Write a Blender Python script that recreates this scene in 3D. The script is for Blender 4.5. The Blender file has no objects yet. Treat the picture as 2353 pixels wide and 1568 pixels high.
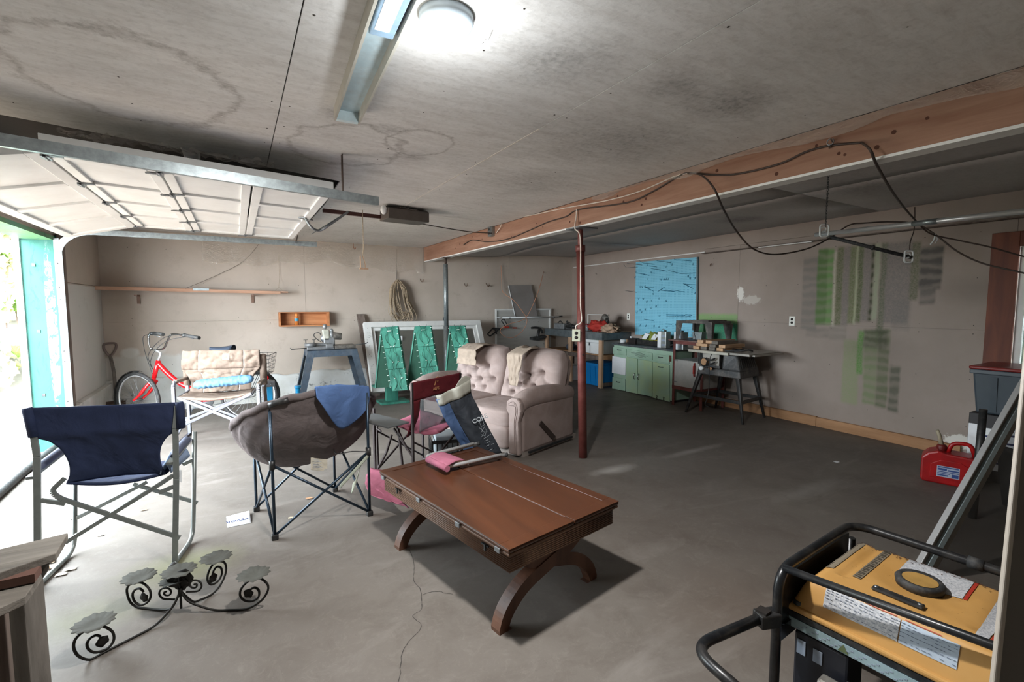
import bpy, bmesh, math, random
from mathutils import Vector, Matrix, noise
random.seed(7)
S = bpy.context.scene
C = S.collection
V = Vector
# ---------------------------------------------------------------- camera
F = 1080.0; CXP = 1176.5; CYP = 784.0; HC = 1.455
PIT = math.atan(84/F); TH = math.atan(633/F)
cd = bpy.data.cameras.new('camera'); cam = bpy.data.objects.new('camera', cd); C.objects.link(cam)
cam.location = (0, 0, HC); cam.rotation_euler = (math.pi/2-PIT, 0, -TH)
cd.sensor_width = 36; cd.lens = F/2353*36; cd.clip_start = 0.02; cd.clip_end = 200
S.camera = cam
# ---------------------------------------------------------------- world, lights, exposure
S.view_settings.view_transform = 'Standard'; S.view_settings.look = 'None'
S.view_settings.gamma = 1; S.view_settings.use_curve_mapping = False
S.view_settings.exposure = 1.12
w = bpy.data.worlds.new('sky'); S.world = w; w.use_nodes = True
wn = w.node_tree; wb = wn.nodes['Background']
wb.inputs[0].default_value = (0.84, 0.93, 1.0, 1); wb.inputs[1].default_value = 18.0
def lamp(kind, name, loc, power, color, rot=(0,0,0), **k):
    l = bpy.data.lights.new(name, kind); l.energy = power; l.color = color
    for a, b in k.items(): setattr(l, a, b)
    o = bpy.data.objects.new(name, l); o.location = loc; o.rotation_euler = rot; C.objects.link(o); return o
lamp('AREA', 'bulb_light', (0.66, 1.57, 2.37), 33, (1.0, 0.985, 0.97), shape='DISK', size=.12)
lamp('POINT', 'ceiling_fill', (0.66, 1.57, 2.14), 5, (.93, .97, 1.0), shadow_soft_size=.05)  # added fill in mid-air below the lamp, brightens the ceiling more widely
# daylight entering through the open garage door (sampling portal for the sky)
pl = lamp('AREA', 'door_portal', (-1.95, 4.8, 1.05), 1, (1,1,1), (0, -math.pi/2, 0), shape='RECTANGLE', size=2.1, size_y=2.9)
pl.data.cycles.is_portal = True
# ---------------------------------------------------------------- picture point -> place on a known plane
def ray(px, py):
    r = (px-CXP)/F; u = (CYP-py)/F
    fh = math.cos(PIT)+u*math.sin(PIT); v = -math.sin(PIT)+u*math.cos(PIT)
    return V((r*math.cos(TH)+fh*math.sin(TH), -r*math.sin(TH)+fh*math.cos(TH), v))
def onp(px, py, p0, n):
    d = ray(px, py); o = V((0, 0, HC)); return o+d*((V(p0)-o).dot(V(n))/d.dot(V(n)))
def Z(px, py, z=0): return onp(px, py, (0, 0, z), (0, 0, 1))
def X(px, py, x): return onp(px, py, (x, 0, 0), (1, 0, 0))
def Y(px, py, y): return onp(px, py, (0, y, 0), (0, 1, 0))
def D(px, py, d):
    r = ray(px, py); return V((0, 0, HC))+r*(d/(r.x*math.sin(TH)+r.y*math.cos(TH)))
def WA(px, py, e=0): return Y(px, py, 7.97-e)
def WB(px, py, e=0): return onp(px, py, (5.90-e, 1, 0), (1, -0.0343, 0))
def wbx(y): return 5.90+0.0343*(y-1)
class VP:                                   # vertical plane through two ground points
    def __init__(s, a, b, off=0):
        s.a = V((a[0], a[1], 0)); d = V((b[0]-a[0], b[1]-a[1], 0)).normalized(); s.d = d
        s.n = V((d.y, -d.x, 0)); s.a = s.a+s.n*off
    def __call__(s, px, py, off=0): return onp(px, py, s.a+s.n*off, s.n)
# ---------------------------------------------------------------- mesh builder
def spline(P, n=8, closed=False):
    P = [V(p) for p in P]; out = []; N = len(P)
    rng = range(N if closed else N-1)
    for i in rng:
        if closed: a, b, c, d = P[(i-1) % N], P[i], P[(i+1) % N], P[(i+2) % N]
        else: a, b, c, d = P[max(i-1, 0)], P[i], P[i+1], P[min(i+2, N-1)]
        for k in range(n):
            t = k/n
            out.append(0.5*((2*b)+(c-a)*t+(2*a-5*b+4*c-d)*t*t+(3*b-a-3*c+d)*t**3))
    if not closed: out.append(P[-1])
    return out
def rounded(P, r, n=5, closed=False):       # polyline with rounded corners
    P = [V(p) for p in P]; out = []; N = len(P)
    for i in range(N):
        if not closed and i in (0, N-1): out.append(P[i]); continue
        a, b, c = P[i-1], P[i], P[(i+1) % N]
        ra = min(r, (a-b).length*.49); rc = min(r, (c-b).length*.49)
        p = b+(a-b).normalized()*ra; q = b+(c-b).normalized()*rc
        for k in range(n+1):
            t = k/n; out.append((1-t)**2*p+2*t*(1-t)*b+t*t*q)
    return out
class MB:
    def __init__(s): s.v = []; s.f = []; s.s = []
    def add(s, vs, fs, sm=False):
        n = len(s.v); s.v += [V(v) for v in vs]
        for f in fs: s.f.append(tuple(i+n for i in f)); s.s.append(sm)
        return s
    def box(s, a, b):
        x0, y0, z0 = a; x1, y1, z1 = b
        return s.add([(x0,y0,z0),(x1,y0,z0),(x1,y1,z0),(x0,y1,z0),(x0,y0,z1),(x1,y0,z1),(x1,y1,z1),(x0,y1,z1)],
              [(0,3,2,1),(4,5,6,7),(0,1,5,4),(1,2,6,5),(2,3,7,6),(3,0,4,7)])
    def hexa(s, b, t):                       # 4 bottom + 4 top corners
        return s.add(list(b)+list(t), [(0,3,2,1),(4,5,6,7),(0,1,5,4),(1,2,6,5),(2,3,7,6),(3,0,4,7)])
    def slab(s, q, th):                      # quad with thickness along -normal
        q = [V(p) for p in q]; n = (q[1]-q[0]).cross(q[3]-q[0]).normalized()*th
        return s.hexa([p-n for p in q], q)
    def ob(s, o, u, v, w):                   # oriented box from corner o with edge vectors
        o, u, v, w = V(o), V(u), V(v), V(w)
        return s.hexa([o, o+u, o+u+v, o+v], [o+w, o+u+w, o+u+v+w, o+v+w])
    def bar(s, p, q, w, h, up=(0,0,1)):
        p, q = V(p), V(q); d = (q-p).normalized(); up = V(up)
        if abs(d.dot(up)) > .99: up = V((1,0,0))
        a = d.cross(up).normalized()*w/2; b = a.cross(d).normalized()*h/2
        return s.hexa([p-a-b, p+a-b, q+a-b, q-a-b], [p-a+b, p+a+b, q+a+b, q-a+b])
    def tube(s, P, r, n=8, closed=False, cap=True):
        P = [V(p) for p in P]; N = len(P); R = r if isinstance(r, (list, tuple)) else [r]*N
        T = []
        for i in range(N):
            a = P[(i-1) % N] if (closed or i > 0) else P[i]; b = P[(i+1) % N] if (closed or i < N-1) else P[i]
            t = b-a; T.append(t.normalized() if t.length > 1e-9 else V((0,0,1)))
        u = T[0].orthogonal().normalized(); vs = []
        for i in range(N):
            u = (u-T[i]*u.dot(T[i]))
            u = u.normalized() if u.length > 1e-6 else T[i].orthogonal().normalized()
            w_ = T[i].cross(u)
            for k in range(n):
                a = 2*math.pi*k/n; vs.append(P[i]+(u*math.cos(a)+w_*math.sin(a))*R[i])
        fs = []
        for i in range(N if closed else N-1):
            j = (i+1) % N
            for k in range(n): l = (k+1) % n; fs.append((i*n+k, i*n+l, j*n+l, j*n+k))
        s.add(vs, fs, True)
        if cap and not closed:
            m = len(s.v)-N*n
            s.f.append(tuple(m+k for k in range(n))[::-1]); s.s.append(False)
            s.f.append(tuple(m+(N-1)*n+k for k in range(n))); s.s.append(False)
        return s
    def cyl(s, p, q, r, r2=None, n=16): return s.tube([p, q], [r, r if r2 is None else r2], n)
    def lathe(s, prof, c=(0,0,0), n=24, ax=(0,0,1)):
        ax = V(ax).normalized(); u = ax.orthogonal().normalized(); w_ = ax.cross(u); c = V(c); vs = []; fs = []
        for r, z in prof:
            for k in range(n):
                a = 2*math.pi*k/n; vs.append(c+ax*z+(u*math.cos(a)+w_*math.sin(a))*max(r, 1e-4))
        for i in range(len(prof)-1):
            for k in range(n): l = (k+1) % n; fs.append((i*n+k, i*n+l, (i+1)*n+l, (i+1)*n+k))
        return s.add(vs, fs, True)
    def prism(s, poly, ext):                 # 3D polygon extruded by vector
        P = [V(p) for p in poly]; e = V(ext); n = len(P)
        fs = [tuple(range(n))[::-1], tuple(range(n, 2*n))]+[(i, (i+1) % n, n+(i+1) % n, n+i) for i in range(n)]
        return s.add(P+[p+e for p in P], fs)
    def grid(s, fn, nu, nv, sm=True):
        vs = [fn(i/nu, j/nv) for j in range(nv+1) for i in range(nu+1)]
        return s.add(vs, [(j*(nu+1)+i, j*(nu+1)+i+1, (j+1)*(nu+1)+i+1, (j+1)*(nu+1)+i) for j in range(nv) for i in range(nu)], sm)
    def sph(s, c, rx, ry=None, rz=None, n=12, m=8):
        ry = ry or rx; rz = rz or rx; c = V(c)
        def fn(u, v):
            a = 2*math.pi*u; b = math.pi*v
            return c+V((rx*math.sin(b)*math.cos(a), ry*math.sin(b)*math.sin(a), -rz*math.cos(b)))
        return s.grid(fn, n, m)
    def xf(s, M):
        s.v = [M @ p for p in s.v]; return s
    def build(s, name, m, parent=None, label=None, bevel=0, solid=0, sub=0, org=None, weld=False, off=0):
        if parent is not None: o_ = ORG[parent.name]
        elif org is not None: o_ = V(org)
        else:
            xs = [p.x for p in s.v]; ys = [p.y for p in s.v]; zs = [p.z for p in s.v]
            o_ = V(((min(xs)+max(xs))/2, (min(ys)+max(ys))/2, min(zs)))
        me = bpy.data.meshes.new(name); me.from_pydata([tuple(p-o_) for p in s.v], [], s.f)
        me.polygons.foreach_set('use_smooth', s.s)
        me.materials.append(m)
        if weld or sub:
            b = bmesh.new(); b.from_mesh(me); bmesh.ops.remove_doubles(b, verts=b.verts, dist=1e-4)
            bmesh.ops.recalc_face_normals(b, faces=b.faces); b.to_mesh(me); b.free()
        else:
            b = bmesh.new(); b.from_mesh(me); bmesh.ops.recalc_face_normals(b, faces=b.faces); b.to_mesh(me); b.free()
        o = bpy.data.objects.new(name, me); C.objects.link(o)
        if parent is not None: o.parent = parent
        else: o.location = o_
        ORG[o.name] = o_
        if label: o['label'] = label
        if solid: q = o.modifiers.new('s', 'SOLIDIFY'); q.thickness = solid; q.offset = off
        if bevel: q = o.modifiers.new('b', 'BEVEL'); q.width = bevel; q.segments = 2; q.limit_method = 'ANGLE'; q.angle_limit = .7
        if sub: q = o.modifiers.new('u', 'SUBSURF'); q.levels = sub; q.render_levels = sub
        return o
ORG = {}
def tag(o, label, cat, group=None, kind=None):
    o['label'] = label; o['category'] = cat
    if group: o['group'] = group
    if kind: o['kind'] = kind
    return o
def thing(name, loc, label, cat, group=None):
    o = bpy.data.objects.new(name, None); C.objects.link(o); o.location = V(loc); o.empty_display_size = .1
    ORG[o.name] = V(loc); return tag(o, label, cat, group)
def struct(o): o['kind'] = 'structure'; return o
def copy_tree(root, loc, rz=0, label=None, scale=None):
    r = root.copy(); C.objects.link(r); r.location = V(loc); r.rotation_euler = (0, 0, rz)
    if scale: r.scale = (scale,)*3
    if label: r['label'] = label
    for ch in list(root.children):
        c = ch.copy(); C.objects.link(c); c.parent = r
        for g in ch.children: d = g.copy(); C.objects.link(d); d.parent = c
    return r
def text(body, m, parent, o, u, v, size, name='lettering', lab=None):   # flat lettering; o = lower left, u right, v up
    cu = bpy.data.curves.new('t', 'FONT'); cu.body = body; cu.size = size; cu.extrude = .0006; cu.offset = size*.02
    t = bpy.data.objects.new('t', cu); C.objects.link(t)
    dg = bpy.context.evaluated_depsgraph_get(); me = bpy.data.meshes.new_from_object(t.evaluated_get(dg))
    bpy.data.objects.remove(t); u = V(u).normalized(); v = (V(v)-u*V(v).dot(u)).normalized(); n = u.cross(v)
    M = Matrix((u, v, n)).transposed().to_4x4(); M.translation = V(o)
    b = MB(); b.add([M @ p.co for p in me.vertices], [tuple(p.vertices) for p in me.polygons])
    bpy.data.meshes.remove(me)
    return b.build(name, m, parent, lab)
def nz(x, y=0, z=0, s=1): return noise.noise(V((x*s, y*s, z*s)))
# ---------------------------------------------------------------- materials
def lin(h):
    c = [int(h[i:i+2], 16)/255 for i in (0, 2, 4)]
    return tuple((x/12.92 if x <= .04045 else ((x+.055)/1.055)**2.4) for x in c)+(1,)
class NG:
    def __init__(s, name, rough=.7, metal=0, spec=.5):
        s.m = bpy.data.materials.new(name); s.m.use_nodes = True; s.t = s.m.node_tree
        s.b = s.t.nodes['Principled BSDF']; s.b.inputs['Roughness'].default_value = rough; s.b.inputs['Metallic'].default_value = metal
        s.b.inputs['Specular IOR Level'].default_value = spec
        s.co = s.t.nodes.new('ShaderNodeTexCoord').outputs['Object']
    def N(s, k): return s.t.nodes.new('ShaderNode'+k)
    def L(s, a, b):
        if isinstance(a, (int, float)): b.default_value = a
        elif isinstance(a, tuple): b.default_value = a
        else: s.t.links.new(a, b)
    def noise(s, scale, detail=4, rough=.55, dist=0, st=None):
        n = s.N('TexNoise'); n.inputs['Scale'].default_value = scale; n.inputs['Detail'].default_value = detail
        n.inputs['Roughness'].default_value = rough; n.inputs['Distortion'].default_value = dist
        s.L(s.map(st) if st else s.co, n.inputs['Vector']); return n.outputs['Fac']
    def map(s, st, rot=(0,0,0), loc=(0,0,0)):
        n = s.N('Mapping'); n.inputs['Scale'].default_value = st; n.inputs['Rotation'].default_value = rot; n.inputs['Location'].default_value = loc
        s.L(s.co, n.inputs['Vector']); return n.outputs[0]
    def math(s, op, a, b=0, cl=False):
        n = s.N('Math'); n.operation = op; n.use_clamp = cl; s.L(a, n.inputs[0]); s.L(b, n.inputs[1]); return n.outputs[0]
    def rng(s, x, a, b, lo=0., hi=1.):
        n = s.N('MapRange'); n.clamp = True; s.L(x, n.inputs[0])
        for i, q in zip((1, 2, 3, 4), (a, b, lo, hi)): n.inputs[i].default_value = q
        return n.outputs[0]
    def mix(s, f, a, b):
        n = s.N('Mix'); n.data_type = 'RGBA'; s.L(f, n.inputs[0]); s.L(a, n.inputs[6]); s.L(b, n.inputs[7]); return n.outputs[2]
    def xyz(s):
        n = s.N('SeparateXYZ'); s.L(s.co, n.inputs[0]); return n.outputs
    def blob(s, c, r, soft=.5, warp=None, amp=0.):     # 1 inside an ellipsoid patch
        n = s.N('Mapping'); n.vector_type = 'POINT'; n.inputs['Scale'].default_value = tuple(1/q for q in r)
        n.inputs['Location'].default_value = tuple(-a/q for a, q in zip(c, r)); s.L(s.co, n.inputs[0])
        l = s.N('VectorMath'); l.operation = 'LENGTH'; s.L(n.outputs[0], l.inputs[0]); d = l.outputs['Value']
        if warp is not None: d = s.math('ADD', d, s.math('MULTIPLY', s.math('SUBTRACT', warp, .5), amp))
        return s.rng(d, 1-soft, 1, 1, 0)
    def band(s, x, a, b, e=.01):
        return s.math('MULTIPLY', s.rng(x, a-e, a+e), s.rng(x, b-e, b+e, 1, 0))
    def bump(s, h, st=.3, d=.01):
        n = s.N('Bump'); n.inputs['Strength'].default_value = st; n.inputs['Distance'].default_value = d
        s.L(h, n.inputs['Height']); s.L(n.outputs[0], s.b.inputs['Normal'])
    def out(s, c): s.L(c, s.b.inputs['Base Color']); return s.m
def mat(name, h, rough=.7, metal=0, var=.12, scale=12, h2=None, bump=0, st=None, bs=None, spec=.5, dust=0):
    g = NG(name, rough, metal, spec); c = lin(h); n = g.noise(scale, 5, .6, st=st)
    if h2: col = g.mix(g.rng(n, .35, .65), c, lin(h2))
    else:
        a = tuple(x*(1-var) for x in c[:3])+(1,); b = tuple(min(1, x*(1+var)) for x in c[:3])+(1,)
        col = g.mix(g.rng(n, .3, .7), a, b)
    if dust: col = g.mix(g.math('MULTIPLY', g.rng(g.noise(scale*.6, 8, .75), .45, .75), dust), col, lin('a89f94'))
    if bump: g.bump(g.noise(bs or scale*4, 4, .6, st=st), bump)
    return g.out(col)
def emat(name, h, k):
    g = NG(name); g.b.inputs['Emission Color'].default_value = lin(h); g.b.inputs['Emission Strength'].default_value = k
    return g.out(lin(h))
def glassm(name, tint, rough=.05, alpha=.35, trans=0):
    g = NG(name, rough, 0, .6); g.b.inputs['Alpha'].default_value = alpha
    return g.out(lin(tint))
def fabric(name, h, rough=.85, var=.12, wr=.35, h2=None, scale=6):
    g = NG(name, rough, 0, .25); c = lin(h); n = g.noise(scale, 5, .6, 1.0)
    if h2: col = g.mix(g.rng(n, .35, .65), c, lin(h2))
    else: col = g.mix(g.rng(n, .3, .7), tuple(x*(1-var) for x in c[:3])+(1,), tuple(min(1, x*(1+var)) for x in c[:3])+(1,))
    g.bump(g.math('ADD', g.noise(7, 3, .5, .7), g.math('MULTIPLY', g.noise(300, 1), .04)), wr, .03); return g.out(col)
def woodm(name, h, h2, rough=.5, ax=0, sc=1.0, bump=.08, spec=.4):
    st = [14*sc]*3; st[ax] = 1.2*sc; g = NG(name, rough, 0, spec)
    n = g.noise(1.0, 8, .6, .6, st=tuple(st)); m2 = g.noise(2.5, 3)
    c = g.mix(g.rng(n, .32, .68), lin(h), lin(h2)); c = g.mix(g.rng(m2, .4, .8, 0, .3), c, tuple(x*.55 for x in lin(h)[:3])+(1,))
    g.bump(n, bump); return g.out(c)
M = {}
M['white_paint'] = mat('white paint', 'dcdcd8', .55, var=.05, scale=9, dust=.15)
M['white_pl'] = mat('white plastic', 'dfe2e2', .4, var=.04, scale=14)
M['galv'] = mat('galvanised steel', '9aa3a5', .38, .75, .22, 30, bump=.03)
M['alu'] = mat('aluminium tube', 'd5d7d8', .32, .6, .05, 12)
M['steel'] = mat('grey steel', '8b8f92', .4, .8, .15, 20)
M['dark_steel'] = mat('dark steel', '34383b', .42, .6, .25, 30, dust=.2)
M['black_pl'] = mat('black plastic', '1c1d1e', .45, 0, .25, 30, dust=.12)
M['rubber'] = mat('rubber', '232527', .7, 0, .2, 60, dust=.2)
M['brown_bar'] = mat('brown painted steel', '43342d', .6, .3, .3, 20)
M['beam'] = woodm('fir beam', '86604c', 'a27e69', .75, 1, 1.1, .15)
M['pine'] = woodm('bare pine', 'ad8968', 'c9a683', .7, 0, 1.0)
M['piney'] = woodm('pine along wall', '9c7350', 'b88e68', .75, 1, 1.0)
M['pinez'] = woodm('pine upright', 'a58266', 'c2a286', .7, 2, 1.0)
M['shelfw'] = woodm('shelf fir', 'a87d63', 'c9a38a', .7, 0, 1.0)
M['cubby'] = woodm('cubby plywood', 'a5643a', 'c58a5c', .65, 0, .9)
M['oldwood'] = woodm('weathered board', '574a43', '7c6f66', .85, 2, 1.2, .3)
M['greywood'] = woodm('weathered grey plank', '57524b', '827b72', .85, 0, 1.4, .5)
M['greywoodz'] = woodm('weathered grey post', '504b45', '77716a', .85, 2, 1.4, .5)
M['red_steel'] = mat('oxide red painted steel', '5d2b25', .5, .1, .25, 10, h2='74403a', bump=.03)
M['rope'] = mat('sisal rope', 'a8967e', .9, 0, .3, 60, bump=.5)
M['chrome'] = mat('chrome', 'c4c8cb', .15, 1, .05)
M['red_gloss'] = mat('red bicycle enamel', 'd3121a', .25, 0, .08, 8, spec=.6)
M['outlet'] = mat('outlet plate', 'e2e2da', .4, 0, .03)
M['slot'] = mat('dark slot', '1a1512', .6, 0, .1)
M['ivory'] = mat('ivory outlet plate', 'd3d8c0', .45, 0, .03)
M['wire'] = mat('brown cord', '3d3029', .6, 0, .2, 40)
M['wire_or'] = mat('orange cord', 'c48a6a', .55, 0, .1, 40)
M['romex'] = mat('white cable', 'cfc4b8', .6, 0, .1, 40)
M['paper'] = mat('white paper', 'e6e9ec', .7, 0, .03, 20)
M['ink'] = mat('blue black ink', '1f2a55', .7, 0, .1)
M['inkgrey'] = mat('grey ink', '8d98a8', .7, 0, .1)
# ================================================================= STRUCTURE
def ceiling_mat(name, base, dark, east=False):
    g = NG(name, .85, 0, .2); n1 = g.noise(1.1, 6, .62); n2 = g.noise(38, 5, .65, st=(1,1,1)); n3 = g.noise(3.2, 7, .7)
    c = g.mix(g.rng(n1, .3, .7), lin(base), tuple(x*.82 for x in lin(base)[:3])+(1,))
    c = g.mix(g.math('MULTIPLY', g.rng(g.noise(7, 8, .8, .4, st=(.6, 2.2, 1)), .42, .75), .5), c, lin('a29b93'))
    c = g.mix(g.rng(n2, .5, .85, 0, .25), c, lin(dark))
    pts = [(1290,140,.33,.5),(1215,420,.55,.35),(1660,240,.34,.7),(1560,200,.25,.5),(1450,330,.6,.35),(780,262,.16,.6),(1330,330,.6,.3),(905,300,.14,.55),(950,360,.14,.5),(860,395,.16,.4)] if not east else \
          [(1150,600,.5,.7),(1700,505,.35,.7),(1400,560,.5,.5),(2000,430,.6,.4),(1240,560,.3,.6)]
    for px, py, r, k in pts:
        p = Z(px, py, 2.44); m = g.blob((p.x, p.y, 2.44), (r, r*.8, 1), .9, n3, 1.6)
        c = g.mix(g.math('MULTIPLY', m, g.math('MULTIPLY', g.rng(n2, .1, .75), k)), c, lin(dark))
    if not east:
        for px, py, r in ((300,190,.42),(800,340,.34),(960,330,.2)):   # tide marks left by leaks
            p = Z(px, py, 2.44); n = g.N('Mapping'); n.inputs['Scale'].default_value = (1/r, .8/r, 0); n.inputs['Location'].default_value = (-p.x/r, -p.y*.8/r, 0)
            g.L(g.co, n.inputs[0]); l = g.N('VectorMath'); l.operation = 'LENGTH'; g.L(n.outputs[0], l.inputs[0])
            d = g.math('ADD', l.outputs['Value'], g.math('MULTIPLY', g.math('SUBTRACT', n3, .5), .9))
            c = g.mix(g.math('MULTIPLY', g.band(d, .93, 1.0, .05), g.rng(n2, .2, .7, .1, .7)), c, lin('6c635b'))
    g.bump(n2, .12); return g.out(c)
m_ceil = ceiling_mat('stained ceiling board', 'e0dfdc', '4d4845')
m_ceil2 = ceiling_mat('mouldy ceiling board', 'b5b1ae', '4a4746', True)
def wallA_mat():
    g = NG('tan wall board', .85, 0, .2); x, y, z = g.xyz(); n1 = g.noise(1.3, 6, .6); n2 = g.noise(5, 7, .7); n3 = g.noise(16, 8, .75)
    c = g.mix(g.rng(n1, .3, .7), lin('c2b6aa'), lin('b1a699'))
    c = g.mix(g.rng(n2, .55, .8, 0, .35), c, lin('8b7c6d'))
    zz = g.math('ADD', z, g.math('MULTIPLY', g.math('SUBTRACT', n2, .5), .12))
    lowm = g.math('MULTIPLY', g.rng(zz, .74, .78, 1, 0), g.rng(x, -.25, .45, 1, 0))   # white primer low on the wall
    c = g.mix(g.math('MULTIPLY', lowm, .8), c, lin('cbcac4'))
    for px, py, r, k in ((300,812,.12,.9),(362,805,.1,.5),(440,840,.3,.6)):
        p = WA(px, py); c = g.mix(g.math('MULTIPLY', g.blob((p.x, 7.97, p.z), (r, 1, r*.7), .35, n2, .9), k), c, lin('d3d1cb'))
    c = g.mix(g.rng(n3, .66, .8, 0, .5), c, lin('7a6c5f')); g.bump(n3, .05); return g.out(c)
m_wA = wallA_mat()
m_curb = (lambda g: (g.bump(g.noise(9, 8, .7), .5), g.out(g.mix(g.rng(g.noise(6, 9, .8), .58, .66), g.mix(g.rng(g.noise(2, 5), .35, .65), lin('d6d8d6'), lin('b9b8b0')), lin('6d6f6e'))))[1])(NG('whitewashed concrete', .9, 0, .2))
def wallB_mat():
    g = NG('wall board with paint tests', .85, 0, .2); x, y, z = g.xyz(); n1 = g.noise(1.2, 6, .6); n2 = g.noise(6, 7, .7); n3 = g.noise(60, 5, .8)
    c = g.mix(g.rng(n1, .3, .7), lin('a0938a'), lin('92867d')); c = g.mix(g.rng(n2, .55, .8, 0, .25), c, lin('847669'))
    w1 = g.math('SUBTRACT', n2, .5)
    yy = g.math('ADD', y, g.math('MULTIPLY', g.math('SUBTRACT', g.noise(3, 6, .7), .5), .05))
    zz = g.math('ADD', z, g.math('MULTIPLY', w1, .05))
    rip = g.rng(g.math('ADD', g.math('SINE', g.math('ADD', g.math('MULTIPLY', z, 62), g.math('MULTIPLY', g.noise(5, 3), 9))), g.math('MULTIPLY', n2, .9)), -.8, 1.3, .5, 1)
    spk = g.rng(n3, .38, .62, .5, 1)
    def st(x0, x1, t, b, col, k, r=0):
        nonlocal c
        a = WB(x0, (t+b)/2); d = WB(x1, (t+b)/2); mid = (x0+x1)/2; zt = WB(mid, t).z; zb = WB(mid, b).z
        m = g.math('MULTIPLY', g.band(yy, d.y, a.y, .012), g.band(zz, zb, zt, .02))
        m = g.math('MULTIPLY', g.math('MULTIPLY', m, rip if r else spk), min(1, k*1.15)); c = g.mix(m, c, lin(col))
    for q in ((1843,1880,592,757,'6f6d68',.5,1),(1877,1914,574,747,'6d8c58',.9,1),(1877,1900,574,747,'4c5a3c',.45,1),(1914,1922,578,750,'c0baa6',.6,0),(1920,1936,568,748,'5f6647',.85,0),
              (1936,1952,566,750,'6b6866',.6,0),(1951,1966,565,745,'66704a',.8,0),(1965,1970,565,745,'b5bd9a',.7,0),(1969,1982,562,742,'55603f',.85,0),(1982,2000,560,740,'6b6967',.6,0),
              (1999,2007,560,738,'4a4d3c',.85,1),(2007,2019,560,735,'9aa588',.7,0),(2019,2034,558,795,'5d6350',.8,0),(2034,2092,556,745,'6d6a68',.65,0),(2092,2112,556,690,'5c6149',.75,0),
              (2112,2166,566,665,'55534f',.8,1),(2112,2150,660,700,'5a5854',.6,1),(2050,2092,690,760,'77736e',.4,0),(1852,1905,755,775,'6b6863',.4,1),(1905,1945,750,782,'77746c',.4,1),
              (1936,1972,782,928,'87936c',.7,0),(1970,1984,760,860,'5c8a45',.9,0),(1984,2015,760,930,'76835f',.7,1),(2015,2042,758,938,'62694f',.75,1),(2042,2066,840,948,'5a5c4e',.75,1),(1984,2040,758,800,'44493a',.6,1)):
        st(*q)
    st(1603,1694,722,765,'7aa163',.85); st(1603,1694,742,805,'3f8a67',.95); st(1640,1694,745,790,'2f7f66',.6)
    for px, py, ry, rz, k in ((1701,676,.06,.10,1),(1726,690,.14,.06,.4),(2205,1015,.12,.07,1),(1940,700,.0001,.0001,0)):
        if k:
            p = WB(px, py); c = g.mix(g.math('MULTIPLY', g.blob((p.x, p.y, p.z), (5, ry, rz), .12, g.noise(22, 8, .85), 2.6), k), c, lin('d8d4cc'))
    for px, py, r in ((2240,665,.35),(1822,900,.3),(1990,800,.5)):
        p = WB(px, py); c = g.mix(g.math('MULTIPLY', g.blob((p.x, p.y, p.z), (5, r, r*.5), .8, n2, .8), .25), c, lin('5c534c'))
    c = g.mix(g.rng(g.noise(22, 8, .8), .7, .8, 0, .6), c, lin('6c6259')); g.bump(n3, .04); return g.out(c)
m_wB = wallB_mat()
def wallC_mat():
    g = NG('half painted wall board', .85, 0, .2); x, y, z = g.xyz(); n2 = g.noise(5, 7, .7)
    c = g.mix(g.rng(g.noise(1.3, 6), .3, .7), lin('c2b6aa'), lin('b1a699'))
    c = g.mix(g.rng(g.math('ADD', z, g.math('MULTIPLY', n2, .04)), 1.68, 1.70, 1, 0), c, lin('c9c8c3'))
    c = g.mix(g.rng(n2, .6, .8, 0, .4), c, lin('8a8178')); return g.out(c)
m_wC = wallC_mat()
def floor_mat():
    g = NG('garage concrete', .62, 0, .35); n1 = g.noise(.8, 7, .6); n2 = g.noise(4, 9, .72, .6); n3 = g.noise(90, 4, .8); n4 = g.noise(1.6, 6, .65, 1.2, st=(.5, 1.6, 1))
    c = g.mix(g.rng(n1, .3, .7), lin('706a63'), lin('625b55'))
    c = g.mix(g.rng(n2, .48, .7, 0, .65), c, lin('5a524b')); c = g.mix(g.rng(n4, .55, .75, 0, .45), c, lin('8f8a84')); c = g.mix(g.rng(n3, .6, .75, 0, .45), c, lin('89847d'))
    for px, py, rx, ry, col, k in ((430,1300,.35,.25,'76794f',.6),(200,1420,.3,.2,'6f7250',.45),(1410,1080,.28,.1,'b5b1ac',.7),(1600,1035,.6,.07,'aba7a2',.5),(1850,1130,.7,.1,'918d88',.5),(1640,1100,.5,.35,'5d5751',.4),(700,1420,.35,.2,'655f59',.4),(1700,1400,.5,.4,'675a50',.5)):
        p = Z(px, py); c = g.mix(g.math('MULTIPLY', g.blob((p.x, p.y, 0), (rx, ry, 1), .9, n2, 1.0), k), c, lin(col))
    c = g.mix(g.rng(g.noise(26, 9, .85), .60, .74, 0, .7), c, lin('46423e')); c = g.mix(g.rng(g.noise(11, 9, .85, 1), .52, .75, 0, .4), c, lin('8b857e')); g.bump(g.math('ADD', n2, g.math('MULTIPLY', n3, .3)), .12)
    g.L(g.rng(n1, .3, .7, .5, .75), g.b.inputs['Roughness']); return g.out(c)
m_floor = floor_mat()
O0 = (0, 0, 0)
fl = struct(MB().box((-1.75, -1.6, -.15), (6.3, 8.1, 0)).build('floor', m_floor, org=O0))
m_crack = mat('crack', '3a3632', .9)
b = MB()
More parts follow.
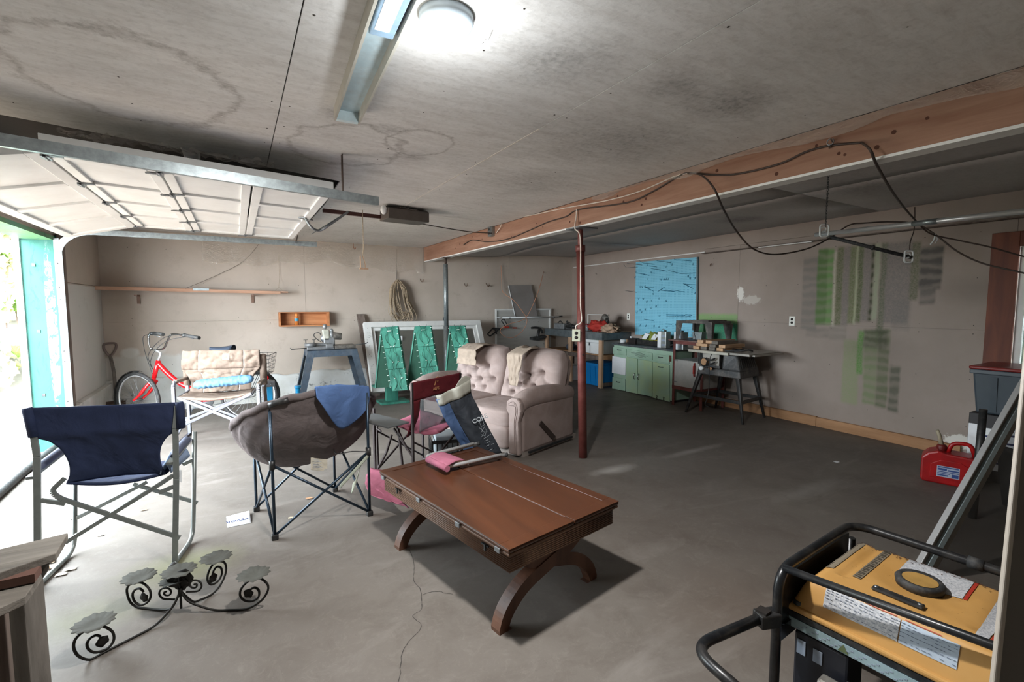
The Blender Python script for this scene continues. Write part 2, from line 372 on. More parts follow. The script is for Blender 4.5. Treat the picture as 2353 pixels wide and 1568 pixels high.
for P in ([(940,1260),(952,1300),(950,1330),(966,1360),(968,1400),(950,1415),(968,1440),(940,1475),(925,1500),(918,1568)], [(970,1368),(1000,1360),(1040,1366)], [(1568,1468),(0,0)][:0]):
    Q = [Z(a, c, .0008) for a, c in P]
    Q = [q+V((nz(q.x, q.y, 0, 31)*.008, nz(q.x, q.y, 5, 31)*.008, 0)) for q in spline(Q, 6)] if len(Q) > 1 else []
    for i in range(len(Q)-1):
        d = (Q[i+1]-Q[i]).normalized().cross(V((0,0,1)))*.0016*(.6+.8*random.random())
        b.add([Q[i]-d, Q[i]+d, Q[i+1]+d, Q[i+1]-d], [(0,1,2,3)])
b.build('crack', m_crack, fl)['kind'] = 'stuff'
ce = struct(MB().box((-1.75, -1.6, 2.62), (6.4, 8.1, 2.7)).build('ceiling', mat('dark roof void', '2c2824', .95), org=O0))
def csheet(poly, m): MB().prism([(a, c, 2.44) for a, c in poly], (0,0,.0125)).build('ceiling_panel', m, ce)
G_ = .0025
csheet([(-1.5,-1.5),(.23-G_,-1.5),(.23-G_,3.86),(-.7,3.6),(-1.5,3.42)], m_ceil)
csheet([(.23+G_,-1.5),(1.51-G_,-1.5),(1.51-G_,5.0-G_),(.80,5.0-G_),(.76,4.02),(.23+G_,3.88)], m_ceil)
csheet([(1.51+G_,-1.5),(2.85,-1.5),(2.85,5.0-G_),(1.51+G_,5.0-G_)], m_ceil)
csheet([(.80,5.0+G_),(1.51-G_,5.0+G_),(1.51-G_,7.97),(-1.5,7.97),(-1.5,6.3),(.80,6.2)], m_ceil)
csheet([(1.51+G_,5.0+G_),(2.85,5.0+G_),(2.85,7.97),(1.51+G_,7.97)], m_ceil)
def sag(x, y): return -.11*math.exp(-((x-3.7)/1.1)**2-((y-8)/.9)**2)-.02*math.exp(-((x-4.5)/1)**2-((y-5.5)/1.5)**2)
for x0, x1, y0, y1 in ((2.93,4.4,-1.5,2.4),(4.4,6.2,-1.5,2.4),(2.93,4.4,2.4,5.8),(4.4,6.2,2.4,5.8),(2.93,4.4,5.8,7.97),(4.4,6.2,5.8,7.97)):
    def fn(u, v, x0=x0+G_, x1=x1-G_, y0=y0+G_, y1=y1-G_): x = x0+(x1-x0)*u; y = y0+(y1-y0)*v; return V((x, y, 2.44+sag(x, y)))
    MB().grid(fn, 10, 12).build('ceiling_panel', m_ceil2, ce, solid=.012, off=1)
m_tape = mat('joint tape', 'cfc8bf', .8, var=.1, scale=30)
p, q = Z(935, 470, 2.439), Z(1240, 296, 2.439)
MB().bar(p, q, .007, .002).build('joint_tape', m_tape, ce)
# torn drywall flap and plastic in the gap above the garage door
b = MB().grid(lambda u, v: Z(415+45*u+18*v*(1-u), 338+14*u+45*v, 2.43-.16*v+.03*math.sin(3*u)), 6, 6); b.build('torn_board_flap', m_ceil, ce, solid=.004)
m_plast = NG('clear plastic film', .12, 0, .7); m_plast.b.inputs['Alpha'].default_value = .34; m_plast.bump(m_plast.noise(14, 3, .5, 2), .9, .03); m_plast = m_plast.out(lin('cfc4b8'))
def crump(u, v, a=.02, s=9): return a*(nz(u*s, v*s, 3.1)+.6*nz(u*s*2.1, v*s*2, 7.7))
b = MB().grid(lambda u, v: Z(130+500*u, 292+82*u+14*v+8*nz(u*14, v*3), 2.40-.03*v)+V((0,0,crump(u, v, .03, 20))), 60, 4)
b.build('torn_plastic', m_plast, ce)
# walls
wa = struct(MB().box((-1.75, 7.985, 0), (6.4, 8.1, 2.62)).build('wall_back', m_wA, org=O0))
for x0, x1, z0, z1 in ((-1.5,2.16,.0,1.22),(2.16,6.2,.0,1.22),(-1.5,.94,1.22,2.5),(.94,4.6,1.22,2.5),(4.6,6.2,1.22,2.5)):
    MB().box((x0+.0012, 7.97, z0+.0012), (x1-.0012, 7.984, z1-.0012)).build('wall_panel', m_wA, wa)
wb_ = struct(MB().hexa([(wbx(-1.6)+.015,-1.6,0),(wbx(-1.6)+.16,-1.6,0),(wbx(.36)+.16,.36,0),(wbx(.36)+.015,.36,0)],
    [(wbx(-1.6)+.015,-1.6,2.62),(wbx(-1.6)+.16,-1.6,2.62),(wbx(.36)+.16,.36,2.62),(wbx(.36)+.015,.36,2.62)]).build('wall_right', m_wB, org=O0))
def wbp(y0, y1, z0, z1, a, d):
    return MB().hexa([(wbx(y0)+a,y0,z0),(wbx(y0)+d,y0,z0),(wbx(y1)+d,y1,z0),(wbx(y1)+a,y1,z0)], [(wbx(y0)+a,y0,z1),(wbx(y0)+d,y0,z1),(wbx(y1)+d,y1,z1),(wbx(y1)+a,y1,z1)])
for y0, y1, z0, z1 in ((1.36,8.1,0,2.62),(.36,1.36,0,.80),(.36,1.36,2.0,2.62)): wbp(y0, y1, z0, z1, .015, .16).build('wall_section', m_wB, wb_)
e = .0012
for y0, y1, z0, z1 in ((-1.5,.36,0,1.22),(.36,1.36,0,.8),(1.36,5.06,.0,1.22),(5.06,8,.0,1.22),(-1.5,.36,1.22,2.45),(.36,1.36,2.0,2.45),(1.36,4.05,1.22,2.45),(4.05,8,1.22,2.45)):
    wbp(y0+e, y1-e, z0+e, z1-e, 0, .0145).build('wall_panel', m_wB, wb_)
wc = struct(MB().box((-1.75, -1.6, 0), (-1.515, 3.38, 2.62)).build('wall_left', m_wC, org=O0))
MB().box((-1.75, 3.38, 2.12), (-1.515, 6.32, 2.62)).build('wall_section', m_wC, wc)
MB().box((-1.75, 6.32, 0), (-1.515, 8.1, 2.62)).build('wall_section', m_wC, wc)
for q in ((-1.5,3.38,0,1.22),(-1.5,3.38,1.222,2.5),(3.382,6.318,2.14,2.5),(6.42,7.97,0,1.68),(6.42,7.97,1.685,2.5)): MB().box((-1.514, q[0]+e, q[2]+e), (-1.5, q[1]-e, q[3]-e)).build('wall_panel', m_wC, wc)
struct(MB().box((-1.75, -1.75, 0), (6.4, -1.6, 2.62)).build('wall_front', m_wA, org=O0))
# whitewashed foundation curb along the far wall
def curb(u, v):
    x = -1.5+7.6*u; h = .40+.05*nz(x*2.2, 1, 0)+.025*nz(x*9, 2, 0)+(.06 if x < -.3 else 0)
    return V((x, 7.965-(.05 if v < .9 else .05*(1-v)*10)-.05*(1-v)**2-.008*nz(x*7, v*3), h*min(v/.9, 1)))
struct(MB().grid(curb, 150, 10).build('trim_1', m_curb, org=O0))
struct(MB().box((-1.5, 6.32, 0), (-1.44, 7.9, .42)).build('trim_2', m_curb, org=O0))
# wooden baseboard along the right wall, in two lengths
def bb(y0, y1, h): return MB().hexa([(wbx(y0)-.038,y0,0),(wbx(y0)-.001,y0,0),(wbx(y1)-.001,y1,0),(wbx(y1)-.038,y1,0)], [(wbx(y0)-.038,y0,h),(wbx(y0)-.001,y0,h),(wbx(y1)-.001,y1,h),(wbx(y1)-.038,y1,h)])
br = struct(bb(1.62, 2.93, .112).build('baseboard_right', M['piney'], bevel=.003, org=O0))
bb(2.934, 5.6, .118).build('board', M['piney'], br, bevel=.003)
# soffit box and ledge along the top of the right wall
so = struct(wbp(-1.5, 4.62, 2.27, 2.438, -.03, -.001).build('trim_3', m_wB, org=O0))
wbp(-1.5, 4.62, 2.2, 2.21, -.09, -.001).build('ledge', M['oldwood'], so); wbp(4.62, 7.9, 2.22, 2.235, -.02, -.001).build('batten', M['white_paint'], so)
wbp(3.05, 3.72, 2.188, 2.199, -.1, -.06).build('metal_lip', M['white_paint'], so)
m_nail = mat('nail head', '3a332d', .7)
def nails(pts, n, par):
    b = MB()
    for p in pts: b.cyl(V(p), V(p)+V(n)*.001, random.uniform(.003, .0055), None, 6)
    b.build('nail_head', m_nail, par)['kind'] = 'stuff'
nails([(x, y, 2.4395) for x in (-.9, -.4, .19, .27, .87, 1.47, 1.55, 2.1, 2.6) for y in [.2+.31*k+random.uniform(-.05, .05) for k in range(24)] if not (x < .8 and 3.4 < y < 6.3) and random.random() < .6], (0, 0, -1), ce)
nails([(x, 7.9695, z+random.uniform(-.01, .01)) for x in [-1.2+.41*k for k in range(18)] for z in (.62, 1.18, 1.26, 1.75, 2.2)], (0, -1, 0), wa)
nails([(wbx(y)-.0005, y, z) for y in [1.6+.41*k for k in range(15)] for z in (.3, .75, 1.18, 1.26, 1.7, 2.12)], (-1, 0, 0), wb_)
# beam
bm_ = struct(MB().box((2.852, -1.5, 2.205), (2.93, 7.9, 2.438)).build('ceiling_beam', M['beam'], org=O0, bevel=.003))
MB().box((2.846, -1.5, 2.19), (2.95, 7.88, 2.2045)).build('white_edge_strip', M['white_paint'], bm_)
b = MB()
for k in range(26):
    p = X(random.uniform(1350, 2330), 0, 2.85); y = random.uniform(.4, 7); z = random.uniform(2.22, 2.4); b.cyl((2.8525, y, z), (2.8505, y, z), random.uniform(.006, .012), None, 8)
b.build('knot', mat('knots', '4f2a18', .8), bm_)['kind'] = 'stuff'
b = MB().grid(lambda u, v: V((2.845-.014*v-.01*abs(math.sin(u*37))*v, 3.4*(1-u)+.25*u+0, 2.437-v*(.03+.05*u+.018*math.sin(u*23)+.02*nz(u*11, 0, 0))))+V((crump(u, v, .012, 30), 0, 0)), 120, 5)
b.build('plastic_film', m_plast, bm_)
# teal painted door jamb, casing and header
def peel(name, h, h2):
    g = NG(name, .55, 0, .4); f = g.rng(g.noise(6, 9, .75, 1.5, st=(1.4, 1, .55)), .56, .6); z = g.xyz()[2]
    c = g.mix(g.rng(g.noise(3, 6, .6), .3, .7), lin(h), lin(h2)); crk = g.rng(g.noise(11, 9, .8, .8, st=(1, 1, .3)), .60, .63)
    c = g.mix(crk, c, tuple(x*.45 for x in lin(h2)[:3])+(1,)); n = g.N('Mapping'); n.inputs['Scale'].default_value = (1/.035, 0, 1/.75); n.inputs['Location'].default_value = (1.565/.035, 0, -1.2/.75)
    g.L(g.co, n.inputs[0]); l = g.N('VectorMath'); l.operation = 'LENGTH'; g.L(n.outputs[0], l.inputs[0])
    c = g.mix(g.math('MULTIPLY', g.rng(l.outputs['Value'], .5, 1.2, 1, 0), g.rng(g.noise(13, 9, .8, 1, st=(1, 1, .6)), .48, .52)), c, lin('dfe6e2')); g.bump(f, .3); return g.out(c)
m_teal = peel('peeling teal paint', '1c5c52', '2a6c60')
dj = struct(MB().box((-1.75, 6.285, 0), (-1.50, 6.319, 2.12)).build('door_jamb', m_teal, org=O0))
MB().box((-1.60, 6.272, 0), (-1.50, 6.284, 2.10)).build('stop_board', m_teal, dj)
for zz in (1.82, 1.18, .55): MB().box((-1.68, 6.279, zz), (-1.655, 6.284, zz+.03)).build('square_bolt', M['dark_steel'], dj)
MB().box((-1.80, 6.26, 0), (-1.752, 6.40, 2.2)).build('outer_casing', M['white_paint'], dj)
struct(MB().box((-1.75, 3.38, 2.08), (-1.502, 6.28, 2.118)).build('door_header', peel('green header paint', '6f9a63', '5f9d86'), org=O0))
struct(MB().box((-1.498, 6.30, 0), (-1.462, 6.415, 2.2)).build('trim_4', M['oldwood'], org=O0))
# ---- window in the right wall
wx = wbx(.9)
wn_ = struct(wbp(1.335, 1.515, .82, 2.09, -.028, -.001).build('window_1', woodm('brown stained casing', '5a2c1c', '7a4026', .6, 2), org=O0, bevel=.003))
mbr = wn_.data.materials[0]
for a in ((.20,.385,.82,2.09),(.386,1.334,1.96,2.09),(.386,1.334,.76,.86)): wbp(*a, -.028, -.001).build('casing_board', mbr, wn_, bevel=.003)
for a in ((1.285,1.334,.86,1.96),(.386,.435,.86,1.96),(.435,1.285,1.91,1.96),(.435,1.285,.86,.92),(.435,1.285,1.36,1.41)): wbp(*a, .01, .06).build('sash_bar', M['white_paint'], wn_, bevel=.002)
mglz = glassm('window glass', 'b8cfc8', .08, .25)
for a in ((.436,1.284,.921,1.359),(.436,1.284,1.411,1.909)): wbp(*a, .03, .034).build('pane', mglz, wn_)
# ================================================================= OUTSIDE
m_hg = mat('dark hedge', '2f3d24', .95, var=.5, scale=9, bump=1.0)
struct(MB().grid(lambda u, v: V((7.35+.18*nz(u*14, v*9), -2.5+7*u, -.1+3.0*v)), 60, 26).build('shade_hedge', m_hg, org=O0))  # hedge added outside the window to cut daylight on the right
struct(MB().hexa([(6.25,-1.2,2.30),(7.6,-1.2,2.15),(7.6,3.2,2.15),(6.25,3.2,2.30)], [(6.25,-1.2,2.36),(7.6,-1.2,2.21),(7.6,3.2,2.21),(6.25,3.2,2.36)]).build('shade_roof', M['greywood'], org=O0))  # unseen roof slab added to shade the window from the sky
struct(MB().box((6.1,-2.5,-.2), (8.5,5,-.02)).build('ground_right', m_hg, org=O0))
m_dirt = mat('leaf strewn dirt', '7d6758', .95, var=.3, scale=14, h2='9a8878', bump=.6)
struct(MB().grid(lambda u, v: V((-1.76-14*u, -4+14*v, -.03-.02*nz(u*30, v*30))), 40, 40).build('ground', m_dirt, org=O0))
m_ret = mat('retaining wall concrete', '85867f', .9, var=.12, scale=3, h2='64665e', bump=.3)
rw = struct(MB().box((-14, 7.22, -.1), (-1.81, 7.5, 1.28)).build('wall_outside', m_ret, org=O0))
struct(MB().grid(lambda u, v: V((-14+12.3*u, 7.5+6*v, 1.2+2.4*v+.3*nz(u*9, v*5))), 30, 10).build('hillside', mat('hillside growth', '3c4a24', .95, var=.4, scale=6, bump=.8), org=O0))
tag(MB().tube(spline([Z(-60,1185,.03), Z(0,1132,.03), Z(60,1080,.03), Z(112,1040,.03), Z(150,1010,.03), (-1.72,7.0,.03)], 6), .032, 12).build('drain_pipe', M['rubber']), 'black corrugated drain pipe lying along the garage threshold outside the blue chair', 'pipe')
def leaf_shape():
    P = []
    for k in range(22):
        a = 2*math.pi*k/22; r = .055*(1+.42*abs(math.cos(2.5*(a-math.pi/2)))-(.3 if k % 2 else 0)); P.append((r*math.cos(a), 0, r*math.sin(a)))
    b = MB(); b.add([(0, -.012, 0)]+P, [(0, i+1, (i+1) % 22+1) for i in range(22)]); return b
vt = thing('grape_vine', (-2.1, 7.2, 1.28), 'pale yellow-green vine with broad lobed leaves trailing over the outside retaining wall', 'vine')
lm = [mat('vine leaf %d' % i, h, .6, 0, .15, 30) for i, h in enumerate(('7c8350', '8f8a62', '55752c', '999372'))]
protos = []
for m_ in lm:
    o = leaf_shape().build('leaf', m_, vt, org=None); protos.append(o)
for i, o in enumerate(protos):   # mesh data was stored relative to the vine root: recentre on the leaf itself
    me = o.data; c0 = V((0, 0, 0))-V((-2.1, 7.2, 1.28))
    for v in me.vertices: v.co -= c0
for k in range(150):
    o = protos[k] if k < 4 else protos[random.choice((0,0,1,1,2,3))].copy()
    if k >= 4: C.objects.link(o)
    x = random.uniform(-.45, .28); zz = random.uniform(-.75, 1.1)
    if zz < 0 and x > .05: zz += .8
    o.parent = vt; o.location = (x, -.04-random.random()*.16, zz); s_ = random.uniform(.8, 1.7); o.scale = (s_,)*3
    o.rotation_euler = (random.uniform(-.7,.5), random.uniform(-3,3), random.uniform(-.6,.6))
b = MB()
for k in range(7): b.tube(spline([(-2.55+.12*k, 7.2, 2.3), (-2.5+.1*k+random.uniform(-.1,.1), 7.14, 1.7), (-2.45+.1*k, 7.15, 1.2-.1*(k % 3))], 5), .006, 5)
b.build('stem', M['oldwood'], vt)
# fallen leaves on the floor just inside the door
fm = [mat('dry leaf %d' % i, h, .8) for i, h in enumerate(('a77e5c', 'c9b79d'))]
for k, (px, py, s_) in enumerate(((125,1302,.8),(160,1308,.6),(110,1292,.7),(140,1320,.5),(330,1172,.4),(230,1230,.35),(710,1145,.5),(668,1190,.35))):
    q = Z(px, py, .006); o = MB().grid(lambda u, v: q+V(((u-.5)*.09*s_, (v-.5)*.06*s_, .012*s_*abs(nz(u*5+k, v*5)))), 4, 3).build('dry_leaf', fm[k % 2])
    tag(o, ('largest brown dry leaf beside the left runner of the blue chair','pale curled leaf touching the left runner of the blue chair','brown dry leaf nearest the planks at lower left','small pale leaf just below the blue chair runner','brown dry leaf on the floor under the blue folding chair','small pale leaf under the left side of the blue folding chair','brown dry leaf on the floor under the moon chair','small pale leaf on the floor beside the moon chair front leg')[k], 'leaf')
# ================================================================= GARAGE DOOR
def dn(x): return 3.22+.18*(x+.78)       # y of the near edge
def df(x): return 5.80+.12*(x+.78)       # y of the far edge
m_dw = mat('white door paint', 'dcdedd', .5, var=.04, scale=5, dust=.22, bump=.03)
gd = thing('garage_door', (.1, 4.6, 2.2), 'raised white panelled overhead garage door hanging under the ceiling', 'garage door')
def section(x0, z0, x1, z1, th=.035):
    a, b_, c, d = V((x0, dn(x0), z0)), V((x1, dn(x1), z1)), V((x1, df(x1), z1)), V((x0, df(x0), z0))
    up = (b_-a).cross(d-a).normalized()
    if up.z < 0: up = -up
    def P(s, t, h=0): return (a*(1-s)+b_*s)*(1-t)+(d*(1-s)+c*s)*t+up*h
    def rect(s0, s1, t0, t1, h0, h1, nm, bev=.003):
        q = MB().hexa([P(s0,t0,h0),P(s1,t0,h0),P(s1,t1,h0),P(s0,t1,h0)], [P(s0,t0,h1),P(s1,t0,h1),P(s1,t1,h1),P(s0,t1,h1)])
        return q.build(nm, m_dw, gd, bevel=bev)
    rect(.012, .13, 0, 1, 0, th, 'rail'); rect(.87, .988, 0, 1, 0, th, 'rail')
    ts = [0, .035, .255, .28, .49, .52, .73, .755, .965, 1]
    for k in range(0, 10, 2): rect(.13, .87, ts[k], ts[k+1], 0, th, 'stile')
    for k in range(1, 9, 2): rect(.13, .87, ts[k], ts[k+1], .016, .024, 'door_panel', 0)
    return P
secs = [(.12, 2.2, .60, 2.2), (-.34, 2.2, .12, 2.2), (-.79, 2.2, -.34, 2.2), (-1.30, 2.055, -.79, 2.2)]
m_hw = M['steel']
for i, s_ in enumerate(secs):
    P = section(*s_)
    for t in (.02, .265, .505, .742, .98) if i else (.98,):
        h = MB(); c0 = P(0.0 if i < 3 else 0.0, t, -.002)
        if i < 3:
            for sg in (-1, 1): h.bar(c0+V((0, -.03*sg, -.004)), c0+V((.07*sg, -.03*sg, -.004)), .028, .004)
            h.bar(c0+V((-.015, 0, -.006)), c0+V((.015, 0, -.006)), .08, .012); h.cyl(c0+V((0,-.04,-.01)), c0+V((0,.04,-.01)), .007, None, 8)
            h.build('hinge', m_hw, gd)
def trackline(y0f, z, x0, x1, dy=0): return V((x0, y0f(x0)+dy, z)), V((x1, y0f(x1)+dy, z))
def track(p, q, nm, curve=None, lab=''):
    t = thing(nm, p, lab, 'track', 'garage door tracks')
    d = (q-p).normalized(); s_ = d.cross(V((0,0,1)))*.001
    def chan(P, name):
        b = MB(); up = V((0,0,1))
        for (oy, oz, w_, h_) in ((0,0,.004,.055),(.012,.026,.026,.004),(.012,-.026,.026,.004)):
            for i in range(len(P)-1):
                dd = (P[i+1]-P[i]).normalized(); sd = V((-.17, 1, 0)).normalized(); nn = sd.cross(dd)
                o_ = sd*oy+nn*oz; b.bar(P[i]+o_-dd*.002, P[i+1]+o_+dd*.002, w_, h_, nn)
        b.build(name, M['galv'], t)
    chan([p, q], 'rail')
    if curve: chan(curve, 'curved_rail')
    return t
MB().hexa([(-.80,dn(-.8)-.012,2.2),(.61,dn(.61)-.012,2.2),(.61,dn(.61),2.2),(-.80,dn(-.8),2.2)], [(-.80,dn(-.8)-.012,2.29),(.61,dn(.61)-.012,2.29),(.61,dn(.61),2.29),(-.80,dn(-.8),2.29)]).build('edge_board', m_dw, gd, bevel=.002)
a, q = Z(-25, 316, 2.165), Z(870, 462, 2.165)
t1 = track(a, q, 'door_track', None, 'galvanised door track nearest the camera, running above the white garage door')
MB().bar(Z(788, 452, 2.165), Z(788, 452, 2.165)+V((0,0,.27)), .036, .006, (1,0,0)).build('hanger', M['brown_bar'], t1)
cx_, cy_ = -1.462, 6.17
cur = [V((cx_, cy_+.02, .05)), V((cx_, cy_+.02, 1.93))]
for k in range(1, 9):
    an = k/8*math.pi/2; cur.append(V((cx_+.27*(1-math.cos(an)), cy_-.12*math.sin(an)*0, 1.93+.24*math.sin(an))))
e0, e1 = Z(300, 525, 2.17), Z(728, 562, 2.17)
t2 = track(V((cur[-1].x, cur[-1].y, 2.17)), e1, 'door_track', cur, 'far galvanised door track curving down the jamb beside the teal board')
MB().bar(Z(684, 543, 2.40), Z(680, 556, 2.18), .036, .006, (1,0,0)).build('hanger', M['brown_bar'], t2)
b = MB()
for zz in (.5, .9, 1.0, 1.5, 1.62, 1.85): b.cyl((cx_-.002, cy_-.012, zz), (cx_-.002, cy_-.016, zz), .006, None, 6)
b.build('track_slots', M['slot'], t2)['kind'] = 'stuff'
MB().bar((cx_-.02, cy_+.06, 1.45), (cx_-.02, cy_+.06, 2.1), .04, .004, (0,1,0)).build('angle_bracket', M['galv'], t2)
# white timber stored on top of the near track
# ---- opener
op = thing('door_opener', Z(925, 500, 2.3), 'grey ceiling mounted garage door opener with a brown rail and bulb', 'door opener')
r0, r1 = Z(742, 484, 2.34), Z(885, 500, 2.34)
MB().bar(r0, r1, .03, .035).build('rail', mat('brown rail', '4a2a26', .5, .3), op)
u_ = (r1-r0).normalized(); o0 = Z(882, 505, 2.30); sd = V((-u_.y, u_.x, 0))
MB().prism([o0-sd*.12+V((0,0,0)), o0-sd*.12+V((0,0,.1)), o0-sd*.05+V((0,0,.13)), o0+sd*.1+V((0,0,.13)), o0+sd*.12, ], u_*.44).build('housing', mat('opener housing', '5a534e', .5, .2, .15), op, bevel=.006)
MB().sph(o0-u_*.03-sd*.08+V((0,0,.08)), .033, None, .045).build('bulb', M['white_pl'], op)
MB().grid(lambda u, v: o0+u_*(.12+.2*u)-sd*(.125-.08*v)+V((0,0,.11+.05*math.sin(7*u)*v+.02*nz(u*9,v*9))), 12, 8).build('plastic_wrap', m_plast, op)
MB().tube(spline([Z(700,498,2.21), Z(715,522,2.12), Z(735,530,2.10), Z(760,515,2.16), Z(800,487,2.31)], 5), .011, 6).build('curved_arm', M['steel'], op)
MB().bar(Z(716, 538, 2.08), Z(800, 486, 2.32), .03, .005).build('straight_arm', M['galv'], op)
MB().bar(Z(693,500,2.205), Z(712,506,2.205), .06, .01).build('door_bracket', m_hw, op)
pc = thing('pull_cord', Z(833, 483, 2.33), 'opener release cord with a wooden handle hanging below the rail', 'cord')
q = Z(833, 483, 2.33); MB().tube([q, q+V((0,0,-.36)), q+V((-.01,0,-.42))], .0035, 5).build('cord', M['rope'], pc)
h = q+V((-.01, 0, -.42)); MB().bar(h+V((-.02,0,0)), h+V((-.02,0,-.12)), .02, .006).bar(h+V((-.03,0,-.12)), h+V((.05,0,-.12)), .014, .014).tube([h, h+V((.02,0,-.06)), h+V((.025,0,-.12))], .004, 5).build('handle', M['pinez'], pc)
tag(MB().tube(spline([o0+u_*.42, Z(1010,522,2.32), Z(1080,533,2.33), Z(1130,536,2.34)], 6), .005, 6).build('opener_cord', M['wire']), 'thin cord from the garage door opener to the box on the beam', 'cord')
jb = thing('junction_box', X(1133, 533, 2.85), 'small metal outlet box on the beam beyond the red post', 'outlet')
p = X(1133, 533, 2.85); MB().box((p.x-.05, p.y-.045, p.z-.06), (p.x, p.y+.045, p.z+.06)).build('box', M['galv'], jb, bevel=.003)
MB().box((p.x-.056, p.y-.04, p.z-.055), (p.x-.05, p.y+.04, p.z+.055)).build('cover', M['steel'], jb)
b = MB()
for dz in (-.025, .025): b.cyl((p.x-.0565, p.y, p.z+dz), (p.x-.058, p.y, p.z+dz), .016, None, 12)
b.build('socket', M['slot'], jb)
def hook(P, r, nm, m, lab, cat='hook', group=None): return tag(MB().tube(spline(P, 5), r, 6).build(nm, m), lab, cat, group)
# ================================================================= LIGHTS
fx = thing('strip_light', (.5, 2.0, 2.4), 'empty pale blue fluorescent strip light housing without a tube on the ceiling', 'ceiling light')
A, B = V((.45, 1.30, 0)), V((.525, 2.56, 0)); du = (B-A).normalized(); sv = V((-du.y, du.x, 0)); zc = 2.4385
m_fx = mat('pale blue enamel', 'b9cdd3', .45, .1, .12, 14, dust=.45); m_fxe = mat('housing edge', 'b3b0a5', .5, .1, .1)
def fb(s0, s1, w0, w1, z0, z1): return MB().ob(A+du*s0+sv*w0+V((0,0,z0)), du*(s1-s0), sv*(w1-w0), V((0,0,z1-z0)))
Lf = (B-A).length
fb(-.3, Lf, -.052, .052, zc-.012, zc).build('channel', m_fx, fx)
fb(-.3, Lf, -.062, -.052, zc-.06, zc).build('side_wall', m_fxe, fx); fb(-.3, Lf, .052, .062, zc-.06, zc).build('side_wall', m_fxe, fx)
MB().prism([B-sv*.052+V((0,0,zc-.06)), B+sv*.052+V((0,0,zc-.06)), B+sv*.052+du*.003+V((0,0,zc)), B-sv*.052+du*.003+V((0,0,zc))], -du*.028).build('end_cap', mat('end cap', 'cfe0e4', .4), fx)
fb(-.3, .42, -.042, .042, zc-.05, zc-.012).build('ballast_cover', mat('blue enamel', '8aa6bc', .5, .1, .15, 20, dust=.3), fx, bevel=.004)
fb(-.3, .38, -.02, .03, zc-.0512, zc-.05).build('ballast_label', M['paper'], fx)
bl = thing('puck_light', (.66, 1.57, 2.44), 'round glowing lamp fixed to the ceiling beside the strip light', 'ceiling light')
MB().lathe([(.001,0),(.092,0),(.094,-.02),(.088,-.035),(.066,-.038),(.066,-.02),(.001,-.02)], (.66,1.57,2.4395), 32).build('rim', mat('lamp rim', 'b8c4cc', .5), bl)
MB().lathe([(.064,-.02),(.064,-.040),(.05,-.055),(.025,-.062),(.001,-.064)], (.66,1.57,2.4395), 28).build('diffuser', emat('lit diffuser', 'ffffff', 30), bl)
tag(MB().grid(lambda u, v: Z(1102+26*u+4*nz(u*9,v), 110-34*u+10*v*math.sin(3.1*u)+5*nz(u*13,2), 2.434-.012*v), 14, 3).build('peeling_scrap', M['paper']), 'scrap of peeling paper on the ceiling right of the round lamp', 'paper')
# ================================================================= POSTS AND WIRING
rp = thing('support_post', (2.89, 3.50, 0), 'oxide red steel support post under the beam in front of the workbench', 'post')
MB().cyl((2.80, 3.44, 0), (2.885, 3.62, 2.0), .040, None, 20).build('tube', M['red_steel'], rp)
MB().cyl((2.884, 3.618, 1.98), (2.89, 3.63, 2.17), .026, None, 14).build('screw_jack', M['red_steel'], rp); MB().cyl((2.883,3.616,1.96),(2.8845,3.62,2.02), .047, None, 20).build('collar', M['red_steel'], rp)
MB().box((2.80, 3.53, 2.175), (3.02, 3.74, 2.189)).build('cap_plate', M['steel'], rp)
b = MB()
for zz in (.98, 1.30, 1.52, 1.72): b.cyl((2.78+zz*.0425, 3.395+zz*.09, zz), (2.776+zz*.0425, 3.387+zz*.09, zz), .008, None, 8)
b.build('bolt_holes', M['slot'], rp)['kind'] = 'stuff'
gp = thing('support_post', (2.89, 6.96, 0), 'galvanised steel support post in front of the stored window', 'post')
MB().cyl((2.87, 6.96, 0), (2.87, 6.96, 1.12), .043, None, 18).build('lower_tube', M['galv'], gp); MB().cyl((2.87, 6.96, 1.1), (2.87, 6.96, 2.09), .036, None, 18).build('upper_tube', M['galv'], gp)
MB().cyl((2.87, 6.96, 2.08), (2.87, 6.96, 2.18), .017, None, 10).box((2.81, 6.90, 2.178), (2.93, 7.02, 2.189)).build('screw_jack', M['brown_bar'], gp)
po = thing('post_outlet', (2.80, 3.50, 1.1), 'ivory duplex outlet strapped to the red support post', 'outlet')
c = onp(1324, 771, (2.80, 3.46, 0), (-.5, -.86, 0)); f_ = V((-.55,-.83,0)).normalized(); s_ = V((-f_.y, f_.x, 0))
def oplate(c, f_, s_, par, m1, hw=.022*1.7, hh=.057, dep=.004):
    MB().ob(c-s_*hw-V((0,0,hh)), s_*2*hw, V((0,0,2*hh)), f_*dep).build('plate', m1, par, bevel=.002)
    for dz in (-.021, .021):
        p = c+f_*dep+V((0,0,dz)); MB().lathe([(.001,.003),(.0155,.003),(.0165,0)], p, 16, f_).build('socket', M['slot'], par)
MB().ob(c-s_*.03-V((0,0,.06))-f_*.045, s_*.06, V((0,0,.12)), f_*.045).build('box', M['red_steel'], po)
oplate(c, f_, s_, po, M['ivory'])
tag(MB().tube(spline([X(1325,480,2.83), X(1324,500,2.83), X(1321,525,2.80), X(1330,545,2.80)+V((0,-.02,0)), V((2.835,3.55,1.75)), V((2.80,3.50,1.45)), V((2.79,3.47,1.3)), c+V((0,0,.09))+f_*-.02, c+V((0,0,.05))-f_*.02], 6), .0065, 6).build('outlet_cable', M['romex']), 'white cable running down the red post to its outlet', 'cable')
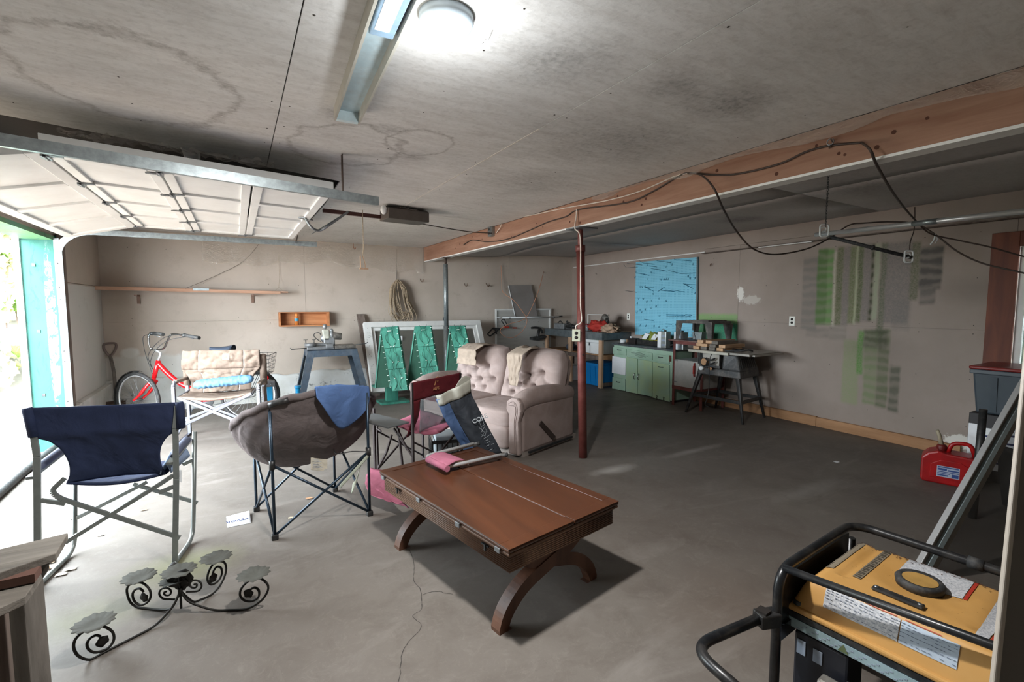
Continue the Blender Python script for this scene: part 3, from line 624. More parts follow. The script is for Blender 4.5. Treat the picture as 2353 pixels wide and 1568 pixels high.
for px, py, pl, lab in ((1820, 738, WB, 'white duplex outlet on the right wall left of the striped paint tests'), (1444, 728, WB, 'white duplex outlet on the right wall left of the blue pegboard'), (1022, 737, WA, 'metal outlet on the far wall just behind the galvanised post')):
    p = pl(px, py); t = thing('wall_outlet', p, lab, 'outlet'); f_ = V((-1,0.034,0)) if pl is WB else V((0,-1,0)); s_ = V((-f_.y, f_.x, 0)); oplate(p, f_, s_, t, M['outlet'] if pl is WB else M['steel'], .036, .058)
# long cords stapled along the beam
def xb(px, py, o=.012): return X(px, py, 2.85-o)
tag(MB().tube(spline([xb(1065,563), xb(1085,552), xb(1120,556), xb(1165,550), xb(1215,530), xb(1260,510), xb(1300,498), xb(1330,482), xb(1440,466), xb(1500,440), xb(1565,402), xb(1590,398), xb(1640,402), xb(1700,399), xb(1790,377), xb(1850,350), xb(1905,335), xb(1980,328)], 6), .006, 6).build('extension_cord', M['wire']), 'brown extension cord stapled along the side of the beam', 'cord')
tag(MB().tube(spline([xb(1140,536), xb(1150,522,.03), xb(1160,508), xb(1230,493), xb(1300,478), xb(1390,462), xb(1470,440), xb(1545,408), xb(1580,398)], 6), .005, 6).build('beam_cable', M['romex']), 'white cable along the top edge of the beam above the red post', 'cable')
PW = [xb(1580,399), xb(1610,402,.02)]+[D(*q) for q in ((1640,432,3.12),(1662,480,3.3),(1690,528,3.75),(1725,568,3.85),(1765,584,3.95),(1810,582,4.1),(1860,570,4.25),(1905,548,4.4),(1950,518,4.35),(1985,513,4.3),(2050,510,4.2),(2105,515,4.1),(2150,540,4.0),(2200,578,3.9),(2260,606,3.8),(2353,628,3.6),(2420,650,3.4))]
tag(MB().tube(spline(PW, 6), .0065, 6).build('extension_cord', M['wire']), 'brown cord looping down from the beam and past the hanging pipes towards the window', 'cord')
PW = [xb(1980,328)]+[D(*q) for q in ((2000,345,2.40),(2015,380,2.5),(2050,440,2.9),(2080,480,3.6),(2110,513,3.9),(2140,538,3.97),(2200,552,3.9),(2275,568,3.8),(2353,590,3.7),(2420,605,3.6))]
tag(MB().tube(spline(PW, 6), .0065, 6).build('extension_cord', M['wire']), 'brown cord dropping straight from the beam staple and crossing the hanging pipe', 'cord')
# hanging pipe rack
pa, pb = D(1874, 540, 4.45), D(2420, 478, 2.9)
hp = thing('hanging_pipe', pa, 'bright aluminium pipe hanging level on a chain below the beam', 'pipe')
MB().cyl(pa, pb, .019, None, 14).build('tube', M['alu'], hp); d_ = (pb-pa).normalized()
q = pa+(pb-pa)*.56; MB().cyl(q-d_*.07, q+d_*.1, .0205, None, 14).build('tape_wrap', M['galv'], hp)
dp = thing('black_pipe', D(1905, 542, 4.4), 'black padded pipe slung below the aluminium pipe, its far end in a white hook', 'pipe')
q0, q1 = D(1900, 543, 4.42), D(2095, 592, 4.15)
MB().cyl(q0, q1, .016, None, 12).build('tube', M['rubber'], dp); mdl = q0.lerp(q1, .55); MB().cyl(mdl-(q1-q0)*.01, mdl+(q1-q0)*.02, .022, None, 12).build('coupling', M['black_pl'], dp)
def chain(p, q, n, r, m):
    b = MB(); d = (q-p)/n
    for k in range(n):
        c_ = p+d*(k+.5); u = V((1,0,0)) if k % 2 else V((0,1,0)); P = []
        for j in range(8): a = 2*math.pi*j/8; P.append(c_+u*math.cos(a)*r*2.4+d*.62*math.sin(a))
        b.tube(P, r, 4, True)
    return b
ch = thing('hanging_chain', xb(1908, 326), 'twisted link chain hanging from an eye bolt on the beam to the aluminium pipe', 'chain')
top = xb(1908, 326, .03); bot = Z(1897, 522, 2.11)
chain(top+V((0,0,-.02)), bot, 38, .0023, M['dark_steel']).build('links', M['dark_steel'], ch)
MB().tube([top+V((.03,0,0))]+[top+V((0, .017*math.sin(a), .017*math.cos(a))) for a in [k*math.pi/5 for k in range(10)]], .003, 6).build('eye_bolt', M['steel'], ch)
def wh(c, name, lab):
    t = thing(name, c, lab, 'hook', 'white plastic rack hooks'); s_ = V((math.cos(TH), -math.sin(TH), 0)); P = [c+s_*a*.036+V((0,0,b_*.05)) for a, b_ in ((-1,-1),(1,-1),(1,1),(-1,1))]
    MB().tube(rounded(P, .022, 4, True), .0075, 8, True).build('ring', M['white_pl'], t)
    MB().tube(spline([c+s_*-.03+V((0,0,.02)), c+s_*.005+V((0,0,.028)), c+s_*.012, c+s_*-.018+V((0,0,-.012))], 5), .006, 6).build('tongue', M['white_pl'], t)
wh(Z(1894, 530, 2.085), 'rack_hook', 'white plastic hook at the chain end of the aluminium pipe'); wh(D(2088, 590, 4.15), 'rack_hook', 'white plastic hook holding the far end of the black pipe')
tag(MB().tube(spline([D(2102,476,4.3), D(2102,500,4.28), D(2100,530,4.25), D(2092,555,4.2), D(2090,578,4.15)], 5), .004, 6).build('hook_string', M['wire']), 'thin string from the ceiling eye to the hook on the black pipe', 'string')
tag(MB().tube(spline([D(2150,538,4.0), D(2146,552,4.0), D(2138,562,4.0)], 4), .006, 6).tube(spline([D(2150,538,4.0), D(2154,550,4.0), D(2148,560,4.0)], 4), .004, 5).build('cable_tie', M['white_pl']), 'white tie bundling the two brown cords beside the window', 'cable tie')
# string and wires on far side
tag(MB().tube(spline([Z(1253,602,2.36), WA(1243,650,.3), WA(1225,700,.35), WA(1205,733,.35), WA(1170,745,.35), WA(1150,757,.3), WA(1155,770,.3), WA(1172,777,.3), WA(1190,770,.3), WA(1205,755,.3), WA(1211,735,.3), WA(1200,715,.3), WA(1180,690,.25), WA(1156,672,.1), WA(1153,650,.05), WA(1151,610,.03)], 6), .0055, 6).build('orange_cable', M['wire_or']), 'loose orange-pink cable looping down in front of the white pegboard', 'cable')
tag(MB().tube(spline([WA(600,555,.05), WA(560,600,.03), WA(500,632,.04), WA(422,665,.12)], 5), .0025, 5).build('thin_wire', M['wire']), 'thin wire slanting down to the long shelf board', 'wire')
# ================================================================= COFFEE TABLE
N0 = V((.933, 1.615, 0)); tu = V((.984, .178, 0)); tv = V((-.178, .984, 0)); TW, TL, TZ = .73, 1.21, .45
def T(a, b_, z): return N0+tu*a+tv*b_+V((0,0,z))
m_tt = woodm('reddish brown varnish', '3c2317', '55321f', .3, 1, .55, .03, .45); m_ta = woodm('worn reeded walnut', '5a3f30', '795a45', .5, 1, .8, .02); m_tl = woodm('scuffed leg wood', '3f261b', '6e4a36', .5, 2, .6, .08)
ct = thing('coffee_table', T(.36, .6, 0), 'brown wooden coffee table with reeded apron and crossed curved legs, centre of the floor', 'table')
def tbox(a0, a1, b0, b1, z0, z1): return MB().ob(T(a0, b0, z0), tu*(a1-a0), tv*(b1-b0), V((0,0,z1-z0)))
for a0, a1 in ((-.005, .395), (.399, TW+.005)):
    tbox(a0, a1, -.005, TL+.005, TZ-.02, TZ-.003).build('table_leaf', m_tt, ct, bevel=.006)
    for q in ((a0, a1, -.005, .055), (a0, a1, TL-.05, TL+.005)): tbox(*q, TZ-.003, TZ).build('leaf_border', m_tt, ct, bevel=.0015)
    a2 = a0 if a0 < .1 else a1-.06
    tbox(a2, a2+.06, .055, TL-.05, TZ-.003, TZ).build('leaf_border', m_tt, ct, bevel=.0015)
tbox(-.002, TW+.002, -.002, TL+.002, TZ-.036, TZ-.023).build('lower_moulding', m_ta, ct, bevel=.004)
tbox(.025, TW-.02, .025, TL-.025, TZ-.122, TZ-.036).build('apron', m_ta, ct)
b = MB()
for k in range(9):
    z = TZ-.042-k*.0095; P = [T(.02, .02, z), T(TW-.018, .02, z), T(TW-.018, TL-.02, z), T(.02, TL-.02, z)]
    b.tube(P, .0046, 6, True)
b.build('reeding', m_ta, ct)
for bb_ in (.15, .98): MB().bar(T(.008, bb_, TZ-.055), T(.008, bb_+.05, TZ-.055), .008, .006).bar(T(.004, bb_+.02, TZ-.078), T(.004, bb_+.02, TZ-.05), .012, .008).build('hook_catch', M['dark_steel'], ct)
for bb_ in (.05, .35, .72, 1.14): MB().bar(T(-.009, bb_, TZ-.028), T(-.009, bb_+.035, TZ-.028), .006, .022).build('hinge', M['steel'], ct, bevel=.001)
def tleg(b0, mir, th):
    cp = [(.05, 0), (.09, .085), (.19, .165), (.34, .215), (.50, .265), (.63, .35)]
    P = spline([(x, 0, z) for x, z in cp], 6); n = len(P); v0 = []; v1 = []
    for i, p in enumerate(P):
        d = (P[min(i+1, n-1)]-P[max(i-1, 0)]).normalized(); w_ = .052+.012*math.sin(i/n*3.14)
        nrm = V((-d.z, 0, d.x))*w_/2*(1 if 1 else 0)
        v0.append(p+nrm); v1.append(p-nrm)
    v0[0].z = 0; v1[0].z = 0; v0[0].x = .03; v1[0].x = .105
    vs = []; fs = []
    for i in range(n):
        for q in (v0[i], v1[i]):
            x = q.x if not mir else TW-.03-q.x+.03
            for s_ in (0, th): vs.append(T(x, b0+s_, max(q.z, 0)))
    for i in range(n-1):
        a = i*4; c = a+4; fs += [(a, a+1, c+1, c), (a+2, c+2, c+3, a+3), (a, c, c+2, a+2), (a+1, a+3, c+3, c+1)]
    fs += [(0, 2, 3, 1), (4*n-4, 4*n-3, 4*n-1, 4*n-2)]
    return MB().add(vs, fs)
for b0 in (.10, TL-.17):
    tleg(b0, False, .06).build('leg', m_tl, ct, bevel=.004); tleg(b0+.005, True, .052).build('leg', m_tl, ct, bevel=.004)
tbox(.33, .40, .16, TL-.16, .27, .31).build('stretcher', m_tl, ct, bevel=.004)
# ---- folded stool lying on the table
fs_ = thing('folding_stool', Z(1050, 1050, TZ), 'folded aluminium stool with pink fabric seat lying on the coffee table', 'stool')
z1, z2 = TZ+.014, TZ+.034
for zz, dx in ((z1, 0), (z2, -8)):
    P = [Z(1160+dx, 1046, zz), Z(1032+dx, 1074, zz), Z(985+dx, 1049, zz), Z(1096+dx, 1020, zz)]
    MB().tube(rounded(P, .05, 6), .0115, 10).build('tube_frame', M['alu'], fs_)
for px, py in ((1160, 1046), (1096, 1020)): q = Z(px, py, z1); MB().cyl(q, q+V((.02, 0, 0)), .014, None, 10).build('rubber_cap', M['rubber'], fs_)
m_pk = fabric('pink canvas', 'a06073', .8, .1, .3)
c0, c1, c2, c3 = Z(983, 1050, z2+.02), Z(1028, 1072, z2+.02), Z(1068, 1058, z2+.008), Z(1022, 1040, z2+.008)
MB().grid(lambda u, v: (c0*(1-u)+c1*u)*(1-v)+(c3*(1-u)+c2*u)*v+V((0,0,.012*math.sin(3.1*v)+crump(u, v, .004, 6))), 12, 10).build('seat_fabric', m_pk, fs_, solid=.003)
MB().tube([c0+V((0,0,-.016)), c1+V((0,0,-.016))], .019, 12).build('seat_sleeve', m_pk, fs_)
MB().bar(Z(1070,1056,z1+.002), Z(1079,1055,z1+.002), .026, .026).build('price_sticker', M['paper'], fs_) if 0 else MB().cyl(Z(1073,1065,z1), Z(1081,1063,z1), .0122, None, 10).build('sticker', M['paper'], fs_)
# ================================================================= LOVESEAT
m_so = fabric('dusty taupe velour', '8b7b75', .95, .12, .22, h2='9c8d88', scale=3)
so_o = V((2.262, 3.685, 0)); sd_ = V((.951, .308, 0)); sw_ = V((-.308, .951, 0)); SW = 1.74
def S3(a, b_, z): return so_o+sw_*a+sd_*b_+V((0,0,z*.915))
sf = thing('loveseat', S3(.87, .5, 0), 'dusty taupe two seat recliner loveseat with tufted back cushions', 'sofa')
def soft(a0, a1, b0, b1, z0, z1, r, nm, sub=0, bul=.02):
    b = MB()
    def sg(t): return math.copysign(abs(t)**.28, t)
    def fn(u, v):
        al = 2*math.pi*u; be = math.pi*(v-.5); x = sg(math.cos(be))*sg(math.cos(al)); y = sg(math.cos(be))*sg(math.sin(al)); z = sg(math.sin(be))
        return S3((a0+a1)/2+x*(a1-a0)/2, (b0+b1)/2+y*(b1-b0)/2, (z0+z1)/2+z*(z1-z0)/2*(1+bul*(1-x*x)*(1-y*y)*6))
    b.grid(fn, 40, 20); return b.build(nm, m_so, sf)
def sbox(a0, a1, b0, b1, z0, z1): return MB().ob(S3(a0, b0, z0), sw_*(a1-a0), sd_*(b1-b0), V((0,0,z1-z0)))
sbox(.05, SW-.05, .12, .92, .03, .30).build('base', m_so, sf, bevel=.01)
sbox(.03, SW-.03, .05, .95, .0, .05).build('plinth_rail', mat('grey plinth', '8f867f', .7), sf)
for a0, a1 in ((.185, .865), (.875, 1.555)):
    soft(a0, a1, .0, .66, .26, .47, .05, 'seat_cushion'); soft(a0, a1, -.01, .14, .05, .30, .05, 'foot_panel')
def backc(a0, a1, nm):
    W = a1-a0; tf = [(.27,.60),(.5,.52),(.73,.60),(.14,.38),(.38,.34),(.62,.34),(.86,.38),(.27,.19),(.5,.16),(.73,.19)]
    def fn(u, v):
        x = (u-.5)*2; z = (v-.5)*2; zt = .40+.66*v; half = W/2*(1-.22*max(0, z)**3.2)
        e = (1-abs(x)**3.2)*(1-abs(z)**4.5); e = max(e, 0)**.42; d = .19*e
        for tu_, tv_ in tf: r2 = ((u-tu_)*W)**2+((v-tv_)*.68)**2; d -= .05*math.exp(-r2/.0012)+.03*math.exp(-r2/.009)
        for (p, q) in ((0,1),(1,2),(3,4),(4,5),(5,6),(0,3),(0,4),(1,4),(1,5),(2,5),(2,6),(7,8),(8,9),(3,7),(4,7),(4,8),(5,8),(5,9),(6,9)):
            ax, ay, bx, by = tf[p][0]*W, tf[p][1]*.68, tf[q][0]*W, tf[q][1]*.68; X_, Y_ = u*W, v*.68
            t = max(0, min(1, ((X_-ax)*(bx-ax)+(Y_-ay)*(by-ay))/((bx-ax)**2+(by-ay)**2+1e-9))); dd = (X_-ax-t*(bx-ax))**2+(Y_-ay-t*(by-ay))**2
            d -= .018*math.exp(-dd/.0003)
        d += .006*nz(u*8, v*8, a0)+.05*max(0, v-.66)*e
        return S3((a0+a1)/2+x*half, .64+.20*v-d+.04, zt-.03*abs(x)**3)
    MB().grid(fn, 60, 66).build(nm, m_so, sf)
backc(.05, .87, 'back_cushion'); backc(.87, 1.69, 'back_cushion')
def backs(a0, a1):
    P = []
    for k in range(17): t = k/16*math.pi; P.append(((a0+a1)/2-(a1-a0)/2*math.copysign(abs(math.cos(t))**.45, math.cos(t)), .62+.42*math.sin(t)**.5))
    P = [(a0, .2)]+P+[(a1, .2)]; b = MB(); n = len(P)
    vs = [S3(a, .66+.17*(z-.4)/.6, z) for a, z in P]+[S3(a*.97+.03*(a0+a1)/2, .82+.17*(z-.4)/.6, z*.985) for a, z in P]
    b.add(vs, [tuple(range(n))[::-1], tuple(range(n, 2*n))]+[(i, (i+1) % n, n+(i+1) % n, n+i) for i in range(n)]); return b
backs(.07, .87).build('back_shell', m_so, sf, bevel=.02); backs(.87, 1.67).build('back_shell', m_so, sf, bevel=.02)
for s_, a0 in ((0, 0), (1, SW-.2)):
    sbox(a0+.02, a0+.18, .04, .90, .04, .50).build('arm_body', m_so, sf, bevel=.03)
    P = [(.02, .50), (.12, .57), (.3, .60), (.55, .59), (.78, .57), (.90, .55)]
    MB().tube(spline([S3(a0+.1, y, z-.01) for y, z in P], 6), [.082+.02*math.sin(i/30*3.1) for i in range(31)], 18).build('arm_roll', m_so, sf)
    fp = [(.02,.03),(.03,.38),(-.005,.50),(.0,.58),(.05,.625),(.12,.625),(.18,.585),(.185,.50),(.15,.44),(.155,.03)]
    MB().prism([S3(a0+x, -.015, z) for x, z in fp], sd_*.06).build('arm_front', m_so, sf, bevel=.018)
    for off in (.0, .018): MB().tube(spline([S3(a0+x, -.018, z) for x, z in ((.05+off,.04),(.06+off,.36),(.04+off,.48),(.05+off,.56),(.1,.59-off),(.15-off*.5,.56))], 5), .0035, 6).build('welt', m_so, sf)
MB().bar(S3(.012, .30, .32), S3(.0, .52, .10), .012, .05, (0,0,1)).build('recline_lever', mat('lever', '3a302c', .5), sf, bevel=.004)
MB().bar(S3(-.01, .1, .05), S3(-.01, .82, .05), .02, .02).build('side_rail', M['dark_steel'], sf)
m_kh = fabric('khaki cloth', '97897b', .9, .15, .5)
for nm, ac, w_, vtip, lab in (('head_cover', 1.28, .30, .32, 'khaki cloth lying over the top of the left loveseat cushion'), ('head_cover', .52, .22, .50, 'crumpled khaki cloth hanging in a point over the right loveseat cushion')):
    def fn(u, v, ac=ac, w_=w_, vtip=vtip):
        x = (u-.5)*w_*(1-(.75*max(0, v-.35) if vtip > .4 else -.1*v)); s_ = v*vtip
        z = 1.065-.02*abs(u-.5)+(.045 if vtip > .4 else 0)*math.sin(u*9)*max(0, .4-v) if s_ < .06 else 1.065-(s_-.06); bq = .80-s_*2.2 if s_ < .12 else .535-.08*(s_-.12)-.02
        return S3(ac+x+.02*nz(u*4, v*4), bq-.012+crump(u, v, .018, 5), z+.01)
    tag(MB().grid(fn, 24, 30).build(nm, m_kh, solid=.004), lab, 'cloth')
# ================================================================= BLUE FOLDING CHAIR
m_nv = fabric('navy canvas', '27304b', .8, .12, .45); m_ct = mat('grey chair tube', '878d8b', .4, .6, .1, 20)
RL, RR, FL, FR = V((-.933,3.226,0)), V((-.350,3.135,0)), V((-.875,3.60,0)), V((-.285,3.43,0))
rp_, fp_, lp_, sp_ = VP(RL, RR), VP(FL, FR), VP(RL, FL), VP(RR, FR)
bc = thing('folding_chair', (RL+RR+FL+FR)/4, 'navy canvas folding chair with grey sled legs seen from behind, nearest the door', 'chair')
def brr(P, w_=.028, h_=.018, nm='leg', m=m_ct, par=None, up=(0,1,0)):
    b = MB()
    for i in range(len(P)-1): b.bar(P[i], P[i+1], w_, h_, up)
    return b.build(nm, m, par or bc, bevel=.003)
brr([RL+V((0,0,.03)), rp_(85,1050), rp_(78,1004), rp_(66,945)]); brr([RR+V((0,0,.02)), rp_(405,1100), rp_(403,985), rp_(408,932)])
for G0, G1, vp, top in ((FL, RL, fp_, (172,1052)), (FR, RR, fp_, (447,992))):
    d = (G1-G0).normalized()
    P = rounded([vp(*top), G0+V((0,0,.012)), G0+d*((G1-G0).length+.05)+V((0,0,.012))], .10, 6)
    MB().tube(P, .0125, 8).build('sled_leg', m_ct, bc); MB().cyl(P[-1]-d*.03, P[-1]+d*.01, .016, None, 10).build('foot_cap', M['rubber'], bc)
for G0, G1, za in ((FL, RL, .60), (FR, RR, .60)):
    a, c = G1+V((0,0,za-.02)), G0+V((0,0,za+.02)); d = (c-a).normalized()
    MB().bar(a, c+d*.03, .03, .015).build('arm_bar', m_ct, bc); MB().tube([a+d*.06+V((0,0,.015)), a+d*.1+V((0,0,.018)), c-d*.02+V((0,0,.018)), c+d*.02+V((0,0,.008))], [.014, .022, .022, .012], 10).build('arm_pad', mat('slate arm pad', '50566a', .7), bc)
for P in (rounded([rp_(148,1100), rp_(117,1129), rp_(135,1145), rp_(414,1236)], .03), rounded([rp_(398,1093), rp_(360,1118), rp_(150,1247)], .03), [rp_(93,1150), rp_(150,1158)], [rp_(408,1115), rp_(365,1133)],
          [fp_(337,1108), fp_(166,1196)], [fp_(306,1113), fp_(454,1156)], [fp_(447,1055), fp_(420,1068)]): brr(P, .022, .014, 'cross_brace')
def pl(P, t):
    P = [V(p) for p in P]; L_ = [0]
    for i in range(len(P)-1): L_.append(L_[-1]+(P[i+1]-P[i]).length)
    x = t*L_[-1]
    for i in range(len(P)-1):
        if x <= L_[i+1] or i == len(P)-2: return P[i].lerp(P[i+1], (x-L_[i])/(L_[i+1]-L_[i]+1e-9))
LE = spline([rp_(62,938), rp_(70,975), rp_(78,1004), rp_(112,1018), rp_(135,1040), rp_(148,1070), rp_(148,1100), rp_(136,1122)], 4)
RE = spline([rp_(412,925), rp_(415,960), rp_(416,984), rp_(386,1003), rp_(366,1030), rp_(361,1060), rp_(364,1080), rp_(372,1098)], 4)
fwd = V((.15, .98, 0))
def fn(u, v):
    a, c = pl(LE, v), pl(RE, v); p = a.lerp(c, u)
    return p+fwd*(.10*max(0, v-.3)+.05*math.sin(3.14*u)*(v-.1))+fwd*crump(u, v, .008, 4)
MB().grid(fn, 40, 36).build('back_sling', m_nv, bc, solid=.006)
for P, q in (((62,938),(78,1004)), ((411,925),(416,984))):
    MB().tube([rp_(*P), rp_(P[0]+2, P[1]+6), rp_(*q)], [.019, .022, .022], 10).build('post_sleeve', m_nv, bc)
sl = [fn(0, 1), fn(1, 1), fp_(425,1050)+V((0,0,0)), fp_(180,1075)]
MB().grid(lambda u, v: (sl[0]*(1-u)+sl[1]*u)*(1-v)+(sl[3]*(1-u)+sl[2]*u)*v-V((0,0,.03*math.sin(3.14*u))), 14, 12).build('seat', m_nv, bc, solid=.012)
MB().grid(lambda u, v: sl[1].lerp(sl[2], u)+V((.0,0,.05+.05*math.sin(3.1*u)))*(1-abs(2*v-1)**2)+V((.05*(v-.5), 0, 0)), 10, 10).build('seat_bolster', fabric('faded blue cotton', '8fa0bb', .85), bc, solid=.006)
MB().grid(lambda u, v: rp_(384+10*u, 1108+30*v)+fwd*(.2+crump(u, v, .01)), 3, 5).build('care_tag', M['paper'], bc)
# ================================================================= MOON CHAIR
m_mo = fabric('brown grey shell fabric', '6a605f', .85, .12, .6, h2='57504f'); m_mi = fabric('lilac grey padding', 'b0a3b5', .85, .08, .5)
m_bt = mat('dark blue steel tube', '2c3a47', .35, .6, .15, 30)
mA, mB, mC, mD = V((.154,3.172,0)), V((.071,3.685,0)), V((.743,3.211,0)), V((.612,3.772,0))
mc = thing('moon_chair', (mA+mB+mC+mD)/4, 'padded brown-grey bowl camping chair on a dark folding frame, seen from behind', 'chair')
def up_(g, z): return V((g.x, g.y, z))
jA, jB, jC, jD = up_(mA, .47), up_(mB, .47), up_(mC, .45), up_(mD, .47)
for g, j in ((mA, up_(mA, .84)), (mC, up_(mC, .86)), (mB, up_(mB, .50)), (mD, up_(mD, .50))):
    MB().cyl(up_(g, .02), j, .0095, None, 10).build('upright', m_bt, mc); MB().ob(g-V((.02,.02,0)), V((.04,0,0)), V((0,.04,0)), V((0,0,.035))).build('foot', M['black_pl'], mc, bevel=.006)
for a, c in ((mA, jC), (mC, jA), (mA, jB), (mB, jA), (mC, jD), (mD, jC), (mB, jD), (mD, jB)): MB().cyl(up_(a, .025), c, .0085, None, 8).build('cross_tube', m_bt, mc)
for j in (jA, jB, jC, jD): MB().cyl(j-V((0,0,.025)), j+V((0,0,.03)), .018, None, 10).build('joint', M['black_pl'], mc)
cc = V((.395, 3.46, .70)); bs_ = V((.93, .13, .0))*.465; bf = V((-.07, .33, -.20)); dn_ = V((.02, .0, -.33))
for a, c in ((up_(mA, .86), cc-bf*.55-bs_*.9), (up_(mC, .84), cc-bf*.5+bs_*.9)): pass
def bowl(th, u, o=0):
    r = bs_*math.cos(th)*(1+o)+bf*math.sin(th)*(1+o); k = math.sin(u*math.pi/2)**.85
    return cc+r*k+dn_*(1+o)*math.cos(u*math.pi/2)**1.1
def bw(u, v): th = 2*math.pi*u; p = bowl(th, v); return p+(p-cc).normalized()*(crump(math.cos(th)*.5, math.sin(th)*.5+v, .03, 5)*v)
MB().grid(bw, 72, 24).build('bowl_shell', m_mo, mc, solid=.012)
MB().grid(lambda u, v: bowl(2*math.pi*u, v, -.07)+V((0,0,.02+.012*math.cos(u*2*math.pi*12)*v)), 72, 20).build('padding', m_mi, mc, solid=.02)
MB().tube([bowl(2*math.pi*k/60, 1.0, .01)+V((0,0,.006*math.sin(k*1.9))) for k in range(60)], .024, 10, True).build('rim_roll', m_mo, mc)
MB().tube([bowl(2*math.pi*k/60, 1.0, -.05)+V((0,0,.02)) for k in range(60)], .006, 6, True).build('white_piping', M['paper'], mc)
for th, nm in ((math.radians(236), 0), (math.radians(318), 1)):
    q = [bowl(th+.25*(t-.5), .97, .06) for t in (0, .25, .5, .75, 1)]; MB().tube(q, .018, 8).build('rim_bracket', M['black_pl'], mc)
MB().bar(up_(mA, .84), bowl(math.radians(236), .97, .05), .02, .02).build('rim_bracket', M['black_pl'], mc); MB().bar(up_(mC, .82), bowl(math.radians(318), .97, .05), .02, .02).build('rim_bracket', M['black_pl'], mc)
rq = VP(mA, mC, .02)
b = MB().grid(lambda u, v: rq(713+38*u, 1050+(28 if u < .8 else 22)*v+4*u)+V((0,-.02+crump(u, v, .01, 4),0)), 8, 5); tg = b.build('care_tag', mat('printed tag', 'b9b2a2', .8), mc); 
b = MB()
for k in range(7): b.bar(rq(717, 1054+k*3.4)+V((0,-.031,0)), rq(732+(k*5) % 9, 1055+k*3.4)+V((0,-.031,0)), .0008, .0018)
b.build('tag_print', M['inkgrey'], mc)
m_st = fabric('pale strap', 'aab0a0', .8)
MB().grid(lambda u, v: up_(mC, .44)+V((-.02-.10*v-.02*u, -.0+.02*math.sin(6*v), -.02-.24*v*(1-.2*u)))+V((.03*u, 0, .02*u)), 3, 14).build('strap', m_st, mc, solid=.003)
MB().grid(lambda u, v: up_(mC, .43).lerp(up_(mC, .25)+V((-.19, .0, 0)), v)+V((0, -.012, .028*(u-.5))), 3, 10).build('strap', m_st, mc, solid=.003)
MB().tube(spline([jC, jC+V((-.1,.03,.01)), jC+V((-.2,.1,0)), jD+V((0,0,.0))], 5), .004, 5).build('cord', M['black_pl'], mc)
fq = [D(531, 969, 3.62), D(566, 964, 3.66), D(612, 996, 3.42), D(572, 1012, 3.45)]
MB().grid(lambda u, v: (fq[0]*(1-u)+fq[3]*u)*(1-v)+(fq[1]*(1-u)+fq[2]*u)*v+V((0,-.03*math.sin(3.14*v),.03*math.sin(3.14*v)+.008*math.sin(20*u))), 18, 8).build('front_flap', m_mi, mc, solid=.02)
MB().tube([fq[0], fq[1], fq[2], fq[3]], .006, 6, True).build('white_piping', M['paper'], mc)
# blue cloth over the moon chair
def clf(u, v):
    th = math.radians(262+50*u); s_ = 1+.15*(-1)
    drop = [.10, .30, .55, .62, .40][min(4, int(u*5))] if 0 else (.16+1.1*u*(1-u)*1.5+.12*u)
    t = v*(drop+.14)-.14
    if t < 0: p = bowl(th, 1.0+t*.5, -.03)+V((0,0,.045))
    else: p = bowl(th, 1-t*.75, .07+.03*math.sin(u*9)*v)+V((0, -.012*math.sin(u*14)*v, .035*(1-t)))
    return p+V((0, -.02*v, 0))
tag(MB().grid(clf, 40, 30).build('blue_cloth', fabric('blue cotton cloth', '506a96', .85, .12, .5), solid=.005), 'blue cloth draped over the right rim of the bowl-shaped camping chair', 'cloth')
# ================================================================= TAN CAMP CHAIR
def G(px, d): p = D(px, 800, d); return V((p.x, p.y, 0))
tRL, tRR, tFL, tFR = G(426, 5.18), G(603, 5.10), G(393, 4.75), G(590, 4.60)
tr_, tf_ = VP(tRL, tRR), VP(tFL, tFR); trs = VP(tRR, tFR)
m_tn = fabric('tan padded fabric', '64564c', .8, .1, .6, h2='75665a'); m_tt2 = mat('pewter chair tube', '64656c', .4, .7, .08, 20)
tc = thing('padded_camp_chair', (tRL+tRR+tFL+tFR)/4, 'wide tan padded camping chair with grey metal frame in front of the red bicycle', 'chair')
def T2(P, w_=.036, h_=.022, nm='leg'):
    b = MB()
    for i in range(len(P)-1): b.bar(P[i], P[i+1], w_, h_, (.5, .85, 0))
    return b.build(nm, m_tt2, tc, bevel=.004)
for g in (tRL, tRR): T2([g+V((0,0,.0)), g+V((0,0,.86))])
for g, r in ((tFL, tRL), (tFR, tRR)):
    T2(rounded([g, g+V((0,0,.645)), g.lerp(r, .25)+V((0,0,.65))], .05)); MB().bar(g.lerp(r, .12)+V((0,0,.655)), r+V((0,0,.64)), .045, .035).build('arm_pad', mat('brown arm pad', '6e6257', .6), tc, bevel=.01)
    MB().bar(g-V((0,.02,-.012)), r+V((0,.03,.012)), .03, .02).build('foot_rail', m_tt2, tc)
def zp(g, z): return V((g.x, g.y, z))
for P in ([tf_(409,915), tf_(545,968), zp(tFR, .10)], [tf_(579,905), tf_(418,979), zp(tFL, .10)], [tr_(440,918), tr_(560,965), zp(tRR, .10)], [tr_(575,908), tr_(428,962), zp(tRL, .10)]): T2(P, .03, .018, 'cross_brace')
T2([tf_(409,915), tr_(440,895)], .02, .02, 'seat_rail'); T2([tf_(579,905), tr_(592,890)], .02, .02, 'seat_rail')
LE2 = [tr_(424,806), tr_(421,850), tr_(438,862), tr_(446,880), tr_(444,900)]; RE2 = [tr_(598,803), tr_(600,842), tr_(588,856), tr_(580,872), tr_(582,890)]
fd = ((tFL+tFR)-(tRL+tRR)).normalized()
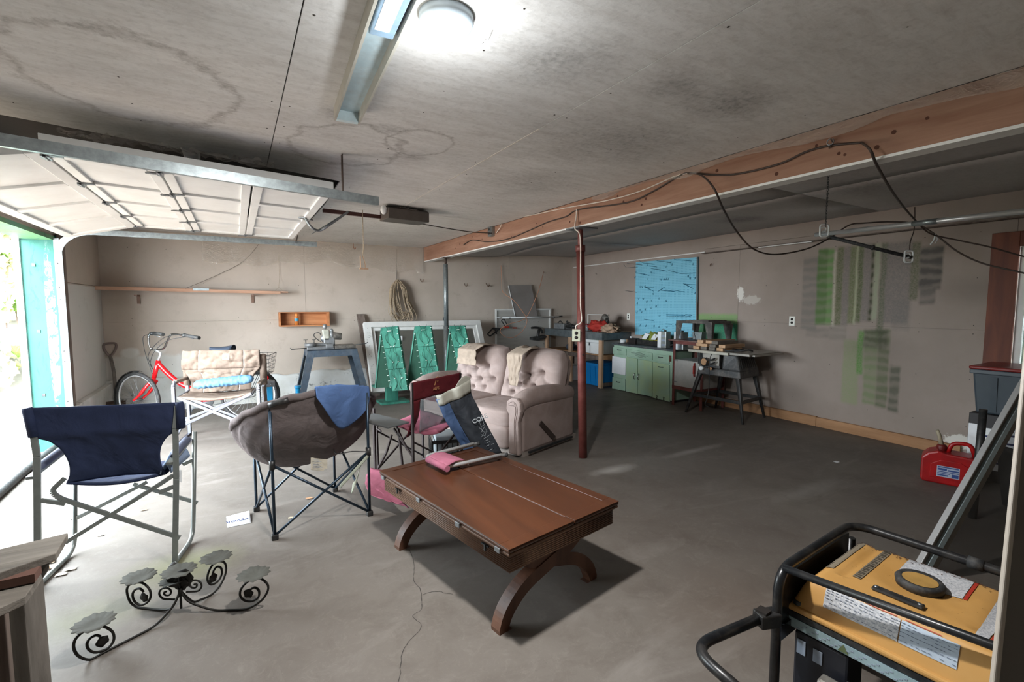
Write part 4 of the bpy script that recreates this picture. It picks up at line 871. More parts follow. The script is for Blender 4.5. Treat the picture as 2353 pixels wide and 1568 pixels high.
def fn(u, v):
    a, c = pl(LE2, v), pl(RE2, v); p = a.lerp(c, u); k = 0
    for q in (.42, .78): k -= .022*math.exp(-((v-q)/.018)**2)
    for q in (.22, .80): k -= .012*math.exp(-((u-q)/.012)**2)
    return p+fd*(.05+.02*math.sin(3.14*u)+.02*abs(math.sin(v*8))+k+.09*max(0, v-.6)+crump(u, v, .028, 7))
MB().grid(fn, 70, 50).build('back_pad', m_tn, tc, solid=.02)
for u0 in (.22, .80): MB().tube([fn(u0, k/20)+fd*.014 for k in range(21)], .0035, 5).build('white_piping', M['paper'], tc)
MB().slab([fn(.53,.2)+fd*.02, fn(.62,.2)+fd*.02, fn(.62,.07)+fd*.02, fn(.53,.07)+fd*.02], .003).build('maker_patch', mat('pale patch', 'c9c2bb', .7), tc)
for g, z0, z1 in ((tRL, .56, .89), (tRR, .58, .90)): MB().cyl(zp(g, z0), zp(g, z1), .036, .034, 14).sph(zp(g, z1), .034, None, .02).build('post_sleeve', m_tn, tc)
sA, sB, sC, sDd = tf_(409,915), tf_(579,905), tr_(590,893), tr_(444,897)
MB().grid(lambda u, v: (sA*(1-u)+sB*u)*(1-v)+(sDd*(1-u)+sC*u)*v-V((0,0,.035*math.sin(3.14*u)-crump(u,v,.01,6))), 24, 14).build('seat_pad', m_tn, tc, solid=.02)
MB().grid(lambda u, v: zp(tRR, .62)+V((.02,-.06,0))+fd*(.25*u)+V((.015*math.sin(9*u)*v, 0, -.36*v*(1-.25*u)-.02)), 14, 14).build('side_pocket', m_tn, tc, solid=.004)
q0, q1 = tf_(442,897), tf_(585,882)
b = MB()
def fn(u, v):
    a = 2*math.pi*v; r = .047*(1-(2*u-1)**8)**.5+.001; r *= 1+.22*nz(u*26, math.cos(a)*2, math.sin(a)*2)
    return q0.lerp(q1, u)+V((0, .12, .035))+fd*(-math.cos(a)*r*1.7)+V((0,0,math.sin(a)*r))
tag(b.grid(fn, 60, 20).build('pillow', fabric('faded sky blue cotton', '4f7392', .75, .12, .6)), 'long faded blue pillow lying across the seat of the tan camping chair', 'pillow')
# ================================================================= BICYCLE
bk = thing('bicycle', (-.45, 6.8, 0), 'red step-through bicycle with black fenders and rear wire basket behind the tan chair', 'bicycle')
Hf, Hr = Z(317, 919, .33), Z(574, 908, .33); Hf.z = Hr.z = .33
bd = (Hf-Hr).normalized(); bp = VP(Hf, Hr)
def wheel(c, d, nm):
    n = V((-d.y, d.x, 0)); w = MB().tube([c+d*.31*math.cos(a)+V((0,0,.31*math.sin(a))) for a in [2*math.pi*k/48 for k in range(48)]], .021, 10, True).build(nm, M['rubber'], bk)
    MB().tube([c+d*.288*math.cos(a)+V((0,0,.288*math.sin(a))) for a in [2*math.pi*k/48 for k in range(48)]], .010, 8, True).build('rim', M['alu'], w)
    s_ = MB()
    for k in range(28):
        a = 2*math.pi*k/28; s_.tube([c+n*(.03 if k % 2 else -.03)+d*.02*math.cos(a+.6)+V((0,0,.02*math.sin(a+.6))), c+d*.285*math.cos(a)+V((0,0,.285*math.sin(a)))], .0012, 4, cap=False)
    s_.build('spokes', M['steel'], w)['kind'] = 'stuff'
    MB().cyl(c-n*.05, c+n*.05, .018, None, 12).build('hub', M['steel'], w)
st = Matrix.Rotation(math.radians(-28), 3, 'Z') @ bd
wheel(Hf, st, 'front_wheel'); wheel(Hr, bd, 'rear_wheel')
def fender(c, d, a0, a1):
    def fn(u, v):
        a = math.radians(a0+(a1-a0)*u); w_ = (v-.5)*.055; n = V((-d.y, d.x, 0)); r = .348-.012*(2*v-1)**2
        return c+d*r*math.cos(a)+V((0,0,r*math.sin(a)))+n*w_
    return MB().grid(fn, 30, 6).build('fender', M['black_pl'], bk, solid=.002)
fender(Hf, st, 62, 100); fender(Hf, st, -25, 60); fender(Hr, bd, 20, 200)
H1, H0 = bp(354, 868), bp(364, 829)
ax = (H0-H1).normalized(); n_ = V((-st.y, st.x, 0))
MB().cyl(H1, H0, .024, None, 14).build('head_tube', M['red_gloss'], bk); cr = H1-ax*.05
for s_ in (-1, 1): MB().tube(spline([cr+n_*.03*s_, cr.lerp(Hf, .3)+n_*.05*s_-bd*.01, cr.lerp(Hf, .7)+n_*.052*s_-bd*.015, Hf+n_*.052*s_], 6), [.018]*12+[.013]*7, 10).build('fork_blade', M['red_gloss'], bk)
MB().cyl(H1, cr, .022, None, 12).sph(cr, .05, .035, .03).build('fork_crown', M['red_gloss'], bk)
BB = Hr.lerp(Hf, .42); BB.z = .28; ST = Hr.lerp(Hf, .26); ST.z = .74
MB().tube(spline([H0-ax*.03, bp(385,858), bp(412,880), bp(442,896), BB], 6), [.028]*25, 12).build('down_tube', M['red_gloss'], bk)
MB().cyl(BB, ST, .016, None, 12).build('seat_tube', M['red_gloss'], bk); MB().cyl(ST, ST+V((0,0,.20)), .0125, None, 10).build('seat_post', M['chrome'], bk)
for s_ in (-1, 1):
    nn = V((-bd.y, bd.x, 0))*.05*s_; MB().tube([BB+nn*.3, Hr+nn], .009, 8).build('chain_stay', M['red_gloss'], bk); MB().tube([ST+nn*.2-V((0,0,.08)), Hr+nn], .008, 8).build('seat_stay', M['red_gloss'], bk)
nn = V((-bd.y, bd.x, 0))
MB().lathe([(.001,.006),(.085,.006),(.09,0),(.085,-.006),(.001,-.006)], BB-nn*.06, 28, nn).build('chainring', M['steel'], bk)
for s_ in (-1, 1): MB().bar(BB+nn*.07*s_, BB+nn*.09*s_+bd*.13*s_+V((0,0,-.10*s_)), .012, .022, nn).box(BB+nn*.09*s_+bd*.13*s_+V((-.03,-.04,-.10*s_-.01)), BB+nn*.09*s_+bd*.13*s_+V((.03,.04,-.10*s_+.012))).build('pedal_crank', M['dark_steel'], bk)
MB().tube(spline([BB-nn*.06+V((0,0,.08)), Hr-nn*.06+V((0,0,.04)), Hr-nn*.06-bd*.04, Hr-nn*.06-V((0,0,.04)), BB-nn*.06-V((0,0,.08))], 4), .004, 5).build('chain', M['dark_steel'], bk)
sc = bp(510, 803); b = MB()
def fn(u, v):
    a = 2*math.pi*v; w_ = .10*(1-u)**.7*(1 if u > .02 else .7)+.022; return sc+bd*(.13*(2*u-1))+nn*w_*math.cos(a)+V((0,0,(.022+.02*(1-u))*math.sin(a)+.012*(2*u-1)**2))
b.grid(fn, 20, 16).build('saddle', mat('slate saddle', '3d4756', .4), bk)
MB().tube(rounded([H0, bp(370,812), bp(357,804)], .02), .013, 10).build('stem', M['alu'], bk)
hc = bp(357, 804); L1 = hc+n_*0
hb = [D(341,773,5.61), D(342,797,5.63), D(351,804,5.65), hc, D(377,803,5.52), D(390,772,5.44), D(397,767,5.44), D(428,772,5.31)]
MB().tube(spline(rounded(hb, .06, 4), 3), .011, 8).build('handlebar', M['chrome'], bk)
MB().tube([D(341,773,5.61), D(345,765,5.59), D(355,766,5.52)], .010, 8).build('bar_end', M['chrome'], bk)
MB().cyl(D(354,766,5.52), D(375,769,5.44), .019, .02, 12).build('grip', M['rubber'], bk); MB().cyl(D(426,771,5.31), D(458,777,5.25), .018, .02, 12).build('grip', M['rubber'], bk)
for q in (D(424,771,5.31), D(350,767,5.53)): MB().sph(q, .028, .022, .022).build('brake_clamp', M['dark_steel'], bk)
MB().tube([D(428,774,5.31), D(445,779,5.27)], .005, 6).build('brake_lever', M['dark_steel'], bk); MB().tube([D(352,770,5.52), D(370,775,5.46)], .005, 6).build('brake_lever', M['steel'], bk)
for P in ([D(424,775,5.31), D(385,783,5.44), D(355,808,5.48), D(345,835,5.52), D(352,850,5.57)], [D(418,768,5.31), D(380,775,5.44), D(352,798,5.52), D(340,820,5.54), D(350,845,5.57)], [D(341,769,5.57), D(329,775,5.59), D(331,800,5.59), D(338,825,5.59), D(350,860,5.59)]):
    MB().tube(spline(P, 6), .0035, 5).build('brake_cable', M['rubber'], bk)
# basket
bo = Hr-bd*.02; bo.z = .60; wr = MB(); W2, D2, H2 = .15, .13, .24
def B3(a, c, z): k = 1+.25*z/H2; return bo-bd*.10+bd*c*k+nn*a*k+V((0,0,z))
for z in [H2*k/5 for k in range(6)]: wr.tube([B3(-W2,-D2,z), B3(W2,-D2,z), B3(W2,D2,z), B3(-W2,D2,z)], .0028 if z < H2 else .004, 5, True)
for k in range(7):
    a = -W2+2*W2*k/6; c = -D2+2*D2*k/6
    for P in ([B3(a,-D2,H2), B3(a,-D2,0), B3(a,D2,0), B3(a,D2,H2)], [B3(-W2,c,H2), B3(-W2,c,0), B3(W2,c,0), B3(W2,c,H2)]): wr.tube(P, .0024, 4)
wr.build('basket', M['dark_steel'], bk); MB().bar(bo-bd*.2, bo+bd*.15, .10, .008).build('carrier_rack', M['dark_steel'], bk)
for s_ in (-1, 1): MB().tube([bo-bd*.1+nn*.05*s_, Hr+nn*.06*s_], .004, 6).build('rack_stay', M['dark_steel'], bk)
MB().sph(bo-bd*.19-V((0,0,.06)), .02, .04, .03).build('rear_reflector', M['red_gloss'], bk)
# bright blue tubes behind the moon chair
m_cy = mat('bright blue plastic', '1f93c9', .35, 0, .05)
p = D(618, 880, 5.3); t = thing('blue_board', (p.x, p.y, 0), 'bright blue upright plastic panel standing between tan chair and moon chair', 'panel')
MB().box((p.x-.035, p.y-.03, 0), (p.x+.035, p.y+.03, .56)).build('panel', m_cy, t, bevel=.012); MB().box((p.x-.05, p.y-.035, .52), (p.x+.06, p.y+.035, .59)).cyl((p.x+.02,p.y-.06,.555),(p.x+.02,p.y+.06,.555),.012).build('bracket', M['steel'], t, bevel=.008)
p = D(684, 893, 5.9); t = thing('blue_tube', (p.x, p.y, 0), 'small bright blue capped tube standing below the saw stand', 'tube')
MB().cyl((p.x,p.y,0), (p.x,p.y,.40), .028).build('tube', m_cy, t); MB().cyl((p.x,p.y,.395), (p.x,p.y,.43), .038).build('cap', m_cy, t, bevel=.004)
# ================================================================= FAR WALL ITEMS
sh = thing('shovel', WA(262, 945, .15), 'old shovel with wooden D-handle leaning on the wall left of the bicycle', 'shovel')
P = [WA(267,925,.42), WA(262,860,.26), WA(256,830,.16), WA(253,818,.12)]
MB().tube(spline(P, 5), .019, 10).build('shaft', M['greywoodz'], sh)
q = [WA(253,818,.12), WA(241,806,.12), WA(238,795,.12), WA(243,790,.12), WA(262,789,.12), WA(267,794,.12), WA(264,806,.12)]
MB().tube(spline(q, 5, True), .014, 8, True).build('d_handle', mat('aged handle', '71635d', .7), sh)
q = WA(267,925,.42); MB().grid(lambda u, v: q+V((.10*(2*u-1)*(1-.35*v*v), -.06*v-.03*(2*u-1)**2-.0, .02-.30*v+.0)), 10, 10).build('blade', mat('rusty blade', '4b3c34', .7, .4), sh, solid=.004)
MB().cyl(WA(266,900,.36), WA(267,925,.42), .022, .026, 10).build('socket', M['dark_steel'], sh)
sf2 = thing('wall_shelf', WA(420, 662, .1), 'long reddish plywood shelf board high on the far wall above the bicycle', 'shelf')
a, c = WA(187, 658, 0), WA(658, 671, 0)
MB().hexa([(a.x,7.70,a.z-.025),(c.x,7.70,c.z-.02),(c.x,7.965,c.z-.02),(a.x,7.965,a.z-.025)], [(a.x,7.70,a.z+.0),(c.x,7.70,c.z+.0),(c.x,7.965,c.z+.0),(a.x,7.965,a.z+.0)]).build('board', M['shelfw'], sf2, bevel=.002)
MB().hexa([(a.x,7.69,a.z-.045),(c.x-.1,7.69,c.z-.04),(c.x-.1,7.70,c.z-.04),(a.x,7.70,a.z-.045)], [(a.x,7.69,a.z-.002),(c.x-.1,7.69,c.z-.002),(c.x-.1,7.70,c.z-.002),(a.x,7.70,a.z-.002)]).build('lipping', M['shelfw'], sf2, bevel=.001)
for px in (318, 580): q = WA(px, 676); MB().box((q.x-.018, 7.955, q.z-.13), (q.x+.018, 7.965, q.z-.01)).box((q.x-.018, 7.75, q.z-.03), (q.x+.018, 7.965, q.z-.012)).build('bracket', mat('brown bracket', '7b6152', .6, .4), sf2)
q = WA(462, 665, .28); MB().box((q.x-.09, 7.684, q.z-.018), (q.x+.09, 7.689, q.z+.014)).build('grey_tape', M['galv'], sf2)
MB().tube([WA(640,585,.02), WA(642,640,.03), WA(640,663,.2)], .002, 4).tube([WA(632,668,.2), WA(641,660,.1), WA(650,668,.2)], .002, 4).build('support_string', M['rope'], sf2)
cb = thing('wall_cubby', WA(700, 748, .1), 'small open wooden box shelf on the far wall holding one spray can', 'shelf')
a, c = Y(641, 718, 7.80), Y(758, 749, 7.80); x0, x1, z0, z1 = a.x, c.x, c.z, a.z
for q in ((x0, x0+.02, z0, z1), (x1-.03, x1, z0, z1), (x0+.02, x1-.03, z1-.012, z1), (x0+.02, x1-.03, z0, z0+.02)): MB().box((q[0], 7.80, q[2]), (q[1], 7.955, q[3])).build('side_board', M['cubby'], cb, bevel=.001)
MB().box((x0+.02, 7.955, z0), (x1-.02, 7.967, z1)).build('back_board', M['cubby'], cb)
q = Y(682, 746, 7.86); sc_ = thing('spray_can', (q.x, 7.86, z0+.02), 'orange spray can with blue label standing in the small wall box', 'can')
zb = z0+.02
MB().lathe([(.001,0),(.03,0),(.03,.12),(.022,.135),(.001,.135)], (q.x,7.86,zb), 16).build('can', mat('orange can', 'c8793a', .35), sc_)
MB().lathe([(.0305,.06),(.0305,.10)], (q.x,7.86,zb), 16).build('label', mat('blue label', '2e8fb0', .4), sc_); MB().lathe([(.022,.135),(.022,.175),(.001,.177)], (q.x,7.86,zb), 14).build('cap', mat('orange cap', 'd98a4a', .4), sc_)
# clear plastic sheet stapled along the top of the far wall
def fn(u, v):
    px = 463+507*u; py = 541+27*u+.6; a = WA(px, py); bz = WA(px, 541+58*(1-.0*u)+22*u+6*math.sin(u*9)+4*math.sin(u*31)+(8 if u > .97 else 0)).z
    return V((a.x, 7.955-(.02+.03*abs(math.sin(u*23)))*v-.02*abs(nz(u*30, v*6)), min(a.z, 2.435)*(1-v)+bz*v))
tag(MB().grid(fn, 140, 14).build('plastic_sheet', m_plast), 'clear crumpled plastic sheet stapled along the top of the far wall', 'plastic sheet')
# rope coil
rc = thing('rope_coil', WA(910, 690, .08), 'large bundle of beige rope hanging from a nail above the stored window', 'rope')
top = WA(912, 645, .06); b = MB(); random.seed(3)
for k in range(26):
    wl = random.uniform(.05, .2); L_ = random.uniform(.55, .76); sh_ = random.uniform(-.02, .16); dy = -random.uniform(0, .07)
    P = [top+V((random.uniform(-.02,.02), dy*.5, random.uniform(-.01,.01))), top+V((-wl*.7+sh_*.2, dy, -.14)), top+V((-wl*.9+sh_*.5+random.uniform(-.02,.02), dy, -L_*.6)), top+V((-wl*.9+sh_, dy, -L_*.88)), top+V((sh_, dy*.6, -L_)), top+V((wl*1.0+sh_, dy, -L_*.85)), top+V((wl*.8+sh_*.5+random.uniform(-.02,.02), dy, -L_*.5)), top+V((wl*.6+sh_*.2, dy, -.12))]
    b.tube(spline(P, 5, True), .0052, 5, True)
b.build('strands', M['rope'], rc)
b = MB(); b.tube(spline([top+V((.015*math.cos(k*1.3), -.04+.02*math.sin(k*1.3), .02-.008*k)) for k in range(12)], 3), .006, 5)
b.build('tie', M['rope'], rc); MB().tube([WA(912,620,0), WA(912,640,.03), WA(912,646,.05)], .004, 5).build('nail', M['dark_steel'], rc)
tag(MB().tube([WA(912,572,.04), WA(912,636,.03)], .0018, 4).build('thin_string', M['wire']), 'thin string running up the wall above the rope bundle', 'string')
for px, py, lab in ((968,645,'small hook on the far wall beside the galvanised post'),(1069,655,'bent wire hook on the far wall right of the galvanised post'),(1119,655,'double wire hook on the far wall left of the grey panel')):
    q = WA(px, py); b = MB().tube(spline([q+V((-.02,0,.03)), q+V((-.02,-.03,-.01)), q+V((0,-.05,-.025)), q+V((.02,-.05,-.01)), q+V((.02,-.05,.025))], 4), .004, 6)
    if px == 1119: b.tube(spline([q+V((-.03,-.05,.0)), q+V((0,-.055,-.04)), q+V((.03,-.05,-.01))], 4), .004, 6)
    tag(b.build('wall_hook', mat('rusty hook', '6e4a33', .6, .5)), lab, 'hook')
q = Z(812, 560, 2.43); tag(MB().tube(spline([q, q+V((0,0,-.05)), q+V((.02,0,-.09)), q+V((.035,0,-.06))], 4), .004, 6).build('ceiling_hook', mat('rusty hook', '8a5030', .6, .4)), 'rusty hook screwed into the ceiling left of the pull cord', 'hook')
# weathered board
q0, q1 = V((1.80, 7.60, 0)), Y(822, 722, 7.93)
tag(MB().hexa([(1.79,7.46,0),(1.94,7.46,0),(1.94,7.50,0),(1.79,7.50,0)], [(q1.x-.02,7.90,q1.z),(q1.x+.10,7.90,q1.z),(q1.x+.10,7.945,q1.z),(q1.x-.02,7.945,q1.z)]).build('weathered_board', M['oldwood'], bevel=.006), 'dark weathered board leaning on the wall between saw stand and window', 'board')
# ---- stored window
wy0, wy1 = 7.30, 7.80
def WI(px, py):                                     # point in the leaning plane of the stored window
    n = V((0, -1, (wy1-wy0)/1.15)).normalized(); return onp(px, py, (0, wy0, .0), n)
wd = thing('stored_window', (2.6, 7.4, 0), 'large white framed double window leaning on the far wall behind the green ramps', 'window')
o_ = [WI(833,745), WI(1097,740), WI(1102,905), WI(856,912)]; 
o_[3].z = o_[2].z = max(min(o_[2].z, o_[3].z), .02); o_ = [V((1.70+.0, wy1-.02, 1.14)), V((3.66, wy1-.02, 1.14)), V((3.66, wy0, .06)), V((1.70, wy0, .06))]
o_[0] = WI(833,745); o_[1] = WI(1099,740); o_[3] = V((o_[0].x+.0, wy0+.03, .07)); o_[2] = V((o_[1].x, wy0+.03, .07))
wu = (o_[1]-o_[0]).normalized(); wvv = (o_[0]-o_[3]).normalized(); WW = (o_[1]-o_[0]).length; WH = (o_[0]-o_[3]).length; wnn = wu.cross(wvv)
def wbar(a0, a1, b0, b1, th, off, nm, m=None): return MB().ob(o_[3]+wu*a0+wvv*b0+wnn*off, wu*(a1-a0), wvv*(b1-b0), wnn*th).build(nm, m or M['white_paint'], wd, bevel=.003 if m is None else 0)
for q in ((0,WW,0,.10),(0,WW,WH-.09,WH),(0,.11,.10,WH-.09),(WW-.09,WW,.10,WH-.09)): wbar(*q, .09, 0, 'outer_frame')
for q in ((.11,WW-.09,.10,.16),(.11,WW-.09,WH-.14,WH-.09),(.11,.17,.16,WH-.14),(WW-.15,WW-.09,.16,WH-.14),(WW*.49,WW*.49+.05,.16,WH-.14)): wbar(*q, .05, .005, 'sash')
mgd = glassm('dusty dark glass', '6f6e66', .12, .55)
wbar(.17, WW*.49, .16, WH-.14, .005, .02, 'pane', mgd); wbar(WW*.49+.05, WW-.15, .16, WH-.14, .005, .02, 'pane', mgd)
b = MB()
for k in range(24): b.cyl(o_[3]+wu*random.uniform(.02,.1)+wvv*random.uniform(.1,WH)+wnn*.0905, o_[3]+wu*.05+wvv*.1+wnn*.0905, .001) if 0 else b.sph(o_[3]+wu*random.uniform(.02,.09)+wvv*random.uniform(.1,WH-.05)+wnn*.091, .004, None, None, 5, 4)
b.build('nail_head', M['slot'], wd)['kind'] = 'stuff'
for px, py in ((920,777),(1031,768)): q = WI(px, py)-V((0,.06,0)); MB().box((q.x-.014, q.y-.002, q.z-.035), (q.x+.014, q.y, q.z+.035)).build('sticker', M['paper'], wd)
# ---- green A-frame ramps with string lights
m_gr = woodm('green stained boards', '124f42', '468e7a', .6, 2, .6, .15); m_gd = mat('shaded rear green', '0c3f2e', .8); m_bw = mat('fairy light bulb', 'd8e6da', .3)  # darker green on the rear panel paints in the shaded gap behind the slats
def ramp(tl, tr, bl, br, d_t, d_b, lab, rows, stand=False):
    TL, TR, BL, BR = D(*tl, d_t), D(*tr, d_t), D(*bl, d_b), D(*br, d_b)
    g_ = thing('green_tree_frame', (( BL.x+BR.x)/2, (BL.y+BR.y)/2+.15, 0), lab, 'decoration', 'green wooden tree frames with fairy lights')
    n = (TR-TL).cross(TL-BL).normalized()
    if n.y > 0: n = -n
    for k in range(rows):
        v0, v1 = k/rows, (k+1)/rows
        for u0, u1 in ((0,.325),(.335,.66),(.67,1)):
            q = [TL.lerp(BL, v).lerp(TR.lerp(BR, v), u) for u, v in ((u0,v0),(u1,v0),(u1,v1+.02),(u0,v1+.02))]
            MB().hexa([q[0]-n*.0, q[1]-n*.0, q[2]+n*.030, q[3]+n*.030], [q[0]+n*.012, q[1]+n*.012, q[2]+n*.046, q[3]+n*.046]).build('slat', m_gr, g_, bevel=.002)
    for e_, f_ in ((TL, BL), (TR, BR)): MB().bar(e_-n*.015, f_-n*.015, .02, .04, n).build('side_rail', m_gr, g_, bevel=.002)
    bk_ = V((0, .42, 0)); e2 = [BL+V((-.16,.30,0)), BR+V((-.16,.30,0))]
    for e_, f_ in ((TL, e2[0]), (TR, e2[1])): MB().bar(e_-n*.02, f_, .02, .03).build('rear_rail', m_gr, g_)
    MB().add([TL-n*.022, TR-n*.022, e2[1], e2[0]], [(0,1,2,3)]).build('rear_panel', m_gd, g_, solid=.01)
    lw = MB(); bb = MB(); L_ = []
    for side in range(2):
        P = []
        for k in range(13):
            v = k/12; u = (.30+.35*side)+.14*math.sin(k*1.9+side*2); P.append(TL.lerp(BL, v).lerp(TR.lerp(BR, v), u)+n*.046)
        lw.tube(spline(P, 3), .0028, 4); L_ += P[1::3]
    for k in range(11): v = (k+.5)/11; L_.append(TL.lerp(BL, v)+n*.03+V((-.02,0,.004*math.sin(k*3)))); L_.append(TR.lerp(BR, v)+n*.03+V((.012*math.sin(k*5),0,0)))
    lw.build('light_wire', mat('green wire', '0a3a26', .6), g_)
    p0 = None
    for p in L_:
        if p0 is None: p0 = MB().cyl(p+V((-.013,0,-.003)), p+V((.013,-.004,.004)), .0042, None, 6).build('bulb', m_bw, g_); me = p0.data; c_ = p-ORG[g_.name]; [setattr(v, 'co', v.co-c_) for v in me.vertices]; p0.location = c_
        else: o = p0.copy(); C.objects.link(o); o.location = p-ORG[g_.name]; o.rotation_euler = (random.uniform(-1,1), 0, random.uniform(-1,1))
    return g_, BL, BR
g1, BL, BR = ramp((876,754),(914,750),(903,898),(938,895), 6.75, 6.35, 'green slatted wooden tree frame with fairy lights at the left of the window', 3)
ramp((954,751),(990,749),(978,893),(1013,888), 6.75, 6.35, 'green slatted wooden tree frame with fairy lights in the middle of the window', 3)
ramp((1034,750),(1068,749),(1066,900),(1100,892), 6.70, 6.25, 'green slatted wooden tree frame with fairy lights nearest the loveseat', 3)
q = Z(905, 937, 0); s_ = thing('green_stand', q+V((.05,.15,0)), 'green wooden mailbox-like stand on a flat base under the left tree frame', 'stand')
qc = Z(902, 925, 0)
MB().box((qc.x-.20, qc.y-.14, 0), (qc.x+.22, qc.y+.16, .03)).build('base', m_gr, s_, bevel=.003); MB().box((qc.x-.09, qc.y-.03, .03), (qc.x+.08, qc.y+.08, .26)).build('post', m_gr, s_, bevel=.003)
MB().box((qc.x-.28, qc.y-.06, .25), (qc.x+.06, qc.y+.10, .275)).build('shelf_board', m_gr, s_, bevel=.003)
for k in range(3): MB().box((2.0+.0*k, 7.02+.055*k, 0), (3.4-.05*k, 7.07+.055*k, .03+.012*k)).build('stored_plank', M['greywood']) if k < 0 else None
for k, (y0, lab) in enumerate(((7.06,'front one of the planks on the floor under the stored window'),(7.16,'rear one of the planks on the floor under the stored window'))): tag(MB().box((2.05, y0, 0), (3.5, y0+.08, .045)).build('floor_plank', M['greywood'], bevel=.003), 'grey weathered '+lab, 'plank')
# ---- chop saw on steel stand
sA_ = Y(706, 806, 7.25); sB_ = Y(820, 800, 7.25); zt = sA_.z
m_sb = mat('blue grey steel', '5b6b7b', .45, .4, .2, 14, dust=.25)
ss = thing('saw_stand', ((sA_.x+sB_.x)/2, 7.35, 0), 'blue-grey sheet metal stand with splayed legs under the chop saw', 'stand')
x0, x1 = sA_.x, sB_.x; y0, y1 = 7.22, 7.58
MB().box((x0, y0, zt-.10), (x1, y0+.004, zt)).build('apron', m_sb, ss); MB().box((x0, y1-.004, zt-.10), (x1, y1, zt)).build('apron', m_sb, ss); MB().box((x0, y0, zt-.006), (x1, y1, zt)).build('top_plate', m_sb, ss)
for sx, xx in ((-1, x0), (1, x1)):
    MB().box((xx-.002, y0, zt-.1), (xx+.002, y1, zt)).build('apron', m_sb, ss)
    for sy, yy in ((-1, y0), (1, y1)):
        ft = V((xx+sx*.17, yy+sy*.06, 0)); t0 = V((xx, yy, zt-.02)); w_ = .10
        MB().hexa([ft, ft+V((-sx*w_*.8,0,0)), ft+V((-sx*w_*.8,-sy*.004,0)), ft+V((0,-sy*.004,0))], [t0, t0+V((-sx*w_,0,0)), t0+V((-sx*w_,-sy*.004,0)), t0+V((0,-sy*.004,0))]).hexa([ft, ft+V((0,-sy*.07,0)), ft+V((-sx*.004,-sy*.07,0)), ft+V((-sx*.004,0,0))], [t0, t0+V((0,-sy*.08,0)), t0+V((-sx*.004,-sy*.08,0)), t0+V((-sx*.004,0,0))]).build('leg', m_sb, ss)
cs = thing('chop_saw', ((x0+x1)/2, 7.4, zt), 'dusty grey metal cutting saw with side support rods on the steel stand', 'saw')
m_cs = mat('saw casting', '8d9092', .5, .5, .25, 18, dust=.5); m_sd = mat('dusty dark motor', '57544f', .6, .2, .3, 18, dust=.6)
MB().box((x0+.0, 7.28, zt), (x0+.38, 7.5, zt+.05)).build('base', m_cs, cs, bevel=.01); MB().cyl((x0+.05,7.32,zt+.05), (x0+.05,7.32,zt+.10), .075, None, 20).build('turntable', m_cs, cs)
MB().ob((x0+.08,7.30,zt+.06), (.26,.04,-.01), (0,.07,0), (0,0,.035)).build('vice_arm', m_cs, cs, bevel=.008); MB().box((x0+.26, 7.26, zt+.02), (x0+.36, 7.34, zt+.08)).build('vice_jaw', m_cs, cs, bevel=.008)
MB().box((x0+.38, 7.28, zt), (x1-.01, 7.5, zt+.055)).build('motor_base', m_sd, cs, bevel=.01)
MB().ob((x0+.24,7.36,zt+.12), (.10,0,.0), (0,.05,0), (-.02,0,.17)).build('blade_guard', mat('pale guard', 'b5b4a6', .5, .1, .15, 20), cs, bevel=.02)
MB().sph((x0+.265,7.38,zt+.33), .032, .03, .04).build('handle_knob', m_cs, cs); MB().cyl((x0+.36,7.40,zt+.14), (x0+.36,7.40,zt+.27), .03, .028, 14).sph((x0+.36,7.4,zt+.27), .028).build('gear_case', m_cs, cs)
MB().cyl((x0+.38,7.40,zt+.19), (x0+.50,7.40,zt+.175), .055, .05, 18).build('motor', m_sd, cs, bevel=.006); MB().box((x0+.24,7.36,zt+.05), (x0+.40,7.46,zt+.17)).build('pivot_block', m_cs, cs, bevel=.015)
MB().lathe([(.001,.002),(.07,.002),(.07,-.002),(.001,-.002)], (x0+.28,7.415,zt+.15), 26, (0,1,0)).build('saw_blade', M['steel'], cs)
q = V((x0, 7.3, zt+.03)); MB().tube([q+V((.02,0,0)), q+V((-.20,0,-.006)), q+V((-.215,0,.012))], .007, 6).build('support_rod', M['dark_steel'], cs)
q = V((x1, 7.3, zt+.05)); MB().tube([q+V((-.03,0,.0)), q+V((.15,0,.012)), q+V((.17,0,.03)), q+V((.165,0,.035))], .006, 6).build('support_rod', M['dark_steel'], cs)
for dx in (.0, .11): MB().cyl((x0-.01+dx,7.3,zt+.08),(x0-.01+dx,7.3,zt+.15),.008).bar((x0-.04+dx,7.3,zt+.15),(x0+.02+dx,7.3,zt+.152),.008,.008).build('clamp_screw', m_sd, cs)
MB().tube(spline([(x0+.22,7.5,zt+.1),(x0+.14,7.5,zt+.17),(x0+.13,7.48,zt+.22),(x0+.19,7.46,zt+.24),(x0+.22,7.44,zt+.2)], 5), .006, 6).build('power_cord', M['rubber'], cs)
# ================================================================= RED CAMP CHAIR
rN, rF = G(945, 3.55), G(1056, 3.98); rd = (rF-rN).normalized(); rf = V((-rd.y, rd.x, 0))
if (rf.x*math.sin(TH)+rf.y*math.cos(TH)) < 0 and rf.x > 0: rf = -rf
rfN, rfF = rN+rf*.47, rF+rf*.47; rv, rs = VP(rN, rF), VP(rN, rfN)
m_rd = fabric('dark red canvas', '5a1c22', .75, .12, .4); m_pk2 = fabric('rose canvas', '965566', .8, .12, .4); m_dt = mat('dark brown tube', '3b3434', .4, .5, .2, 20)
rc_ = thing('red_camp_chair', (rN+rF+rfN+rfF)/4, 'dark red folding camp chair with grey mesh back and side tray beyond the coffee table', 'chair')
def R2(P, w_=.022, h_=.016, nm='leg', m=None): 
    b = MB()
    for i in range(len(P)-1): b.bar(P[i], P[i+1], w_, h_, (1,.3,0))
    return b.build(nm, m or m_dt, rc_, bevel=.002)
